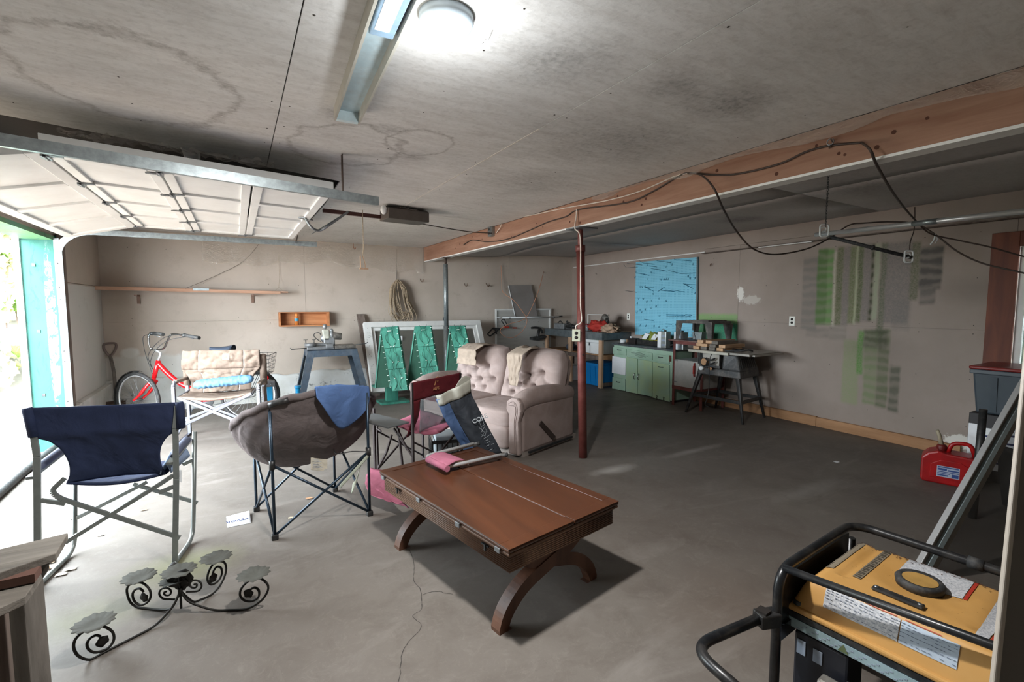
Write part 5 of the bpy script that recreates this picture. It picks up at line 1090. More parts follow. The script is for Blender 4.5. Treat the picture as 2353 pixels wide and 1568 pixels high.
R2([rN, zp(rN, .55)]); R2([zp(rN, .53), rs(946, 880)]); R2([rF, rv(1057, 858)])
R2([rfN, zp(rfN, .60)]); R2([rfF, zp(rfF, .60)]); R2([zp(rN,.03), rfN+V((0,0,.03))], .02, .02, 'foot_rail'); R2([zp(rF,.03), rfF+V((0,0,.03))], .02, .02, 'foot_rail')
for P in ([zp(rN,.40), zp(rF,.06)], [zp(rF,.40), zp(rN,.06)], [zp(rfN,.42), zp(rfF,.06)], [zp(rfF,.42), zp(rfN,.06)]): R2(P, .018, .014, 'cross_brace')
for P in ([rs(905,985), zp(rN,.28)], [rs(915,985), zp(rN,.02)+rf*.1], [rs(862,975), rs(902,975)], [rs(900,1000), rs(888,1040), rs(868,1078)]): R2(P, .016, .016, 'folding_strut')
ar = zp(rfF, .61); R2([ar, zp(rF, .60)], .035, .025, 'armrest', m_rd)
# back: red top band, mesh window, red side straps
def bq(u, v): a = rv(946,880).lerp(rv(1058,857), u); c = rv(952,1000).lerp(rv(1046,965), u); return a.lerp(c, v)+rf*(.05*math.sin(3.14*u)*v+crump(u, v, .008, 5))
MB().grid(lambda u, v: bq(u, v*.36), 24, 10).build('back_band', m_rd, rc_, solid=.006)
for u0, u1 in ((0, .17), (.86, 1)): MB().grid(lambda u, v: bq(u0+(u1-u0)*u, .36+.74*v)+rf*(.10*v*v), 6, 14).build('back_strap', m_rd, rc_, solid=.005)
mm = NG('grey mesh', .8); mm.b.inputs['Alpha'].default_value = .55; mm = mm.out(lin('7f8a8f'))
MB().grid(lambda u, v: bq(.17+.69*u, .36+.66*v), 12, 12).build('mesh_panel', mm, rc_, solid=.002)
sq = [zp(rN,.46)+rd*.03, zp(rF,.46)-rd*.03, zp(rfF,.50)-rd*.03, zp(rfN,.50)+rd*.03]
MB().grid(lambda u, v: (sq[0]*(1-u)+sq[1]*u)*(1-v)+(sq[3]*(1-u)+sq[2]*u)*v-V((0,0,.05*math.sin(3.14*u)-crump(u,v,.012,5))), 16, 16).build('seat', m_pk2, rc_, solid=.006)
q = bq(.40, .17)-rf*.01; tx = -(-rd); 
b = MB()
for P in ([(0,0),(.028,.07),(.034,.062),(.010,0)], [(.028,.07),(.036,.02),(.046,.03),(.040,.062)], [(.04,.075),(.056,.06),(.050,.04),(.044,.055)]):
    b.prism([q+rd*(.02+x)+V((0,0,z+.01)) for x, z in P], rf*-.002)
m_gold = mat('worn gold print', 'a8774f', .7); b.build('emblem', m_gold, rc_); text('ALPS', m_gold, rc_, q+V((0,0,-.025))-rf*.008, rd, (0,0,1), .032)
# side tray
ta, tb_ = rs(860, 953), rs(941, 973); tw = -rd*.26
MB().ob(ta, tb_-ta, tw*.8, V((0,0,.012))).build('side_tray', mat('grey tray', '56595a', .5), rc_, bevel=.004)
R2([ta.lerp(tb_, .55), rs(936, 1035)], .014, .014, 'tray_strut'); R2([ta.lerp(tb_,.2), rs(866,985), rs(876,992)], .012, .012, 'tray_strut')
R2([rs(866,985), rs(869,1072)], .014, .014, 'tray_leg'); R2([rs(858,985), rs(861,1072)], .014, .014, 'tray_leg')
for u in (.12, .35): q = ta.lerp(tb_, u)-V((0,0,.015)); MB().cyl(q, q-V((0,0,.03)), .018).build('tray_clip', m_dt, rc_)
tl_ = [rs(851,1076), rs(895,1082), Z(942,1168,.10), Z(857,1140,.10)]
tag(MB().grid(lambda u, v: (tl_[0]*(1-u)+tl_[1]*u)*(1-v)+(tl_[3]*(1-u)+tl_[2]*u)*v+rd*(-.06*math.sin(3.14*v)+crump(u, v, .02, 4)), 14, 16).build('pink_sling', m_pk2, solid=.005), 'rose canvas sling hanging down beside the near left corner of the coffee table', 'fabric')
# dark bag with white print slung over the chair corner
m_bg = fabric('charcoal nylon', '34383e', .6, .12, .6); m_bb = fabric('blue inner nylon', '44597c', .6, .12, .5); m_hem = fabric('pale hem', '98968b', .8, .08, .4); m_wp = mat('white print', 'b9bfc4', .6)
bpn = VP(G(1000, 3.50), G(1150, 3.62))
bL = spline([bpn(1002,918), bpn(1010,935), bpn(1022,962), bpn(1045,1000), bpn(1066,1034)], 5); bR = spline([bpn(1080,880), bpn(1083,905), bpn(1098,935), bpn(1120,980), bpn(1138,1012), bpn(1153,1042)], 5)
cam2 = V((bpn.n.x, bpn.n.y, 0)); cam2 = cam2 if cam2.dot(V((-.5,-.86,0))) > 0 else -cam2
bag = thing('storage_bag', (bL[-1]+bR[-1])/2, 'charcoal and blue nylon storage bag with white print slung over the red camp chair', 'bag')
def bf_(u, v): return pl(bL, v).lerp(pl(bR, v), u)+cam2*(.05*math.sin(3.14*u)+.03*math.sin(u*11+v*3)*(1-u)+crump(u*2, v*2, .015, 2))
MB().grid(lambda u, v: bf_(.30+.70*u, v), 24, 26).build('front_panel', m_bg, bag, solid=.008); MB().grid(lambda u, v: bf_(.30*u, v), 12, 26).build('side_panel', m_bb, bag, solid=.008)
MB().grid(lambda u, v: bf_(u, v)*1-cam2*(.09*math.sin(3.14*u)+.02), 16, 16).build('rear_panel', m_bg, bag, solid=.004)
MB().grid(lambda u, v: bf_(u, .0+.11*v)+cam2*.012+V((0,0,.03*(1-v))), 24, 4).build('hem', m_hem, bag, solid=.004)
q0 = bf_(.55, 0)+cam2*.01; q1 = bf_(1.0, 0)+cam2*.01
MB().grid(lambda u, v: q0.lerp(q1, u)+V((0,0,.015+.045*math.sin(3.0*u)*v+.02*v)), 12, 4).build('hem_fold', m_hem, bag, solid=.004)
e0, e1 = bpn(1083,971), bpn(1107,960); up2 = (bpn(1086,938)-bpn(1098,962)); du_ = (e1-e0).normalized()
text('CORE', m_wp, bag, bpn(1084,969)+cam2*.075, e1-e0, bpn(1077,950)-bpn(1084,969), .046)
b = MB(); pp = lambda x, y: bpn(960+x/7.84, 850+y/7.84)+cam2*.075
for P in ([(1080,890),(1140,870),(1165,950),(1110,980),(1080,890)], [(1075,1000),(1180,1090)], [(1185,960),(1100,1100)], [(1110,1000),(1150,1110),(1120,1160)], [(1170,1000),(1220,1070)], [(1120,1120),(1180,1150),(1200,1060)], [(1150,1200),(1290,1110)]):
    for i in range(len(P)-1): b.bar(pp(*P[i]), pp(*P[i+1]), .0012, .0022, cam2)
for k, (x, y, l) in enumerate(((1170,1240,110),(1210,1270,90),(1200,1330,90),(1290,1300,70),(1250,1400,100))): b.bar(pp(x, y), pp(x+l*.6, y-l*.27), .0012, .003, cam2)
b.build('printed_diagram', m_wp, bag)
# black crate
kc = thing('plastic_crate', (G(1030, 4.15)), 'black open-grid plastic crate holding a pale box, under the red camp chair', 'crate')
ka, kb_ = G(990, 4.0), G(1095, 4.1); ku = (kb_-ka).normalized(); kn = V((-ku.y, ku.x, 0)); KW, KD, KH = (kb_-ka).length, .32, .27
for o_, d_2, L_ in ((ka, ku, KW), (ka+kn*KD, ku, KW), (ka, kn, KD), (ka+ku*KW, kn, KD)):
    b = MB(); nn2 = V((-d_2.y, d_2.x, 0))*.006
    for z in (.0, KH*.45, KH-.03): b.ob(o_+V((0,0,z)), d_2*L_, nn2, V((0,0,.02 if z < KH-.04 else .03)))
    n = int(L_/.04)
    for k in range(n+1): b.ob(o_+d_2*(k*L_/n-.005 if k else 0), d_2*.011, nn2, V((0,0,KH)))
    b.build('crate_side', M['black_pl'], kc)
MB().ob(ka+V((0,0,.0)), ku*KW, kn*KD, V((0,0,.006))).build('crate_floor', M['black_pl'], kc)
tag(MB().ob(ka+ku*.03+kn*.03+V((0,0,.008)), ku*(KW-.06), kn*(KD-.06), V((0,0,.29))).build('pale_box', mat('pale grey box', '9aa3a6', .6), bevel=.01), 'pale grey box sitting inside the black crate', 'box')
# ================================================================= WHITE PEGBOARD CORNER
pk = thing('white_pegboard', WA(1200, 830, .03), 'white framed pegboard leaning on the far wall behind the loveseat', 'pegboard')
def pegmat(nm, base, hole):
    g = NG(nm, .6, 0, .3); x, y, z = g.xyz()
    def cell(a): return g.math('SUBTRACT', g.math('FRACT', g.math('DIVIDE', a, .0254)), .5)
    h = x if nm[0] == 'w' else y
    r = g.math('ADD', g.math('POWER', cell(h), 2), g.math('POWER', cell(z), 2)); m = g.rng(r, .025, .045, 1, 0)
    return g.out(g.mix(m, g.mix(g.rng(g.noise(5, 6), .4, .7, 0, .2), lin(base), tuple(q*.7 for q in lin(base)[:3])+(1,)), lin(hole)))
a, c = WA(1137, 710, .03), WA(1265, 712, .03); PZ = a.z
MB().box((a.x, 7.935, .42), (c.x, 7.941, PZ)).build('board', pegmat('white pegboard', 'bab8b2', '55514d'), pk)
for q in ((a.x, c.x, PZ-.03, PZ), (a.x, a.x+.035, .42, PZ-.03), (c.x-.035, c.x, .42, PZ-.03)): MB().box((q[0], 7.915, q[2]), (q[1], 7.934, q[3])).build('frame_strip', M['white_paint'], pk)
def wpeg(px, py, k=0):
    q = WA(px, py, .04); o = MB().tube([q, q+V((0,-.025,0)), q+V((0,-.03,.015))], .0025, 5).build('peg_hook', M['dark_steel'], pk); return o
for px, py in ((1150,739),(1172,740),(1193,740),(1204,740),(1215,740),(1225,740),(1236,740),(1160,790),(1172,796),(1186,779),(1205,779),(1218,778),(1248,790),(1253,790),(1185,795),(1230,795)): wpeg(px, py)
gp_ = [WA(1168,656,.05), WA(1221,655,.05), WA(1233,699,.10), WA(1184,730,.10)]; gp_[2] = WA(1236,728,.10)
tag(MB().slab([gp_[3], gp_[2], gp_[1], gp_[0]], .012).build('grey_board', mat('grey laminate', '8a8480', .45, .1, .12, 3), bevel=.001), 'grey laminate board with pale edge leaning above the white pegboard', 'board')
tag(MB().bar(WA(1168,657,.055), WA(1184,730,.105), .008, .014).build('edge_trim', M['white_pl']), 'thin pale strip along the left edge of the grey board', 'strip')
rd_ = thing('white_pole', WA(1215,731,.16), 'long white tube with black tip resting across the white pegboard', 'pole')
MB().cyl(WA(1155,731,.16), WA(1283,728,.16), .015, None, 12).build('tube', M['white_pl'], rd_); MB().cyl(WA(1283,728,.16), WA(1292,727,.16), .013, None, 10).build('tip', M['black_pl'], rd_)
MB().cyl(WA(1141,729,.14), WA(1156,732,.16), .006, None, 8).build('end_wire', M['white_pl'], rd_)
for px in (1171, 1273): MB().cyl(WA(px-2,731-(px-1171)*.02,.16), WA(px+2,731-(px-1171)*.02,.16), .0165, None, 12).build('band', M['steel'], rd_)
g_ = thing('hand_trimmer', WA(1134,762,.1), 'black tool with loop handle hanging at the left edge of the white pegboard', 'tool')
MB().tube(rounded([WA(*p, .1) for p in ((1150,755),(1133,754),(1120,768),(1126,773),(1138,764))], .02, 4, True), .012, 8, True).build('handle', M['black_pl'], g_); MB().bar(WA(1134,757,.1), WA(1152,755,.1), .03, .035).bar(WA(1138,757,.1), WA(1141,768,.1), .02, .03).build('body', M['black_pl'], g_, bevel=.006)
g_ = thing('hand_cutter', WA(1160,745,.1), 'black cutter with red grip hanging on the white pegboard', 'tool')
MB().tube(rounded([WA(*p, .1) for p in ((1152,736),(1158,733),(1166,748),(1160,750))], .01, 3, True), .009, 8, True).build('loop', M['black_pl'], g_); MB().bar(WA(1159,753,.1), WA(1169,752,.1), .03, .035).build('grip', mat('red plastic', 'b5392b', .4), g_, bevel=.006)
tag(MB().bar(WA(1178,754,.08), WA(1187,754,.08), .03, .028).build('red_clip', mat('red clip', '9c4334', .5), bevel=.006), 'small red clip on the white pegboard', 'clip')
g_ = thing('palm_sander', WA(1238,770,.1), 'black power tool with broad flat foot hanging on the right of the white pegboard', 'tool')
MB().tube(spline([WA(*p, .1) for p in ((1221,754),(1232,753),(1242,756),(1246,765))], 4), .022, 10).build('handle', M['black_pl'], g_); MB().tube([WA(1239,757,.1), WA(1236,772,.1), WA(1238,778,.1)], [.03,.03,.045], 12).build('body', M['black_pl'], g_); MB().prism([WA(*p, .16) for p in ((1224,776),(1254,771),(1257,775),(1240,783),(1224,782))], V((0,.12,0))).build('foot', M['rubber'], g_, bevel=.006)
# ================================================================= WORKBENCH
m_gv = mat('dusty galvanised sheet', '747d80', .5, .5, .2, 12, h2='5e676c', dust=.3)
BX, BY0, BY1, BZ = 5.40, 6.16, 7.9, .97
wk = thing('workbench', (5.75, 7.0, 0), 'pine frame workbench with galvanised sheet top in the far right corner', 'workbench')
MB().box((BX, BY0, BZ-.02), (6.07, BY1, BZ)).build('top', m_gv, wk, bevel=.003); MB().box((BX-.004, BY0, BZ-.13), (BX, BY1, BZ-.001)).build('front_apron', m_gv, wk); MB().box((BX, BY0-.004, BZ-.13), (6.07, BY0, BZ-.001)).build('side_apron', m_gv, wk)
for x, y in ((BX, BY0), (BX, 7.02), (BX, BY1-.09), (5.98, BY0), (5.98, BY1-.09)): MB().box((x+.002, y+.002, 0), (x+.045, y+.09, BZ-.021)).build('leg', M['pinez'], wk, bevel=.002)
MB().box((BX+.046, BY0, .56), (6.05, BY1, .575)).build('shelf_board', M['piney'], wk); MB().box((BX-.002, BY0+.09, .49), (BX+.040, BY1, .56)).build('shelf_rail', M['oldwood'], wk); MB().box((BX+.05, BY0, .50), (6.0, BY0+.038, .56)).build('shelf_rail', M['piney'], wk)
MB().box((BX+.05, BY0+.0, .03), (6.05, BY0+.035, .09)).build('foot_rail', M['oldwood'], wk)
def tote(x0, y0, x1, y1, z0, h, m, lab, lid=None, nm='storage_tote', lab2=None):
    t = thing(nm, ((x0+x1)/2, (y0+y1)/2, z0), lab, 'storage box'); k = .03
    b = MB().hexa([(x0+k,y0+k,z0),(x1-k,y0+k,z0),(x1-k,y1-k,z0),(x0+k,y1-k,z0)], [(x0,y0,z0+h),(x1,y0,z0+h),(x1,y1,z0+h),(x0,y1,z0+h)]).build('body', m, t, bevel=.015)
    r = MB()
    for f in (.2, .5, .8):
        yy = y0+(y1-y0)*f; r.hexa([(x0+k-.006,yy-.02,z0+.02),(x0+k,yy-.02,z0+.02),(x0+k,yy+.02,z0+.02),(x0+k-.006,yy+.02,z0+.02)], [(x0-.006,yy-.02,z0+h-.05),(x0,yy-.02,z0+h-.05),(x0,yy+.02,z0+h-.05),(x0-.006,yy+.02,z0+h-.05)])
    r.build('ribs', m, t)
    MB().box((x0-.014, y0-.014, z0+h-.03), (x1+.014, y1+.014, z0+h+.006)).build('rim', m, t, bevel=.006)
    if lid: MB().box((x0-.02, y0-.02, z0+h+.007), (x1+.02, y1+.02, z0+h+.035)).build('lid', lid, t, bevel=.01)
    return t
tote(5.46, 6.33, 5.95, 6.78, .005, .40, mat('blue tote plastic', '0f78bd', .35, 0, .04), 'bright blue plastic tote on the floor under the workbench')
cl = thing('cool_box', (5.65, 6.5, .576), 'white cool box with hinged compartments on the workbench shelf', 'cooler')
MB().hexa([(5.48,6.27,.576),(5.9,6.27,.576),(5.9,6.72,.576),(5.48,6.72,.576)], [(5.45,6.25,.83),(5.92,6.25,.83),(5.92,6.74,.83),(5.45,6.74,.83)]).build('body', M['white_pl'], cl, bevel=.01)
b = MB().box((5.449,6.255,.775),(5.4515,6.735,.779)).box((5.452,6.54,.60),(5.456,6.545,.775)).box((5.447,6.55,.72),(5.452,6.57,.78)).build('seams', M['steel'], cl)
MB().box((5.46,6.26,.831),(5.9,6.73,.842)).build('green_cover', mat('dull green cover', '5b7348', .7), cl)
jr = thing('glass_jar', (5.55, 7.16, .576), 'dark glass jug lying on the workbench shelf behind the red post', 'jar'); MB().cyl((5.55,7.10,.64),(5.55,7.30,.64),.062,None,18).build('body', glassm('smoky glass', '5d6a7c', .1, .7), jr, bevel=.01); MB().cyl((5.55,7.06,.64),(5.55,7.10,.64),.03,None,14).build('neck', M['black_pl'], jr)
tag(MB().box((5.46,7.1,0),(5.8,7.45,.28)).build('white_carton', M['paper'], bevel=.004), 'white carton on the floor just left of the red post under the workbench', 'box')
# things on the bench
def blobm(c, rx, ry, rz, m, nm, s_=6, a_=.35, n=20, seed=0, kw={}):
    c = V(c)
    def fn(u, v):
        al = 2*math.pi*u; be = math.pi*v; d = V((math.sin(be)*math.cos(al), math.sin(be)*math.sin(al), -math.cos(be))); k = 1+a_*noise.noise(d*s_*.4+V((seed, 0, 0)))
        return c+V((rx*d.x*k, ry*d.y*k, max(rz*d.z*k, -rz*.8)))
    return MB().grid(fn, n, n//2).build(nm, m, **kw)
m_rb = fabric('red nylon bag', 'a03028', .7, .15, .6); m_rag = fabric('tan rag', 'a58a74', .9, .2, .8)
def bp_(px, py, x): return X(px, py, x)
q = bp_(1378, 750, 5.62); tag(blobm((5.62, q.y, BZ+.085), .14, .24, .11, m_rb, 'red_bag', 8, .6, 28, 3), 'crumpled red bag on the workbench', 'bag')
q = bp_(1392, 728, 5.66); t = thing('power_tool', (5.66, q.y, BZ+.19), 'dusty black power tool lying on top of the red bag', 'tool')
b = MB().tube([(5.60,q.y-.10,BZ+.23),(5.64,q.y,BZ+.26),(5.68,q.y+.1,BZ+.21)], [.04,.06,.045], 12).build('housing', m_sd, t); MB().cyl((5.58,q.y-.12,BZ+.22),(5.55,q.y-.18,BZ+.18),.03).build('nozzle', M['black_pl'], t)
q = bp_(1403, 755, 5.56); tag(blobm((5.54, q.y-.01, BZ+.065), .10, .17, .08, m_rag, 'tan_rag', 9, .8, 30, 9), 'crumpled tan rag in front of the red bag', 'rag')
for k, (px, L_) in enumerate(((1400,.34),(1420,.5),(1436,.3))):
    y = 6.30-.06*k; tag(MB().ob((5.44+.1*k, y, BZ+.001+.0*k), (.25+.08*k, -.10 if k else .02, 0), (0, .035, 0), (0,0,.012)).build('wood_slat', M['pinez'] if k != 1 else M['greywood'], bevel=.001), ('pale wood slat at the near corner of the workbench','grey wood slat beside the tan rag','third wood slat near the back of the workbench')[k], 'slat')
t = thing('tool_case', (5.55, 7.55, BZ), 'grey boxy tool case at the left end of the workbench', 'tool case'); MB().box((5.50,7.40,BZ),(5.68,7.72,BZ+.11)).build('case', m_cs, t, bevel=.01); MB().tube(spline([(5.52,7.45,BZ+.11),(5.5,7.5,BZ+.16),(5.5,7.58,BZ+.12)], 5), .01, 8).build('handle', M['black_pl'], t)
t = thing('bench_drill', (5.55, 7.2, BZ), 'dark power drill lying on the workbench left of the red post', 'drill'); MB().tube([(5.55,7.35,BZ+.06),(5.55,7.2,BZ+.07),(5.55,7.08,BZ+.065)], [.03,.045,.02], 12).build('body', M['black_pl'], t); MB().bar((5.55,7.27,BZ+.06),(5.5,7.30,BZ+.17),.03,.04).build('grip', M['black_pl'], t, bevel=.006)
tag(MB().tube(spline([(5.5,7.35,BZ+.01),(5.48,7.3,BZ+.1),(5.5,7.22,BZ+.15),(5.46,7.1,BZ+.08),(5.44,7.0,BZ+.02),(5.5,6.9,BZ+.01),(5.58,6.98,BZ+.012),(5.5,7.1,BZ+.012)], 6), .007, 6).build('extension_cord', M['rubber']), 'black power cord coiled on the workbench behind the post', 'cord')
t = thing('glass_jar', (5.6, 6.78, BZ), 'small glass jar on the workbench just right of the red post', 'jar'); MB().lathe([(.001,0),(.04,0),(.042,.09),(.03,.1),(.03,.115),(.001,.116)], (5.58,6.78,BZ), 16).build('body', glassm('jar glass', '9aa7a8', .08, .5), t); MB().lathe([(.032,.10),(.034,.13),(.001,.13)], (5.58,6.78,BZ), 16).build('lid', mat('dark red lid', '6c2029', .5), t)
tag(MB().box((5.98,6.02,BZ+.10),(6.02,6.30,BZ+.30)).build('white_frame', M['white_paint'], bevel=.002), 'thin white frame standing behind the red bag', 'frame') if 0 else None
fr = thing('picture_frame', (6.03, 7.0, BZ), 'thin empty white frame standing behind the red bag on the workbench', 'frame')
q0 = WB(1354,722,.03); q1 = WB(1398,722,.03); zb_ = BZ
for y0, y1, z0, z1 in ((q1.y,q0.y,q0.z-.012,q0.z),(q0.y-.012,q0.y,zb_,q0.z-.012),(q1.y,q1.y+.012,zb_,q0.z-.012)): MB().box((6.04,y0,z0),(6.055,y1,z1)).build('frame_bar', M['white_paint'], fr)
# ================================================================= GREEN CABINET
cA, cB = Z(1409, 893.5), Z(1543, 926.5); cp_ = VP(cA, cB); m_gn = mat('mint green worn paint', 'a3c0ac', .5, 0, .1, 6, h2='93b39c', bump=.05, dust=.25); m_gn2 = mat('mint green door paint', '9bb9a4', .5, 0, .1, 5, h2='a4bb90', dust=.2)
gc = thing('green_cabinet', (cA+cB)/2+V((.25,0,0)), 'worn mint green kitchen cabinet with a dark top below the blue pegboard', 'cabinet')
cn = cp_.n if cp_.n.x < 0 else -cp_.n; cbk = -cn.normalized()*.40; CH = .5*(cp_(1410,789).z+cp_(1545,803).z); cn = cn.normalized()
MB().ob(cA+V((0,0,.03)), cB-cA, cbk, V((0,0,CH-.06))).build('carcass', m_gn, gc, bevel=.004); MB().ob(cA+cbk*.1, (cB-cA), cbk*.8, V((0,0,.03))).build('plinth', M['dark_steel'], gc)
du2 = (cB-cA).normalized(); MB().ob(cA-du2*.03+cn*.02+V((0,0,CH-.03)), cB-cA+du2*.05, cbk+(-cn)*.04, V((0,0,.03))).build('worktop', mat('dark slate worktop', '3f464b', .5, 0, .15, 12, dust=.35), gc, bevel=.004)
def cpan(x0, y0, x1, y1, x2, y2, x3, y3, nm, m, par=gc, th=.016, off=.001): 
    q = [cp_(x0,y0)+cn*off, cp_(x1,y1)+cn*off, cp_(x2,y2)+cn*off, cp_(x3,y3)+cn*off]; b = MB().hexa(q, [p+cn*th for p in q]); return b.build(nm, m, par, bevel=.004)
dr1 = cpan(1411,797,1440,802,1440,817,1410,813,'drawer',m_gn); dr2 = cpan(1443,802,1500,812,1500,828,1443,818,'louvred_panel',m_gn); dr3 = cpan(1502,813,1539,819,1539,836,1502,829,'drawer',m_gn)
dr4 = cpan(1409,866,1438,872,1438,899,1408,893,'drawer',m_gn); d1 = cpan(1441,820,1466,825,1466,905,1440,900,'door',m_gn2); d2 = cpan(1468,825,1500,831,1500,912,1467,905,'door',m_gn2); d3 = cpan(1502,832,1539,839,1540,924,1501,914,'door',m_gn2)
cpan(1409,818,1440,824,1439,863,1408,857,'missing_drawer_sheet',M['paper'],gc,.02)
for px, py, hz, par in ((1425.5,804.5,1,dr1),(1520,821,1,dr3),(1423,878,1,dr4),(1521,843.5,1,d3),(1461,865,0,d1),(1470.5,866.5,0,d2)):
    c = cp_(px, py)+cn*.018; a = du2*.045 if hz else V((0,0,.05)); MB().tube(spline([c-a, c-a*.7+cn*.02, c+cn*.026, c+a*.7+cn*.02, c+a], 4), .007, 8).build('handle', M['chrome'] if not hz else mat('tarnished handle','5f6a66',.4,.7), par)
b = MB()
for k, (a0, a1) in enumerate(((1458,1478),(1452,1484),(1456,1490),(1462,1486),(1468,1480))): b.bar(cp_(a0, 808+k*2.4+(a0-1452)*.17)+cn*.017, cp_(a1, 808+k*2.4+(a1-1452)*.17)+cn*.017, .004, .007, cn)
b.build('louvre_slots', M['slot'], dr2)
MB().bar(cp_(1541.5,817)+cn*.018, cp_(1541.5,831)+cn*.018, .03, .004, cn).build('brown_patch', mat('brown patch', '5a3a2c', .7), gc)
for px in (1511, 1527): MB().tube([cp_(px, 914+(px-1511)*.2)+cn*.018+V((0,0,.03*math.sin(a)))+du2*.014*math.sin(2*a) for a in [k*math.pi/6 for k in range(12)]], .004, 5, True).build('scroll_ornament', M['slot'], d3)
# things on the cabinet
def onc(px, back): q = cp_(px, 800); return V((q.x, q.y, CH))-cn*back
def tin(px, w_, dpt, h, back, lab):
    c = onc(px, back); t = thing('solvent_tin', c, lab, 'can', 'metal solvent tins on the green cabinet'); MB().ob(c-du2*w_/2+cn*dpt/2, du2*w_, -cn*dpt, V((0,0,h))).build('body', mat('tin side', 'a5aaa8', .35, .5, .1, 10), t, bevel=.008)
    MB().ob(c-du2*w_/2+cn*(dpt/2+.0015), du2*w_*.42, -cn*.001, V((0,0,h*.98))).build('white_label', M['paper'], t); b = MB()
    for k in range(3): b.ob(c+du2*w_*(.0)+cn*(dpt/2+.0012)+V((0,0,h*(.12+.28*k))), du2*w_*.4, -cn*.001, V((0,0,h*.12)))
    b.build('print', M['inkgrey'], t); MB().cyl(c+du2*.02+V((0,0,h)), c+du2*.02+V((0,0,h+.018)), .02).build('cap', M['black_pl'], t); MB().tube(spline([c-du2*.06+V((0,0,h)), c-du2*.04+V((0,0,h+.03)), c+du2*.0+V((0,0,h+.032)), c+du2*.03+V((0,0,h+.005))], 4), .004, 6).build('wire_handle', M['steel'], t)
tin(1512, .17, .10, .25, .12, 'white-labelled square metal tin standing in the middle of the green cabinet top'); tin(1553, .17, .10, .26, .10, 'second square metal tin at the right end of the green cabinet, behind the red stand')
c = onc(1475, .28); t = thing('wire_tray', c, 'dark divided parts tray holding bagged items on the green cabinet', 'tray'); b = MB().ob(c-du2*.30+cn*.12, du2*.6, cn*-.24, V((0,0,.008)))
for a_ in (-.30, -.1, .1, .295): b.ob(c+du2*a_+cn*.12, du2*.006, cn*-.24, V((0,0,.085)))
b.ob(c-du2*.3+cn*.12, du2*.6, cn*-.006, V((0,0,.085))).ob(c-du2*.3-cn*.114, du2*.6, cn*-.006, V((0,0,.085))).build('tray', M['black_pl'], t)
for k, (a_, h_, col) in enumerate(((-.19,.12,'7f8c3c'),(-.05,.15,'8a9440'),(.09,.14,'a08f3a'),(.2,.12,'76823a'))): tag(blobm(tuple(c+du2*a_+V((0,0,.06+h_*.3))-cn*.03), .09, .09, h_*.7, glassm('bag %d' % k, col, .25, .85), 'plastic_bag', 8, .7, 22, k*3+1), ('leftmost green plastic bag in the parts tray','taller green plastic bag second from left in the parts tray','yellowish plastic bag in the middle of the parts tray','green plastic bag at the right of the parts tray')[k], 'plastic bag')
for k, (a_, bk2) in enumerate(((-.2,.17),(.0,.16))): q = c+du2*a_+cn*.10+V((0,0,.10)); tag(MB().slab([q, q+du2*.1, q+du2*.12+V((0,0,.08))-cn*.05, q+du2*.02+V((0,0,.09))-cn*.05], .004).build('hang_tag', M['paper']), ('white printed card at the left of the parts tray','white printed card in the middle of the parts tray')[k], 'card')
c = onc(1421, .10); t = thing('plastic_cup', c, 'white plastic cup lying on the left end of the green cabinet', 'cup'); MB().lathe([(.03,-.045),(.034,.045),(.031,.045),(.027,-.04),(.001,-.04)], c+V((0,0,.036)), 18, du2*.5-cn).build('cup', M['white_pl'], t, solid=.001)
c = onc(1437, .12); t = thing('parts_box', c, 'small dark box with white cap on the green cabinet next to the cup', 'box'); MB().ob(c-du2*.07, du2*.17, -cn*.1, V((0,0,.10))).build('box', m_dt, t, bevel=.004); MB().cyl(c+V((0,0,.1)), c+V((0,0,.13)), .02).build('cap', M['white_pl'], t)
c = onc(1532, .14); tag(MB().tube(spline([c+V((.05*math.cos(k*1.1), .06*math.sin(k*1.1), .02+.012*k)) for k in range(10)], 4), .012, 6).build('cord_coil', M['rubber']), 'coil of black cord between the two metal tins', 'cord')
# ================================================================= RED STEEL STAND
sA2, sB2 = Z(1543.5, 930), Z(1612, 946); sp2 = VP(sA2, sB2); sn = sp2.n if sp2.n.x < 0 else -sp2.n; sdu = (sB2-sA2).normalized(); SH = sp2(1548,782).z; SWd = (sB2-sA2).length; sbk = -sn*.46
rs2 = thing('steel_stand', (sA2+sB2)/2+sbk/2, 'oxide red angle-iron stand beside the green cabinet', 'stand')
for g0 in (sA2, sB2-sdu*.04, sA2+sbk, sB2-sdu*.04+sbk): MB().ob(g0, sdu*.04, sbk.normalized()*.006, V((0,0,SH-.01))).ob(g0, sdu*.006, sbk.normalized()*.04, V((0,0,SH-.01))).build('leg', M['red_steel'], rs2)
for z in (.24, SH-.05):
    for g0 in (sA2, sA2+sbk): MB().ob(g0+V((0,0,z)), sdu*SWd, sbk.normalized()*.006, V((0,0,.05))).build('cross_rail', M['red_steel'], rs2)
    for g0 in (sA2, sB2): MB().ob(g0+V((0,0,z)), sbk, -sdu*.006, V((0,0,.05))).build('side_rail', M['red_steel'], rs2)
MB().ob(sA2-sdu*.06+sn*.04+V((0,0,SH-.005)), sdu*(SWd+.16), sbk*1.15, V((0,0,.018))).build('top_board', mat('red brown board', '5e3a35', .6, 0, .2, 10, dust=.35), rs2, bevel=.002); MB().ob(sA2+V((0,0,.285)), sdu*SWd, sbk, V((0,0,.008))).build('lower_shelf', M['red_steel'], rs2)
wx_ = thing('white_locker', (sA2+sB2)/2+sbk/2+V((0,0,.293)), 'grey-white metal box with red handle and hinges inside the red stand', 'box')
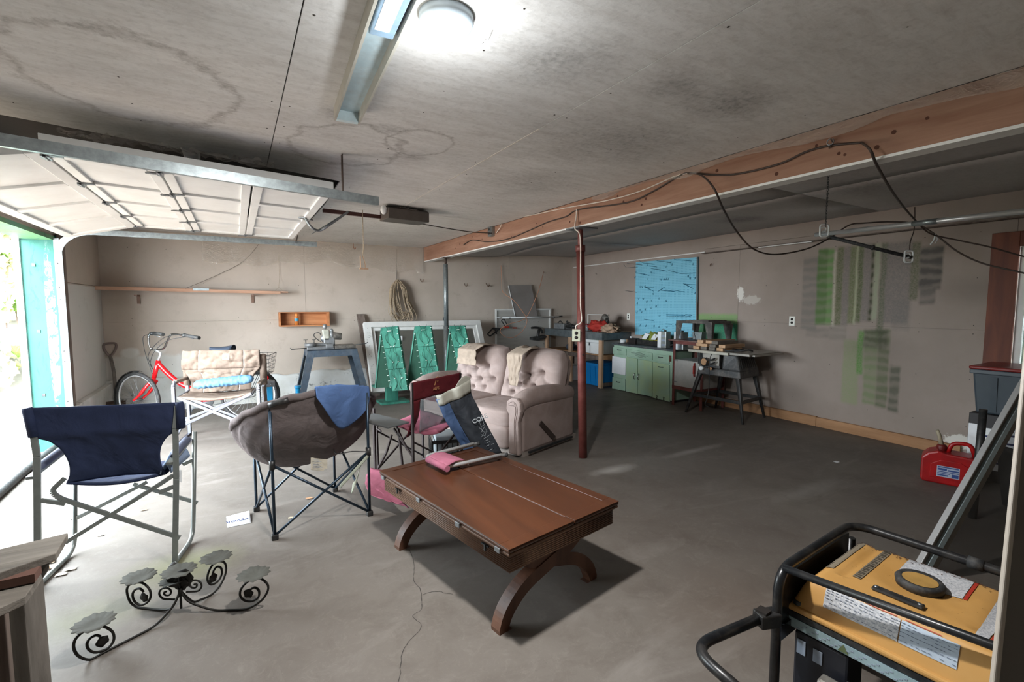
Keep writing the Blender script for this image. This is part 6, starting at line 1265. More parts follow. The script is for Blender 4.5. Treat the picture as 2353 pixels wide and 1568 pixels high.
bz0, bz1 = .293, sp2(1555,826).z; o = sA2+sdu*.045+sn*.005+V((0,0,bz0)); MB().ob(o, sdu*(SWd-.08), sbk*.92, V((0,0,bz1-bz0))).build('body', mat('grey white enamel', 'a9a8a3', .5, .1, .1, 8, dust=.35), wx_, bevel=.004)
dd_ = MB().ob(o+sn*.012, sdu*(SWd-.085), -sn*.011, V((0,0,bz1-bz0-.005))).build('door', mat('scuffed white door', 'aaaaa6', .5, .1, .15, 7, dust=.4), wx_, bevel=.002)
h = o+sdu*(SWd-.16)+sn*.03+V((0,0,(bz1-bz0)*.48)); MB().tube(rounded([h-sn*.018, h, h+V((0,0,.17)), h+V((0,0,.17))-sn*.018], .01), .010, 8).bar(h+V((0,0,.03)), h+V((0,0,.14)), .02, .03, sn).build('handle', mat('red handle', 'a02a22', .4), dd_)
for z in (.06, .36): MB().bar(o+sn*.015+V((0,0,z)), o+sn*.015+sdu*.06+V((0,0,z)), .004, .025, sn).build('hinge', M['steel'], dd_)
# folding work table on the stand
fw = thing('router_table', (sA2+sB2)/2+sbk/2+V((0,0,SH+.013)), 'dark metal bench-top tool table with splayed legs on the red stand', 'table'); zt2 = SH+.014; 
f0 = sA2+sdu*.02-sn*.02; tpz = zt2+.27; m_fw = mat('dusty dark metal', '43403d', .5, .3, .25, 14, dust=.45)
MB().ob(f0+V((0,0,tpz-.035)), sdu*.60, -sn*.40, V((0,0,.035))).build('table_top', m_fw, fw, bevel=.004); MB().ob(f0+sdu*.18+sn*.0+V((0,0,tpz)), sdu*.36, -sn*.38, V((0,0,.012))).build('insert_plate', m_fw, fw)
for u in (0, .60):
    for v in (0, .38):
        p = f0+sdu*u-sn*v+V((0,0,tpz-.03)); b0 = f0+sdu*(u*1.0+(.0))-sn*v; b0 = V((b0.x, b0.y, zt2)); sg = 1 if u == 0 else -1
        MB().hexa([b0, b0+sdu*.05*sg, b0+sdu*.05*sg-sn*.003, b0-sn*.003], [p, p+sdu*.12*sg, p+sdu*.12*sg-sn*.003, p-sn*.003]).hexa([b0, b0-sn*.03, b0-sn*.03+sdu*.003*sg, b0+sdu*.003*sg], [p, p-sn*.06, p-sn*.06+sdu*.003*sg, p+sdu*.003*sg]).build('leg', m_fw, fw)
p = f0+sdu*.33+sn*.02+V((0,0,tpz-.03)); MB().bar(p, p+V((0,0,-.10)), .03, .03).tube(spline([p+V((0,0,-.1)), p+V((0,0,-.15))+sdu*.01, p+sdu*.03+V((0,0,-.2)), p+sdu*.02+V((0,0,-.25))], 4), .006, 6).build('switch_cord', M['black_pl'], fw)
c = f0+sdu*.15-sn*.18; t = thing('small_basket', V((c.x,c.y,zt2)), 'small grey mesh parts bin under the bench-top table', 'bin'); MB().hexa([V((c.x,c.y,zt2)), V((c.x,c.y,zt2))+sdu*.14, V((c.x,c.y,zt2))+sdu*.14-sn*.1, V((c.x,c.y,zt2))-sn*.1], [V((c.x,c.y,zt2+.11))-sdu*.01, V((c.x,c.y,zt2+.11))+sdu*.15, V((c.x,c.y,zt2+.11))+sdu*.15-sn*.11, V((c.x,c.y,zt2+.11))-sdu*.01-sn*.11]).build('bin', M['galv'], t, bevel=.004)
# ================================================================= TABLE SAW
m_ts = mat('dark grey cast saw', '3e3f40', .55, .3, .2, 12, dust=.35); m_top = mat('dusty alloy table', '8f8b84', .45, .4, .15, 10, dust=.3)
g1_, g2_, g3_, g4_ = V((5.20,4.22,0)), V((5.25,3.42,0)), V((5.82,3.50,0)), V((5.80,4.20,0))      # feet: front left, front right, back right, back left
tsw = thing('table_saw', (5.5, 3.82, 0), 'portable table saw with grey top on four black splayed legs against the right wall', 'table saw')
LZ = .56; tops = [V((5.30,4.08,LZ)), V((5.32,3.55,LZ)), V((5.74,3.60,LZ)), V((5.72,4.06,LZ))]
for g, t_ in zip((g1_, g2_, g3_, g4_), tops):
    b = MB().tube([g, g.lerp(t_, .5), t_], [.016, .026, .036], 4); b.build('leg', M['black_pl'], tsw, bevel=.003)
def lp2(g, t_, k): return g.lerp(t_, k)
for a, c in ((0,1),(1,2),(2,3),(3,0)): gs = (g1_, g2_, g3_, g4_); MB().bar(lp2(gs[a], tops[a], .45), lp2(gs[c], tops[c], .45), .02, .04).build('leg_brace', M['black_pl'], tsw)
MB().hexa([(5.27,4.12,LZ-.02),(5.29,3.50,LZ-.02),(5.78,3.56,LZ-.02),(5.76,4.10,LZ-.02)], [(5.28,4.10,LZ+.07),(5.30,3.52,LZ+.07),(5.77,3.57,LZ+.07),(5.75,4.08,LZ+.07)]).build('base', m_ts, tsw, bevel=.01)
MB().hexa([(5.30,3.78,LZ+.06),(5.31,3.52,LZ+.06),(5.76,3.56,LZ+.06),(5.75,3.80,LZ+.06)], [(5.33,3.78,.835),(5.36,3.60,.835),(5.72,3.62,.835),(5.72,3.80,.835)]).build('motor_housing', m_ts, tsw, bevel=.025)
b = MB()
for k in range(8): b.bar((5.38+.045*k,3.533+.005*k,LZ+.10), (5.40+.04*k,3.575+.003*k,LZ+.22), .018, .004, (0,1,0))
b.build('vent_slots', M['slot'], tsw)
MB().box((5.30,3.80,LZ+.07),(5.72,4.08,.83)).build('cabinet_body', m_ts, tsw, bevel=.01); MB().box((5.285,3.80,LZ+.11),(5.299,4.04,.82)).build('front_plate', mat('pale control plate', 'a8a49b', .4, .3, .1, 8, dust=.3), tsw, bevel=.003)
for k in range(4): MB().box((5.28, 4.045+.02*k, LZ+.08+.01*k), (5.30, 4.055+.02*k, .82)).build('rib', m_ts, tsw)
m_kn = mat('tan plastic knob', 'a7805c', .5)
MB().cyl((5.285,3.99,.71), (5.235,3.99,.71), .045, None, 20).build('height_wheel', m_kn, tsw, bevel=.004); MB().lathe([(.046,0),(.056,.01),(.046,.02)], (5.255,3.99,.71), 20, (-1,0,0)).build('wheel_rim', M['black_pl'], tsw)
MB().cyl((5.285,4.03,.62), (5.23,4.03,.62), .026, None, 14).build('tilt_knob', M['white_pl'], tsw); MB().cyl((5.285,3.93,.63), (5.23,3.88,.63), .02, .018, 12).build('grip_knob', m_kn, tsw)
for z in (.75, .70): MB().tube(spline([(5.26,3.97,z+.01), (5.22,3.92,z-.01), (5.22,3.86,z), (5.25,3.83,z+.02)], 5), .010, 8).build('curved_lever', M['black_pl'], tsw)
TZ2 = .865; MB().box((5.20,3.34,TZ2-.028),(5.86,4.22,TZ2)).build('table_top', m_top, tsw, bevel=.003); MB().box((5.165,3.60,TZ2-.035),(5.198,4.18,TZ2-.002)).build('fence_rail', mat('pale rail', 'b4b0a3', .35, .4, .08), tsw, bevel=.003); MB().box((5.25,3.30,TZ2-.028),(5.85,3.338,TZ2-.01)).build('extension_edge', m_top, tsw)
MB().tube(spline([(5.22,3.80,TZ2+.02),(5.17,3.84,.80),(5.18,3.86,.6),(5.2,3.87,.4),(5.18,3.88,.25),(5.2,3.92,.16),(5.24,3.9,.13)], 6), .006, 6).build('power_cord', M['rubber'], tsw)
tag(MB().tube(spline([(5.35+.1*math.cos(k*1.0)+.02*k*.3, 3.72+.08*math.sin(k*1.0)-.015*k, TZ2+.012+.01*(k % 3)) for k in range(14)], 4), .009, 6).build('cable_tangle', M['rubber']), 'tangle of black cable lying on the table saw top', 'cable')
random.seed(11); k = 0
for row, zz, n in ((0, TZ2, 4), (1, TZ2+.042, 4), (2, TZ2+.084, 3)):
    for i in range(n):
        y = 4.17-.115*i-.03*row; L_ = random.uniform(.35, .5); x = 5.24+random.uniform(-.02,.03); m_ = (M['pine'], M['greywood'])[random.random() < .3]
        o = MB().ob((x, y-.09, zz+.001), (L_, random.uniform(-.02,.02), 0), (0, .09, 0), (0,0,.039)).build('timber_offcut', m_, bevel=.003); tag(o, ('%s of the sawn timber offcuts in the %s row on the table saw' % (('leftmost','second from left','third from left','rightmost')[i] if not (row == 2 and i == 2) else 'rightmost', ('bottom','middle','top')[row])), 'timber', 'timber offcuts piled on the table saw')
# ================================================================= BLUE PEGBOARD
m_bp = pegmat('blue pegboard', '7fc0d6', '3f88a3'); bpd = thing('blue_pegboard', WB(1530, 770, .02), 'bright blue pegboard with many small hooks on the right wall', 'pegboard')
q0, q1, q2, q3 = WB(1459,769,.03), WB(1602,776,.03), WB(1604,591,.03), WB(1461,603,.03)
MB().slab([q0, q1, q2, q3], .008).build('board', m_bp, bpd); MB().bar(WB(1603.5,591,.02), WB(1602,776,.02), .02, .03).build('dark_edge', M['oldwood'], bpd)
m_hk = mat('blue coated hook', '1b6a88', .4, .4); wn2 = V((-1,.034,0)); wu2 = V((-.034,-1,0))
hp_ = None; cr_ = lambda x, y, e=.03: WB(1440+x/6.533, 580+y/6.533, e)
for (x, y) in ((380,298),(323,393),(529,404),(569,404),(600,400),(628,400),(932,360),(963,390),(1030,385),(212,515),(245,515),(284,512),(497,690),(190,692),(258,695),(310,738),(384,718),(450,810),(378,830),(216,855),(287,855),(232,892),(503,955),(207,1095),(294,1100),(420,1105),(612,1118),(752,1080),(168,765),(160,900),(325,185),(690,180),(1005,175),(275,325),(408,620),(1030,610),(605,720),(495,1115),(145,290),(135,375),(596,215)):
    q = cr_(x, y); 
    if hp_ is None:
        hp_ = MB().tube([V((0,0,.012)), wn2*.004+V((0,0,.012)), wn2*.006+V((0,0,-.014)), wn2*.022+V((0,0,-.018)), wn2*.030+V((0,0,.008))], .0032, 5); o = hp_.build('peg_hook', m_hk, bpd)
        me = o.data; [setattr(v, 'co', v.co+ORG[bpd.name]) for v in me.vertices]; hk0 = o; o.location = q-ORG[bpd.name]
    else: o = hk0.copy(); C.objects.link(o); o.location = q-ORG[bpd.name]
for P in (((15,178),(60,235),(165,222)),((65,165),(135,180),(235,192)),((245,125),(320,168),(415,180)),((495,122),(560,140),(668,160)),((780,105),(800,118),(975,132)),((430,245),(610,288)),((648,278),(820,322)),((820,322),(960,318),(1040,310)),((172,312),(340,348)),((0,578),(155,605)),((870,472),(1000,548)),((880,478),(1040,490)),((284,520),(410,588)),((300,528),(412,532)),((485,590),(580,515)),((530,572),(770,600)),((695,565),(878,598)),((280,1005),(405,1030)),((598,1075),(680,1085)),((600,565),(720,590)),((410,208),(455,222))):
    Q = [cr_(a, b_, .03) for a, b_ in P]; n = len(Q); Q = [p+wn2*(.10 if i < n-1 and y_[1] < 250 else .03)*(1 if i < n-1 else 0) for i, (p, y_) in enumerate(zip(Q, P))]
    MB().tube(Q, .0036, 5).build('long_hook', m_hk if P[0][0] > 100 else M['steel'], bpd)
for x0, x1 in ((595,868),(885,970)):
    rk = MB().bar(cr_(x0,937,.05), cr_(x1,946,.05), .012, .008, wn2).build('tool_rack', m_hk, bpd); b = MB()
    for k in range(int((x1-x0)/34)): b.tube([cr_(x0+k*34+4,958,.035), cr_(x0+k*34+4,970,.08), cr_(x0+k*34+24,972,.08), cr_(x0+k*34+24,960,.035)], .0025, 4)
    b.build('rack_loops', m_hk, rk)
q = WB(1636, 609); tag(MB().tube(spline([q+wn2*.004+V((0,.02,.02)), q+wn2*.03+V((0,.01,-.015)), q+wn2*.04+V((0,-.01,-.015)), q+wn2*.04+V((0,-.03,.02))], 4), .0035, 5).build('wall_hook', mat('rusty hook','6e4a33',.6,.5)), 'small wire hook on the right wall beyond the blue pegboard', 'hook')
q = WB(1372, 630); tag(MB().tube([q+wn2*.001, q+wn2*.03, q+wn2*.035+V((0,0,.02))], .003, 5).build('wall_hook', M['dark_steel']), 'small hook on the right wall near the corner above the workbench', 'hook')
# ================================================================= RIGHT SIDE
gs = thing('fuel_can', (4.98, 1.42, 0), 'red plastic fuel can with spout and printed label on the floor by the right wall', 'fuel can')
m_fc = mat('red fuel plastic', 'a50f12', .4, 0, .12, 8, h2='8c0c10')
fa, fb2 = Z(2113, 1104), Z(2206, 1122); fu = (fb2-fa).normalized(); fn_ = V((-fu.y, fu.x, 0)); fn_ = fn_ if fn_.x > 0 else -fn_
fl_ = .34; fh = .26
def fc(a, b_, z): return fa+fu*a+fn_*b_+V((0,0,z))
prof = [(0,.02),(.02,0),(fl_-.02,0),(fl_,.02),(fl_,.20),(fl_-.02,.245),(fl_*.45,.255),(.10,.27),(.04,.245),(0,.20)]
MB().prism([fc(a, 0, z) for a, z in prof], fn_*.20).build('body', m_fc, gs, bevel=.018)
MB().prism([fc(a, -.006, z) for a, z in ((.06,.05),(.30,.05),(.30,.16),(.24,.20),(.12,.20),(.06,.16))], fn_*.006).build('moulded_panel', m_fc, gs, bevel=.003)
lb = [fc(.10,-.0075,.065), fc(.235,-.0075,.065), fc(.235,-.0075,.155), fc(.10,-.0075,.155)]; MB().slab(lb, .001).build('label', mat('pale label', 'a9b2c2', .5), gs)
b = MB()
for k, (a0, a1, z, h_) in enumerate(((.105,.23,.142,.008),(.105,.16,.12,.016),(.165,.23,.118,.012),(.105,.23,.105,.006),(.105,.18,.092,.006),(.19,.23,.07,.028),(.105,.17,.075,.01))): b.ob(fc(a0,-.0088,z), fu*(a1-a0), fn_*.001, V((0,0,h_)))
b.build('label_print', mat('label blue', '2f4a86', .6), gs)
MB().tube(rounded([fc(.16,.10,.25), fc(.18,.10,.33), fc(.29,.10,.34), fc(.32,.10,.24)], .04), .016, 10).build('handle', m_fc, gs)
MB().lathe([(.03,0),(.034,.03),(.028,.045),(.001,.05)], fc(.12,.10,.26), 18).build('cap_ring', mat('dark red cap','5f1512',.5), gs); MB().tube([fc(.12,.10,.29), fc(.10,.10,.38), fc(.085,.10,.42)], [.017,.014,.012], 12).build('spout', mat('yellowed spout', '9c917a', .5), gs)
# tote stack
t1_ = thing('document_box', (5.55, 1.1, 0), 'dark box with white printed papers, lowest in the stack by the window', 'box')
MB().box((5.30,.72,0),(5.82,1.42,.55)).build('body', mat('dark carton', '2c2a2b', .6), t1_, bevel=.006)
for k, (y0, y1, z0, z1, c_) in enumerate(((1.34,1.415,.08,.46,'paper'),(1.22,1.33,.1,.44,'white_pl'),(1.05,1.21,.08,.46,'paper'))): MB().box((5.292,y0,z0),(5.2995,y1,z1)).build('paper_sheet', M[c_], t1_)
b = MB()
for k in range(9): b.box((5.2905,1.08+.03*(k % 4),.12+.035*k),(5.2918,1.19+.05*(k % 4),.135+.035*k))
b.build('print', M['ink'], t1_)
tote(5.30, .74, 5.80, 1.42, .552, .36, mat('slate grey plastic', '3c464e', .4, 0, .08), 'slate grey plastic tote with dark red lid on the box by the window', mat('dark red lid plastic', '7c2420', .35, 0, .1))
# leaning panel with light frame
lp0, lp1 = D(2085, 1322, 2.35), D(2372, 822, 2.75); le = (lp1-lp0).normalized(); lr = V((.80, -.35, -.49)); lr = (lr-le*lr.dot(le)).normalized(); ln = le.cross(lr); ln = ln if ln.dot(V((-.5,-.86,0))) > 0 else -ln
lp0 = lp0-le*((lp0.z-.02)/le.z); 
wl_ = thing('screen_panel', V((lp0.x, lp0.y, 0)), 'tilted pale metal framed panel with dark glass leaning behind the generator', 'panel')
def lpq(a0, a1, b0, b1, t0, t1, nm, m): return MB().ob(lp0+le*a0+lr*b0+ln*t0, le*(a1-a0), lr*(b1-b0), ln*(t1-t0)).build(nm, m, wl_, bevel=.002)
LLn = 1.9; m_fg = mat('grey frame', '7c7772', .45, .4, .08); m_fl = mat('pale blue frame face', 'a8bac0', .4, .3, .06)
lpq(0, LLn, 0, .006, 0, .03, 'edge_lip', M['alu']); lpq(0, LLn, .006, .045, 0, .012, 'outer_frame', m_fg); lpq(0, LLn, .045, .075, 0, .026, 'frame_face', m_fl); lpq(0, LLn, .075, .12, 0, .014, 'inner_frame', m_fg)
lpq(LLn-.1, LLn, .12, .5, 0, .02, 'top_frame', m_fg); lpq(.0, LLn-.1, .12, .55, .002, .006, 'pane', glassm('dark dusty glass', '3b3a39', .2, .45))
bcx = thing('plastic_chair', D(2290, 1150, 2.9), 'black moulded plastic seat shell behind the tilted panel', 'chair')
def fn(u, v): a = math.pi*(u-.5)*.9; p = D(2300+20*v, 1040+190*v, 3.1); return V((p.x+.22*math.sin(a), p.y+.10*math.sin(a)-.15*math.cos(a), max(p.z, .02)))
MB().grid(fn, 20, 16).build('shell', M['black_pl'], bcx, solid=.012)
for x in (-.16, .16):
    q = D(2300, 1040, 3.1); g0 = V((q.x+x*.8, q.y-x*.5, 0)); MB().tube([g0, V((g0.x+.04, g0.y, .75))], .022, 10).build('leg', M['black_pl'], bcx)
# near grey board at the right edge
nb0, nb1 = D(2283, 1640, .62), D(2357, 900, .78); nd = (nb1-nb0).normalized(); nb0 = nb0-nd*(nb0.z/nd.z); nr = V((.84,-.5,0)); nr = (nr-nd*nr.dot(nd)).normalized(); nn3 = V((.5,.86,0))
gb = thing('leaning_board', nb0, 'tall grey board with a pale edge leaning in the extreme right foreground', 'board')
MB().ob(nb0, nd*1.95, nr*.15, nn3*.006).build('slab', mat('grey board face', '57534e', .6, 0, .05), gb); MB().ob(nb0-nr*.004-nn3*.001, nd*1.95, nr*.008, nn3*.008).build('pale_edge', mat('pale edge', '9b948b', .5, 0, .05), gb, bevel=.002)
# ================================================================= GENERATOR
gz = .58
P1, P2, P3, P4 = Z(1790,1312,gz), Z(1958,1203,gz), Z(2318,1322,gz), Z(2330,1504,gz)
ge = (P2-P1).normalized(); gl = ((P4-P1)+(P3-P2)).normalized(); gl = (gl-ge*gl.dot(ge)).normalized(); GE = (P2-P1).length; GL = .72; g0 = V((P1.x, P1.y, 0))
def GP(a, l, z): return g0+ge*a+gl*l+V((0,0,z))
gnr = thing('generator', GP(GE/2, GL/2, 0), 'yellow-tanked portable generator in a black tube frame, lower right foreground', 'generator')
m_bf = mat('black frame enamel', '17191c', .32, .2, .15, 20, dust=.12); m_yt = mat('yellow tank plastic', 'b98b4c', .42, 0, .08, 3, h2='c2965a', dust=0)
fr_ = .0155
MB().tube(rounded([GP(0,0,.03), GP(0,0,gz), GP(GE,0,gz), GP(GE,GL,gz), GP(GE,GL,.03)], .085, 8), fr_, 14).build('frame_tube', m_bf, gnr)
MB().tube(rounded([GP(.0,.0,gz)+ge*.03, GP(.13,GL,gz), GP(.06,GL,.03)], .08, 8), .0125, 12).build('frame_tube', m_bf, gnr)
MB().tube([GP(GE,0,.03), GP(GE,0,gz-.06)], fr_, 12).build('frame_tube', m_bf, gnr)
for z in (.04,): MB().tube(rounded([GP(0,0,z), GP(GE,0,z), GP(GE,GL,z), GP(0,GL,z)], .05, 5, True), fr_, 12, True).build('base_tube', m_bf, gnr)
MB().bar(GP(0,-.0,.36), GP(GE,0,.36), .02, .05).build('end_crossbar', m_bf, gnr); MB().ob(GP(.03,-.004,.36), ge*(GE-.06), gl*.006, V((0,0,.19))).build('end_plate', m_bf, gnr)
q = GP(GE,.36,gz); MB().cyl(q-gl*.02, q+gl*.02, .020, None, 14).build('rubber_sleeve', M['rubber'], gnr)
# tank
t0a, t1a, t0l, t1l = .092, GE-.005, .0, GL-.02
def tankf(u, v):
    # top surface: v across (a), u along (l)
    a = t0a+(t1a-t0a)*v; l = t0l+(t1l-t0l)*u
    e1 = (a-t0a)/.055; e2 = (t1a-a)/.06; e3 = (l-t0l)/.07; e4 = (t1l-l)/.07
    h = .105
    for e_ in (e1, e2, e3, e4):
        e_ = max(0, min(1, e_)); h *= (1-(1-e_)**2.4)
    h -= .008*math.exp(-((l-(t0l+.105))/.014)**2)*(a > t0a+.13)
    h -= .008*math.exp(-((l-(t0l+.46))/.03)**2)*(a > t0a+.13)
    x = (a-.368)/.10; y = (l-.27)/.10; h -= .010*math.exp(-(x*x+y*y)**2)
    return GP(a, l, .435+max(h, 0)+.0015*nz(a*20, l*20))
tk = MB().grid(tankf, 70, 60).build('fuel_tank', m_yt, gnr)
MB().ob(GP(t0a-.015,t0l-.015,.418), ge*(t1a-t0a+.03), gl*(t1l-t0l+.03), V((0,0,.018))).build('tank_flange', m_yt, gnr, bevel=.006)
MB().ob(GP(t0a-.012,t0l-.01,.398), ge*.03, gl*(t1l-t0l), V((0,0,.018))).build('rubber_strip', M['dark_steel'], gnr)
ca, cl_ = .368, .27; cz = .532
MB().lathe([(.001,.0),(.062,.0),(.065,.020),(.058,.028),(.046,.023),(.001,.021)], GP(ca, cl_, cz), 32).build('fuel_cap', M['rubber'], gnr)
MB().lathe([(.001,.0225),(.046,.0245)], GP(ca, cl_, cz), 28).build('cap_face', mat('amber cap face', 'a58146', .5, 0, .2), gnr)
MB().ob(GP(.20, .19, .541), gl*.13, ge*.030, V((0,0,.010))).build('fuel_gauge', M['black_pl'], gnr, bevel=.005)
for l in (.20, .31): MB().lathe([(.001,.003),(.006,.002),(.006,0)], GP(.215, l, .551), 10).build('gauge_screw', M['steel'], gnr)
MB().lathe([(.001,.012),(.014,.012),(.016,0)], GP(t0a+.012, t0l+.02, .438), 14).build('tank_bolt', M['dark_steel'], gnr)
def decal(a0, a1, l0, l1, m, nm, o=.0022, n=10):
    def fn(u, v): p = tankf(((l0+(l1-l0)*u)-t0l)/(t1l-t0l), ((a0+(a1-a0)*v)-t0a)/(t1a-t0a)); return p+V((0,0,o))+ge*(-o*.6)
    return MB().grid(fn, n*3, n).build(nm, m, gnr)
m_lab = (lambda g: g.out(g.mix(g.rng(g.noise(160, 3, .6, 0, st=(1,1,1)), .42, .58), lin('c3c4c6'), lin('a2a5ab'))))(NG('printed label', .5)); m_ink2 = mat('weathered black lettering', '4b453c', .6); m_redp = mat('red label band', 'a63325', .5)
decal(.100, .124, .095, .29, m_lab, 'warning_label'); decal(.100, .124, .293, .42, mat('blue grey label', 'a9b6c4', .5), 'instruction_label')
for k in range(3): decal(.1255, .127, .1+.1*k, .18+.1*k, m_redp, 'label_line')
b = MB()
for r in range(6):
    for l in [x*.013 for x in range(25)]:
        if random.random() < .82:
            a = .1025+.0036*r; p = tankf((.098+l-t0l)/(t1l-t0l), (a-t0a)/(t1a-t0a))+V((0,0,.0026))-ge*.0036; b.bar(p, p+gl*random.uniform(.006,.011), .0014, .0006)
b.build('label_print', mat('fine print', '5f6a80', .6), gnr)['kind'] = 'stuff'
for k in range(4): decal(.143, .160, .19+.042*k, .225+.042*k, M['paper'], 'pictogram'); decal(.143, .160, .226+.042*k, .231+.042*k, m_redp, 'pictogram_bar')
decal(.385, .575, .20, .37, m_lab, 'maker_label', .002); decal(.385, .575, .372, .381, m_redp, 'label_band'); decal(.19, .50, .435, .462, m_lab, 'side_label'); decal(.19, .50, .465, .474, m_redp, 'side_label_band')
for l_, a_ in ((.045, .24), (.125, .24)):
    decal(a_, a_+.30, l_, l_+.024, mat('grey name strip', '7a705f', .6), 'name_strip', .0024)
    b = MB()
    for k in range(22): q3 = tankf((l_+.004-t0l)/(t1l-t0l), (a_+.012+.013*k-t0a)/(t1a-t0a))+V((0,0,.004)); b.bar(q3, q3+gl*.016+ge*.003*(k % 3-1), .006, .0008)
    b.build('name_lettering', m_ink2, gnr)
m_rust = NG('rust stain debris', .9); m_rust = m_rust.out(lin('4a2815'))
b = MB(); random.seed(5)
for k in range(420):
    a = t1a-.02-abs(random.gauss(0, .03)); l = random.uniform(t0l+.02, t0l+.46); 
    if k > 320: a = random.uniform(t0a+.1, t1a-.05); l = random.uniform(t0l+.1, t1l-.05)
    p = tankf((l-t0l)/(t1l-t0l), (a-t0a)/(t1a-t0a)); s_ = random.uniform(.002, .006)*(1 if k < 320 else .4); an = random.uniform(0, 3.1); d1_ = V((math.cos(an), math.sin(an), 0))*s_; d2_ = V((-d1_.y, d1_.x, 0))*.4
    b.add([p-d1_+V((0,0,.002)), p+d2_+V((0,0,.0035)), p+d1_+V((0,0,.002)), p-d2_+V((0,0,.003))], [(0,1,2,3)])
b.build('leaf_litter', m_rust, gnr)['kind'] = 'stuff'
# body under the tank
m_cp = mat('pale blue instruction strip', '98b0b6', .45, .2, .1, 30); MB().ob(GP(.080,.0,.362), gl*(GL-.02), ge*.006, V((0,0,.032))).build('control_strip', m_cp, gnr)
b = MB(); random.seed(9)
for k in range(60): l = .03+.011*k; b.ob(GP(.0785,l,.366+.008*(k % 3)), gl*.008, ge*.001, V((0,0,.003)))
b.build('strip_print', M['inkgrey'], gnr)['kind'] = 'stuff'
MB().prism([GP(.0782,.15,.366), GP(.0782,.18,.366), GP(.0782,.165,.39)], ge*.001).build('warning_triangle', mat('olive triangle','5d6b4a',.5), gnr)
MB().ob(GP(.085,.02,.10), gl*.16, ge*.12, V((0,0,.255))).build('control_box', mat('navy black box', '15171f', .5), gnr, bevel=.008); 
for l, h_ in ((.03,.05),(.08,.045)): MB().ob(GP(.081,l,.28), gl*.028, ge*.003, V((0,0,h_))).build('socket_label', M['inkgrey'], gnr, bevel=.003)
MB().ob(GP(.05,.26,.10), gl*.24, ge*.30, V((0,0,.20))).build('engine_block', mat('cast engine', '5b5854', .5, .6, .3, 20, dust=.3), gnr, bevel=.02)
for k in range(9): MB().ob(GP(.02,.27+.024*k,.13), gl*.006, ge*.06, V((0,0,.15))).build('cooling_fin', mat('fin alloy', '77736c', .5, .6, .2, 20) if k == 0 else bpy.data.materials['fin alloy'], gnr)
MB().cyl(GP(.02,.20,.28), GP(.02,.30,.30), .035, None, 16).build('carburettor', M['steel'], gnr, bevel=.004); MB().cyl(GP(.10,.52,.22), GP(.40,.52,.22), .11, None, 22).build('recoil_housing', M['black_pl'], gnr, bevel=.01)
MB().ob(GP(.01,.12,.20), gl*.12, ge*.05, V((0,0,.08))).build('valve_cover', mat('scuffed alloy', '8b8780', .45, .6, .25, 30), gnr, bevel=.01); MB().tube(spline([GP(.0,.06,.12), GP(-.01,.10,.16), GP(.0,.16,.14), GP(.0,.22,.18)], 5), .006, 6).build('red_lead', mat('red lead','8c2f25',.5), gnr)
# fold-out handle
hb0 = GP(0,-.02,.40); hbm = Z(1735,1428,.42); h1, h2, h3, h4 = Z(1740,1424,.42), Z(1612,1478,.42), Z(1612,1510,.42), Z(1760,1640,.42)
MB().tube(rounded([h1, h2, h3, h4], .05, 7), .0165, 14).build('carry_handle', m_bf, gnr)
bx0 = (h1+GP(0,0,.42))/2; bdv = (GP(0,0,.42)-h1); MB().bar(h1+V((0,0,.0)), GP(0,.0,.42), .05, .045).build('handle_bracket', m_bf, gnr, bevel=.004); q = h1.lerp(GP(0,0,.42), .35); MB().ob(q-ge*.02-gl*.02+V((0,0,.018)), ge*.035, gl*.035, V((0,0,.012))).build('bracket_socket', M['slot'], gnr)
# ================================================================= WROUGHT IRON CANDLE HOLDER
cq = lambda x, y: (150+x/4.8, 1260+y/4.8)
hub = Z(*cq(1268, 470), .115); hub0 = V((hub.x, hub.y, 0)); m_ir = mat('black wrought iron', '17140f', .6, .3, .2, 40); m_cup = mat('dusty grey iron leaf', '4e4e48', .85, .1, .12, 30)
cd_ = thing('candle_holder', hub0, 'black wrought iron scroll candle holder with leaf cups standing on the floor', 'candle holder')
def leafplate(c, r, nm, m=m_cup, n=13, tilt=(0,0,1), cupd=.012, seed=0):
    up = V(tilt).normalized(); u = up.orthogonal().normalized(); w_ = up.cross(u); vs = [c-up*cupd]
    N = n*4
    for ring, rr in ((0, .45), (1, 1.0)):
        for k in range(N):
            a = 2*math.pi*k/N; f = 1 if ring == 0 else (1.0+.09*(1 if k % 4 == 0 else (-.7 if k % 4 == 2 else .1))); vs.append(c+(u*math.cos(a)+w_*math.sin(a))*r*rr*f+up*(-cupd*.8 if ring == 0 else .002*math.sin(a*5+seed)))
    fs = [(0, 1+k, 1+(k+1) % N) for k in range(N)]+[(1+k, 1+N+k, 1+N+(k+1) % N, 1+(k+1) % N) for k in range(N)]
    return MB().add(vs, fs, True).build(nm, m, cd_, solid=.0015)
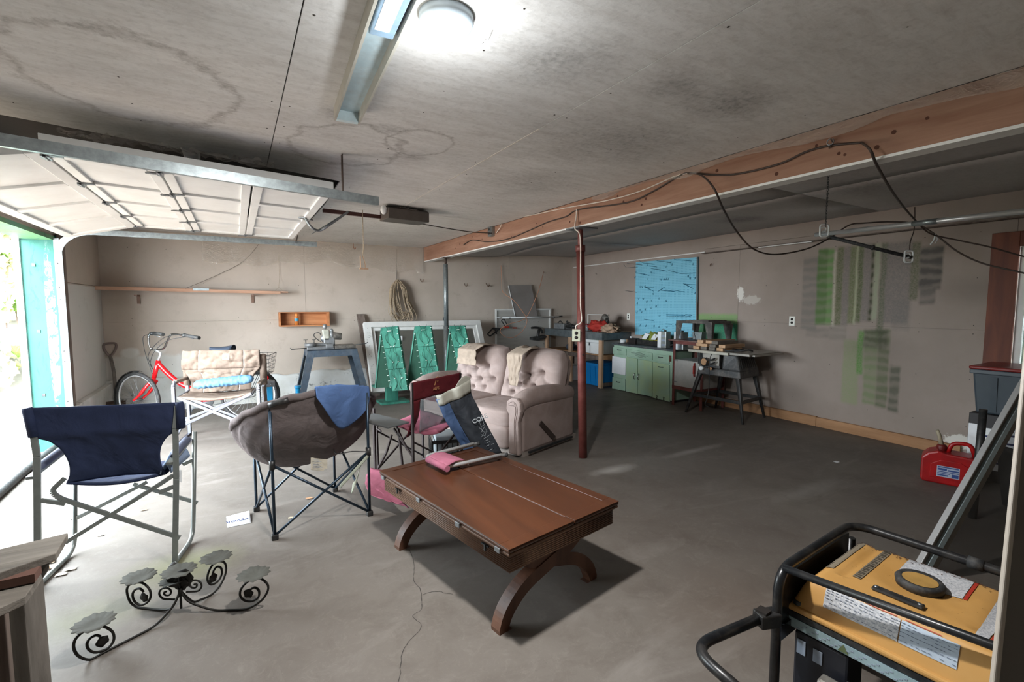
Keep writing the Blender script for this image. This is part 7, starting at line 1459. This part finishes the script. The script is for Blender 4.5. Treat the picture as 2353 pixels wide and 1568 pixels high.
arms = {
 'a': (Z(*cq(290, 1236)), [(1240,480),(1232,560),(1150,690),(980,860),(780,1020),(560,1150),(400,1215),(270,1236),(150,1195),(95,1110),(105,1020),(170,945),(260,890),(370,858),(450,875),(520,925),(537,1000),(500,1075),(420,1130),(320,1150),(255,1115),(240,1055),(275,995),(340,962),(385,975)], (320,862), (410,1030)),
 'b': (Z(*cq(1830, 696)), [(1300,500),(1350,580),(1480,640),(1650,685),(1830,696),(2000,670),(2150,590),(2225,490),(2235,410),(2170,345),(2080,335),(1990,390),(1935,460),(1930,530),(1980,580),(2060,585),(2130,540),(2135,470),(2090,435),(2045,455)], (2078,322), (2020,500)),
 'c': (Z(*cq(1700, 470)), [(1340,590),(1400,588),(1480,575),(1620,510),(1720,390),(1770,270),(1770,190),(1740,150),(1680,150),(1620,190),(1575,280),(1570,360),(1610,402),(1680,370),(1725,290),(1720,225),(1680,205),(1640,240),(1622,300)], (1665,135), (1630,330)),
 'd': (Z(*cq(760, 660)), [(1235,560),(1190,640),(1120,680),(1000,718),(900,727),(800,690),(720,600),(682,500),(690,425),(760,385),(850,385),(925,450),(942,530),(905,600),(830,628),(765,590),(742,515),(770,460),(825,448),(865,485)], (815,350), (870,545))}
for k, (gpt, P, cup, lf) in arms.items():
    vp = VP(hub0, gpt); Q = [vp(*cq(*p)) for p in P]; Q = [V((p.x, p.y, max(p.z, .0054))) for p in Q]
    MB().tube(spline([V((hub.x,hub.y,hub.z))]+Q[1:], 4), .0054, 6).build('scroll_arm', m_ir, cd_)
    leafplate(vp(*cq(*cup))+V((0,0,.017)), .068, 'leaf_cup', seed=ord(k)); leafplate(vp(*cq(*lf)), .022, 'small_leaf', m_ir, 5, vp.n, .002)
MB().cyl(V((hub.x,hub.y,.028)), V((hub.x,hub.y,.20)), .005, None, 8).cyl(V((hub.x,hub.y,.10)), V((hub.x,hub.y,.13)), .010, None, 10).build('centre_post', m_ir, cd_)
leafplate(V((hub.x,hub.y,.215)), .068, 'leaf_cup', seed=2); leafplate(V((hub.x-.03,hub.y+.02,.165)), .05, 'leaf_cup', seed=7)
cv = VP(hub0, hub0+V((.86,-.5,0)))
for x, y, r in ((1310,330,.042),(1200,360,.036),(1275,390,.034)): leafplate(cv(*cq(x, y)), r, 'centre_leaf', m_ir, 5, cv.n, .003)
for (cx3, cy3, sg) in ((1115, 492, 1), (1425, 408, -1)):
    P = [(cx3+sg*(95-7.2*t)*math.cos(t*.85+1.2), cy3+(78-6*t)*math.sin(t*.85+1.2)) for t in range(0, 13)]; P = [(cx3+sg*90, cy3+75)]+P
    MB().tube(spline([cv(*cq(*p)) for p in P], 4), .0045, 6).build('small_spiral', m_ir, cd_)
# ================================================================= PAPER LEAFLET
la, lb_, lc_, ld_ = Z(523,1213,.002), Z(578,1202,.002), Z(573,1176,.012), Z(520,1188,.002)
lf_ = thing('leaflet', (la+lc_)/2, 'white printed leaflet lying upside down on the floor beside the moon chair foot', 'paper')
lq = lambda u, v: (la*(1-u)+lb_*u)*(1-v)+(ld_*(1-u)+lc_*u)*v+V((0,0,.006*u*v))
MB().grid(lq, 10, 6).build('sheet', M['paper'], lf_, solid=.0006)
text('VEVOR', M['ink'], lf_, lq(.92,.44)+V((0,0,.003)), la-lb_, la-ld_, .042); b = MB()
for (u0, u1, v) in ((.06,.62,.80),(.1,.5,.66)): b.bar(lq(u0,v)+V((0,0,.0025)), lq(u1,v)+V((0,0,.0035)), .006, .0005)
b.build('print_lines', M['inkgrey'], lf_)
tag(MB().grid(lambda u, v: Z(1922,1062,.004)+V((.05*(u-.5), .035*(v-.5), .01*abs(nz(u*4, v*4, 3)))), 4, 3).build('paper_scrap', M['paper']), 'small white paper scrap on the concrete between table saw and fuel can', 'paper')
# ================================================================= PLANK TRESTLE BOTTOM LEFT
def P8(px, py, z): return Z(px, py, z)
zt3 = .78
pu = thing('plank', Z(60, 1270, zt3), 'upper weathered plank with a sawn end jutting in at the lower left edge', 'plank')
q = [P8(-160,1372,zt3), P8(128,1272,zt3), P8(156,1225,zt3), P8(-160,1300,zt3)]; MB().slab(q, .022).build('plank_body', M['greywood'], pu, bevel=.002)
q2_ = [P8(-160,1490,.74), P8(62,1368,.74), P8(112,1292,.74), P8(-160,1350,.74)]
MB().slab([P8(-160,1470,.735), P8(58,1371,.735), P8(113,1291,.735), P8(-160,1360,.735)], .022).build('lower_plank', M['greywood'], pu, bevel=.002)
MB().bar(P8(-40,1345,.750), P8(88,1318,.750), .05, .022).build('spacer_block', mat('red brown block', '5e4238', .8), pu)
tr = thing('trestle', Z(30, 1400, .70)*1-V((0,0,.70)), 'rough grey timber trestle carrying the planks at the lower left', 'trestle')
for x0, x1, dd2, m_ in ((18, 56, 0, M['greywoodz']), (-70, -25, .02, M['oldwood'])):
    a, c = P8(x0, 1400, .60), P8(x1, 1398, .60); u = c-a; f3 = V((.5*.06,.86*.06,0)); b0 = V((a.x, a.y, 0)); MB().ob(b0+f3*dd2*10, u, f3, V((0,0,.712))).build('leg', m_, tr, bevel=.003)
a, c = P8(-100, 1500, .45), P8(60, 1490, .45); MB().bar(a+V((.03,.06,0)), c+V((.02,.05,0)), .03, .08).build('crossbar', M['greywood'], tr, bevel=.003)
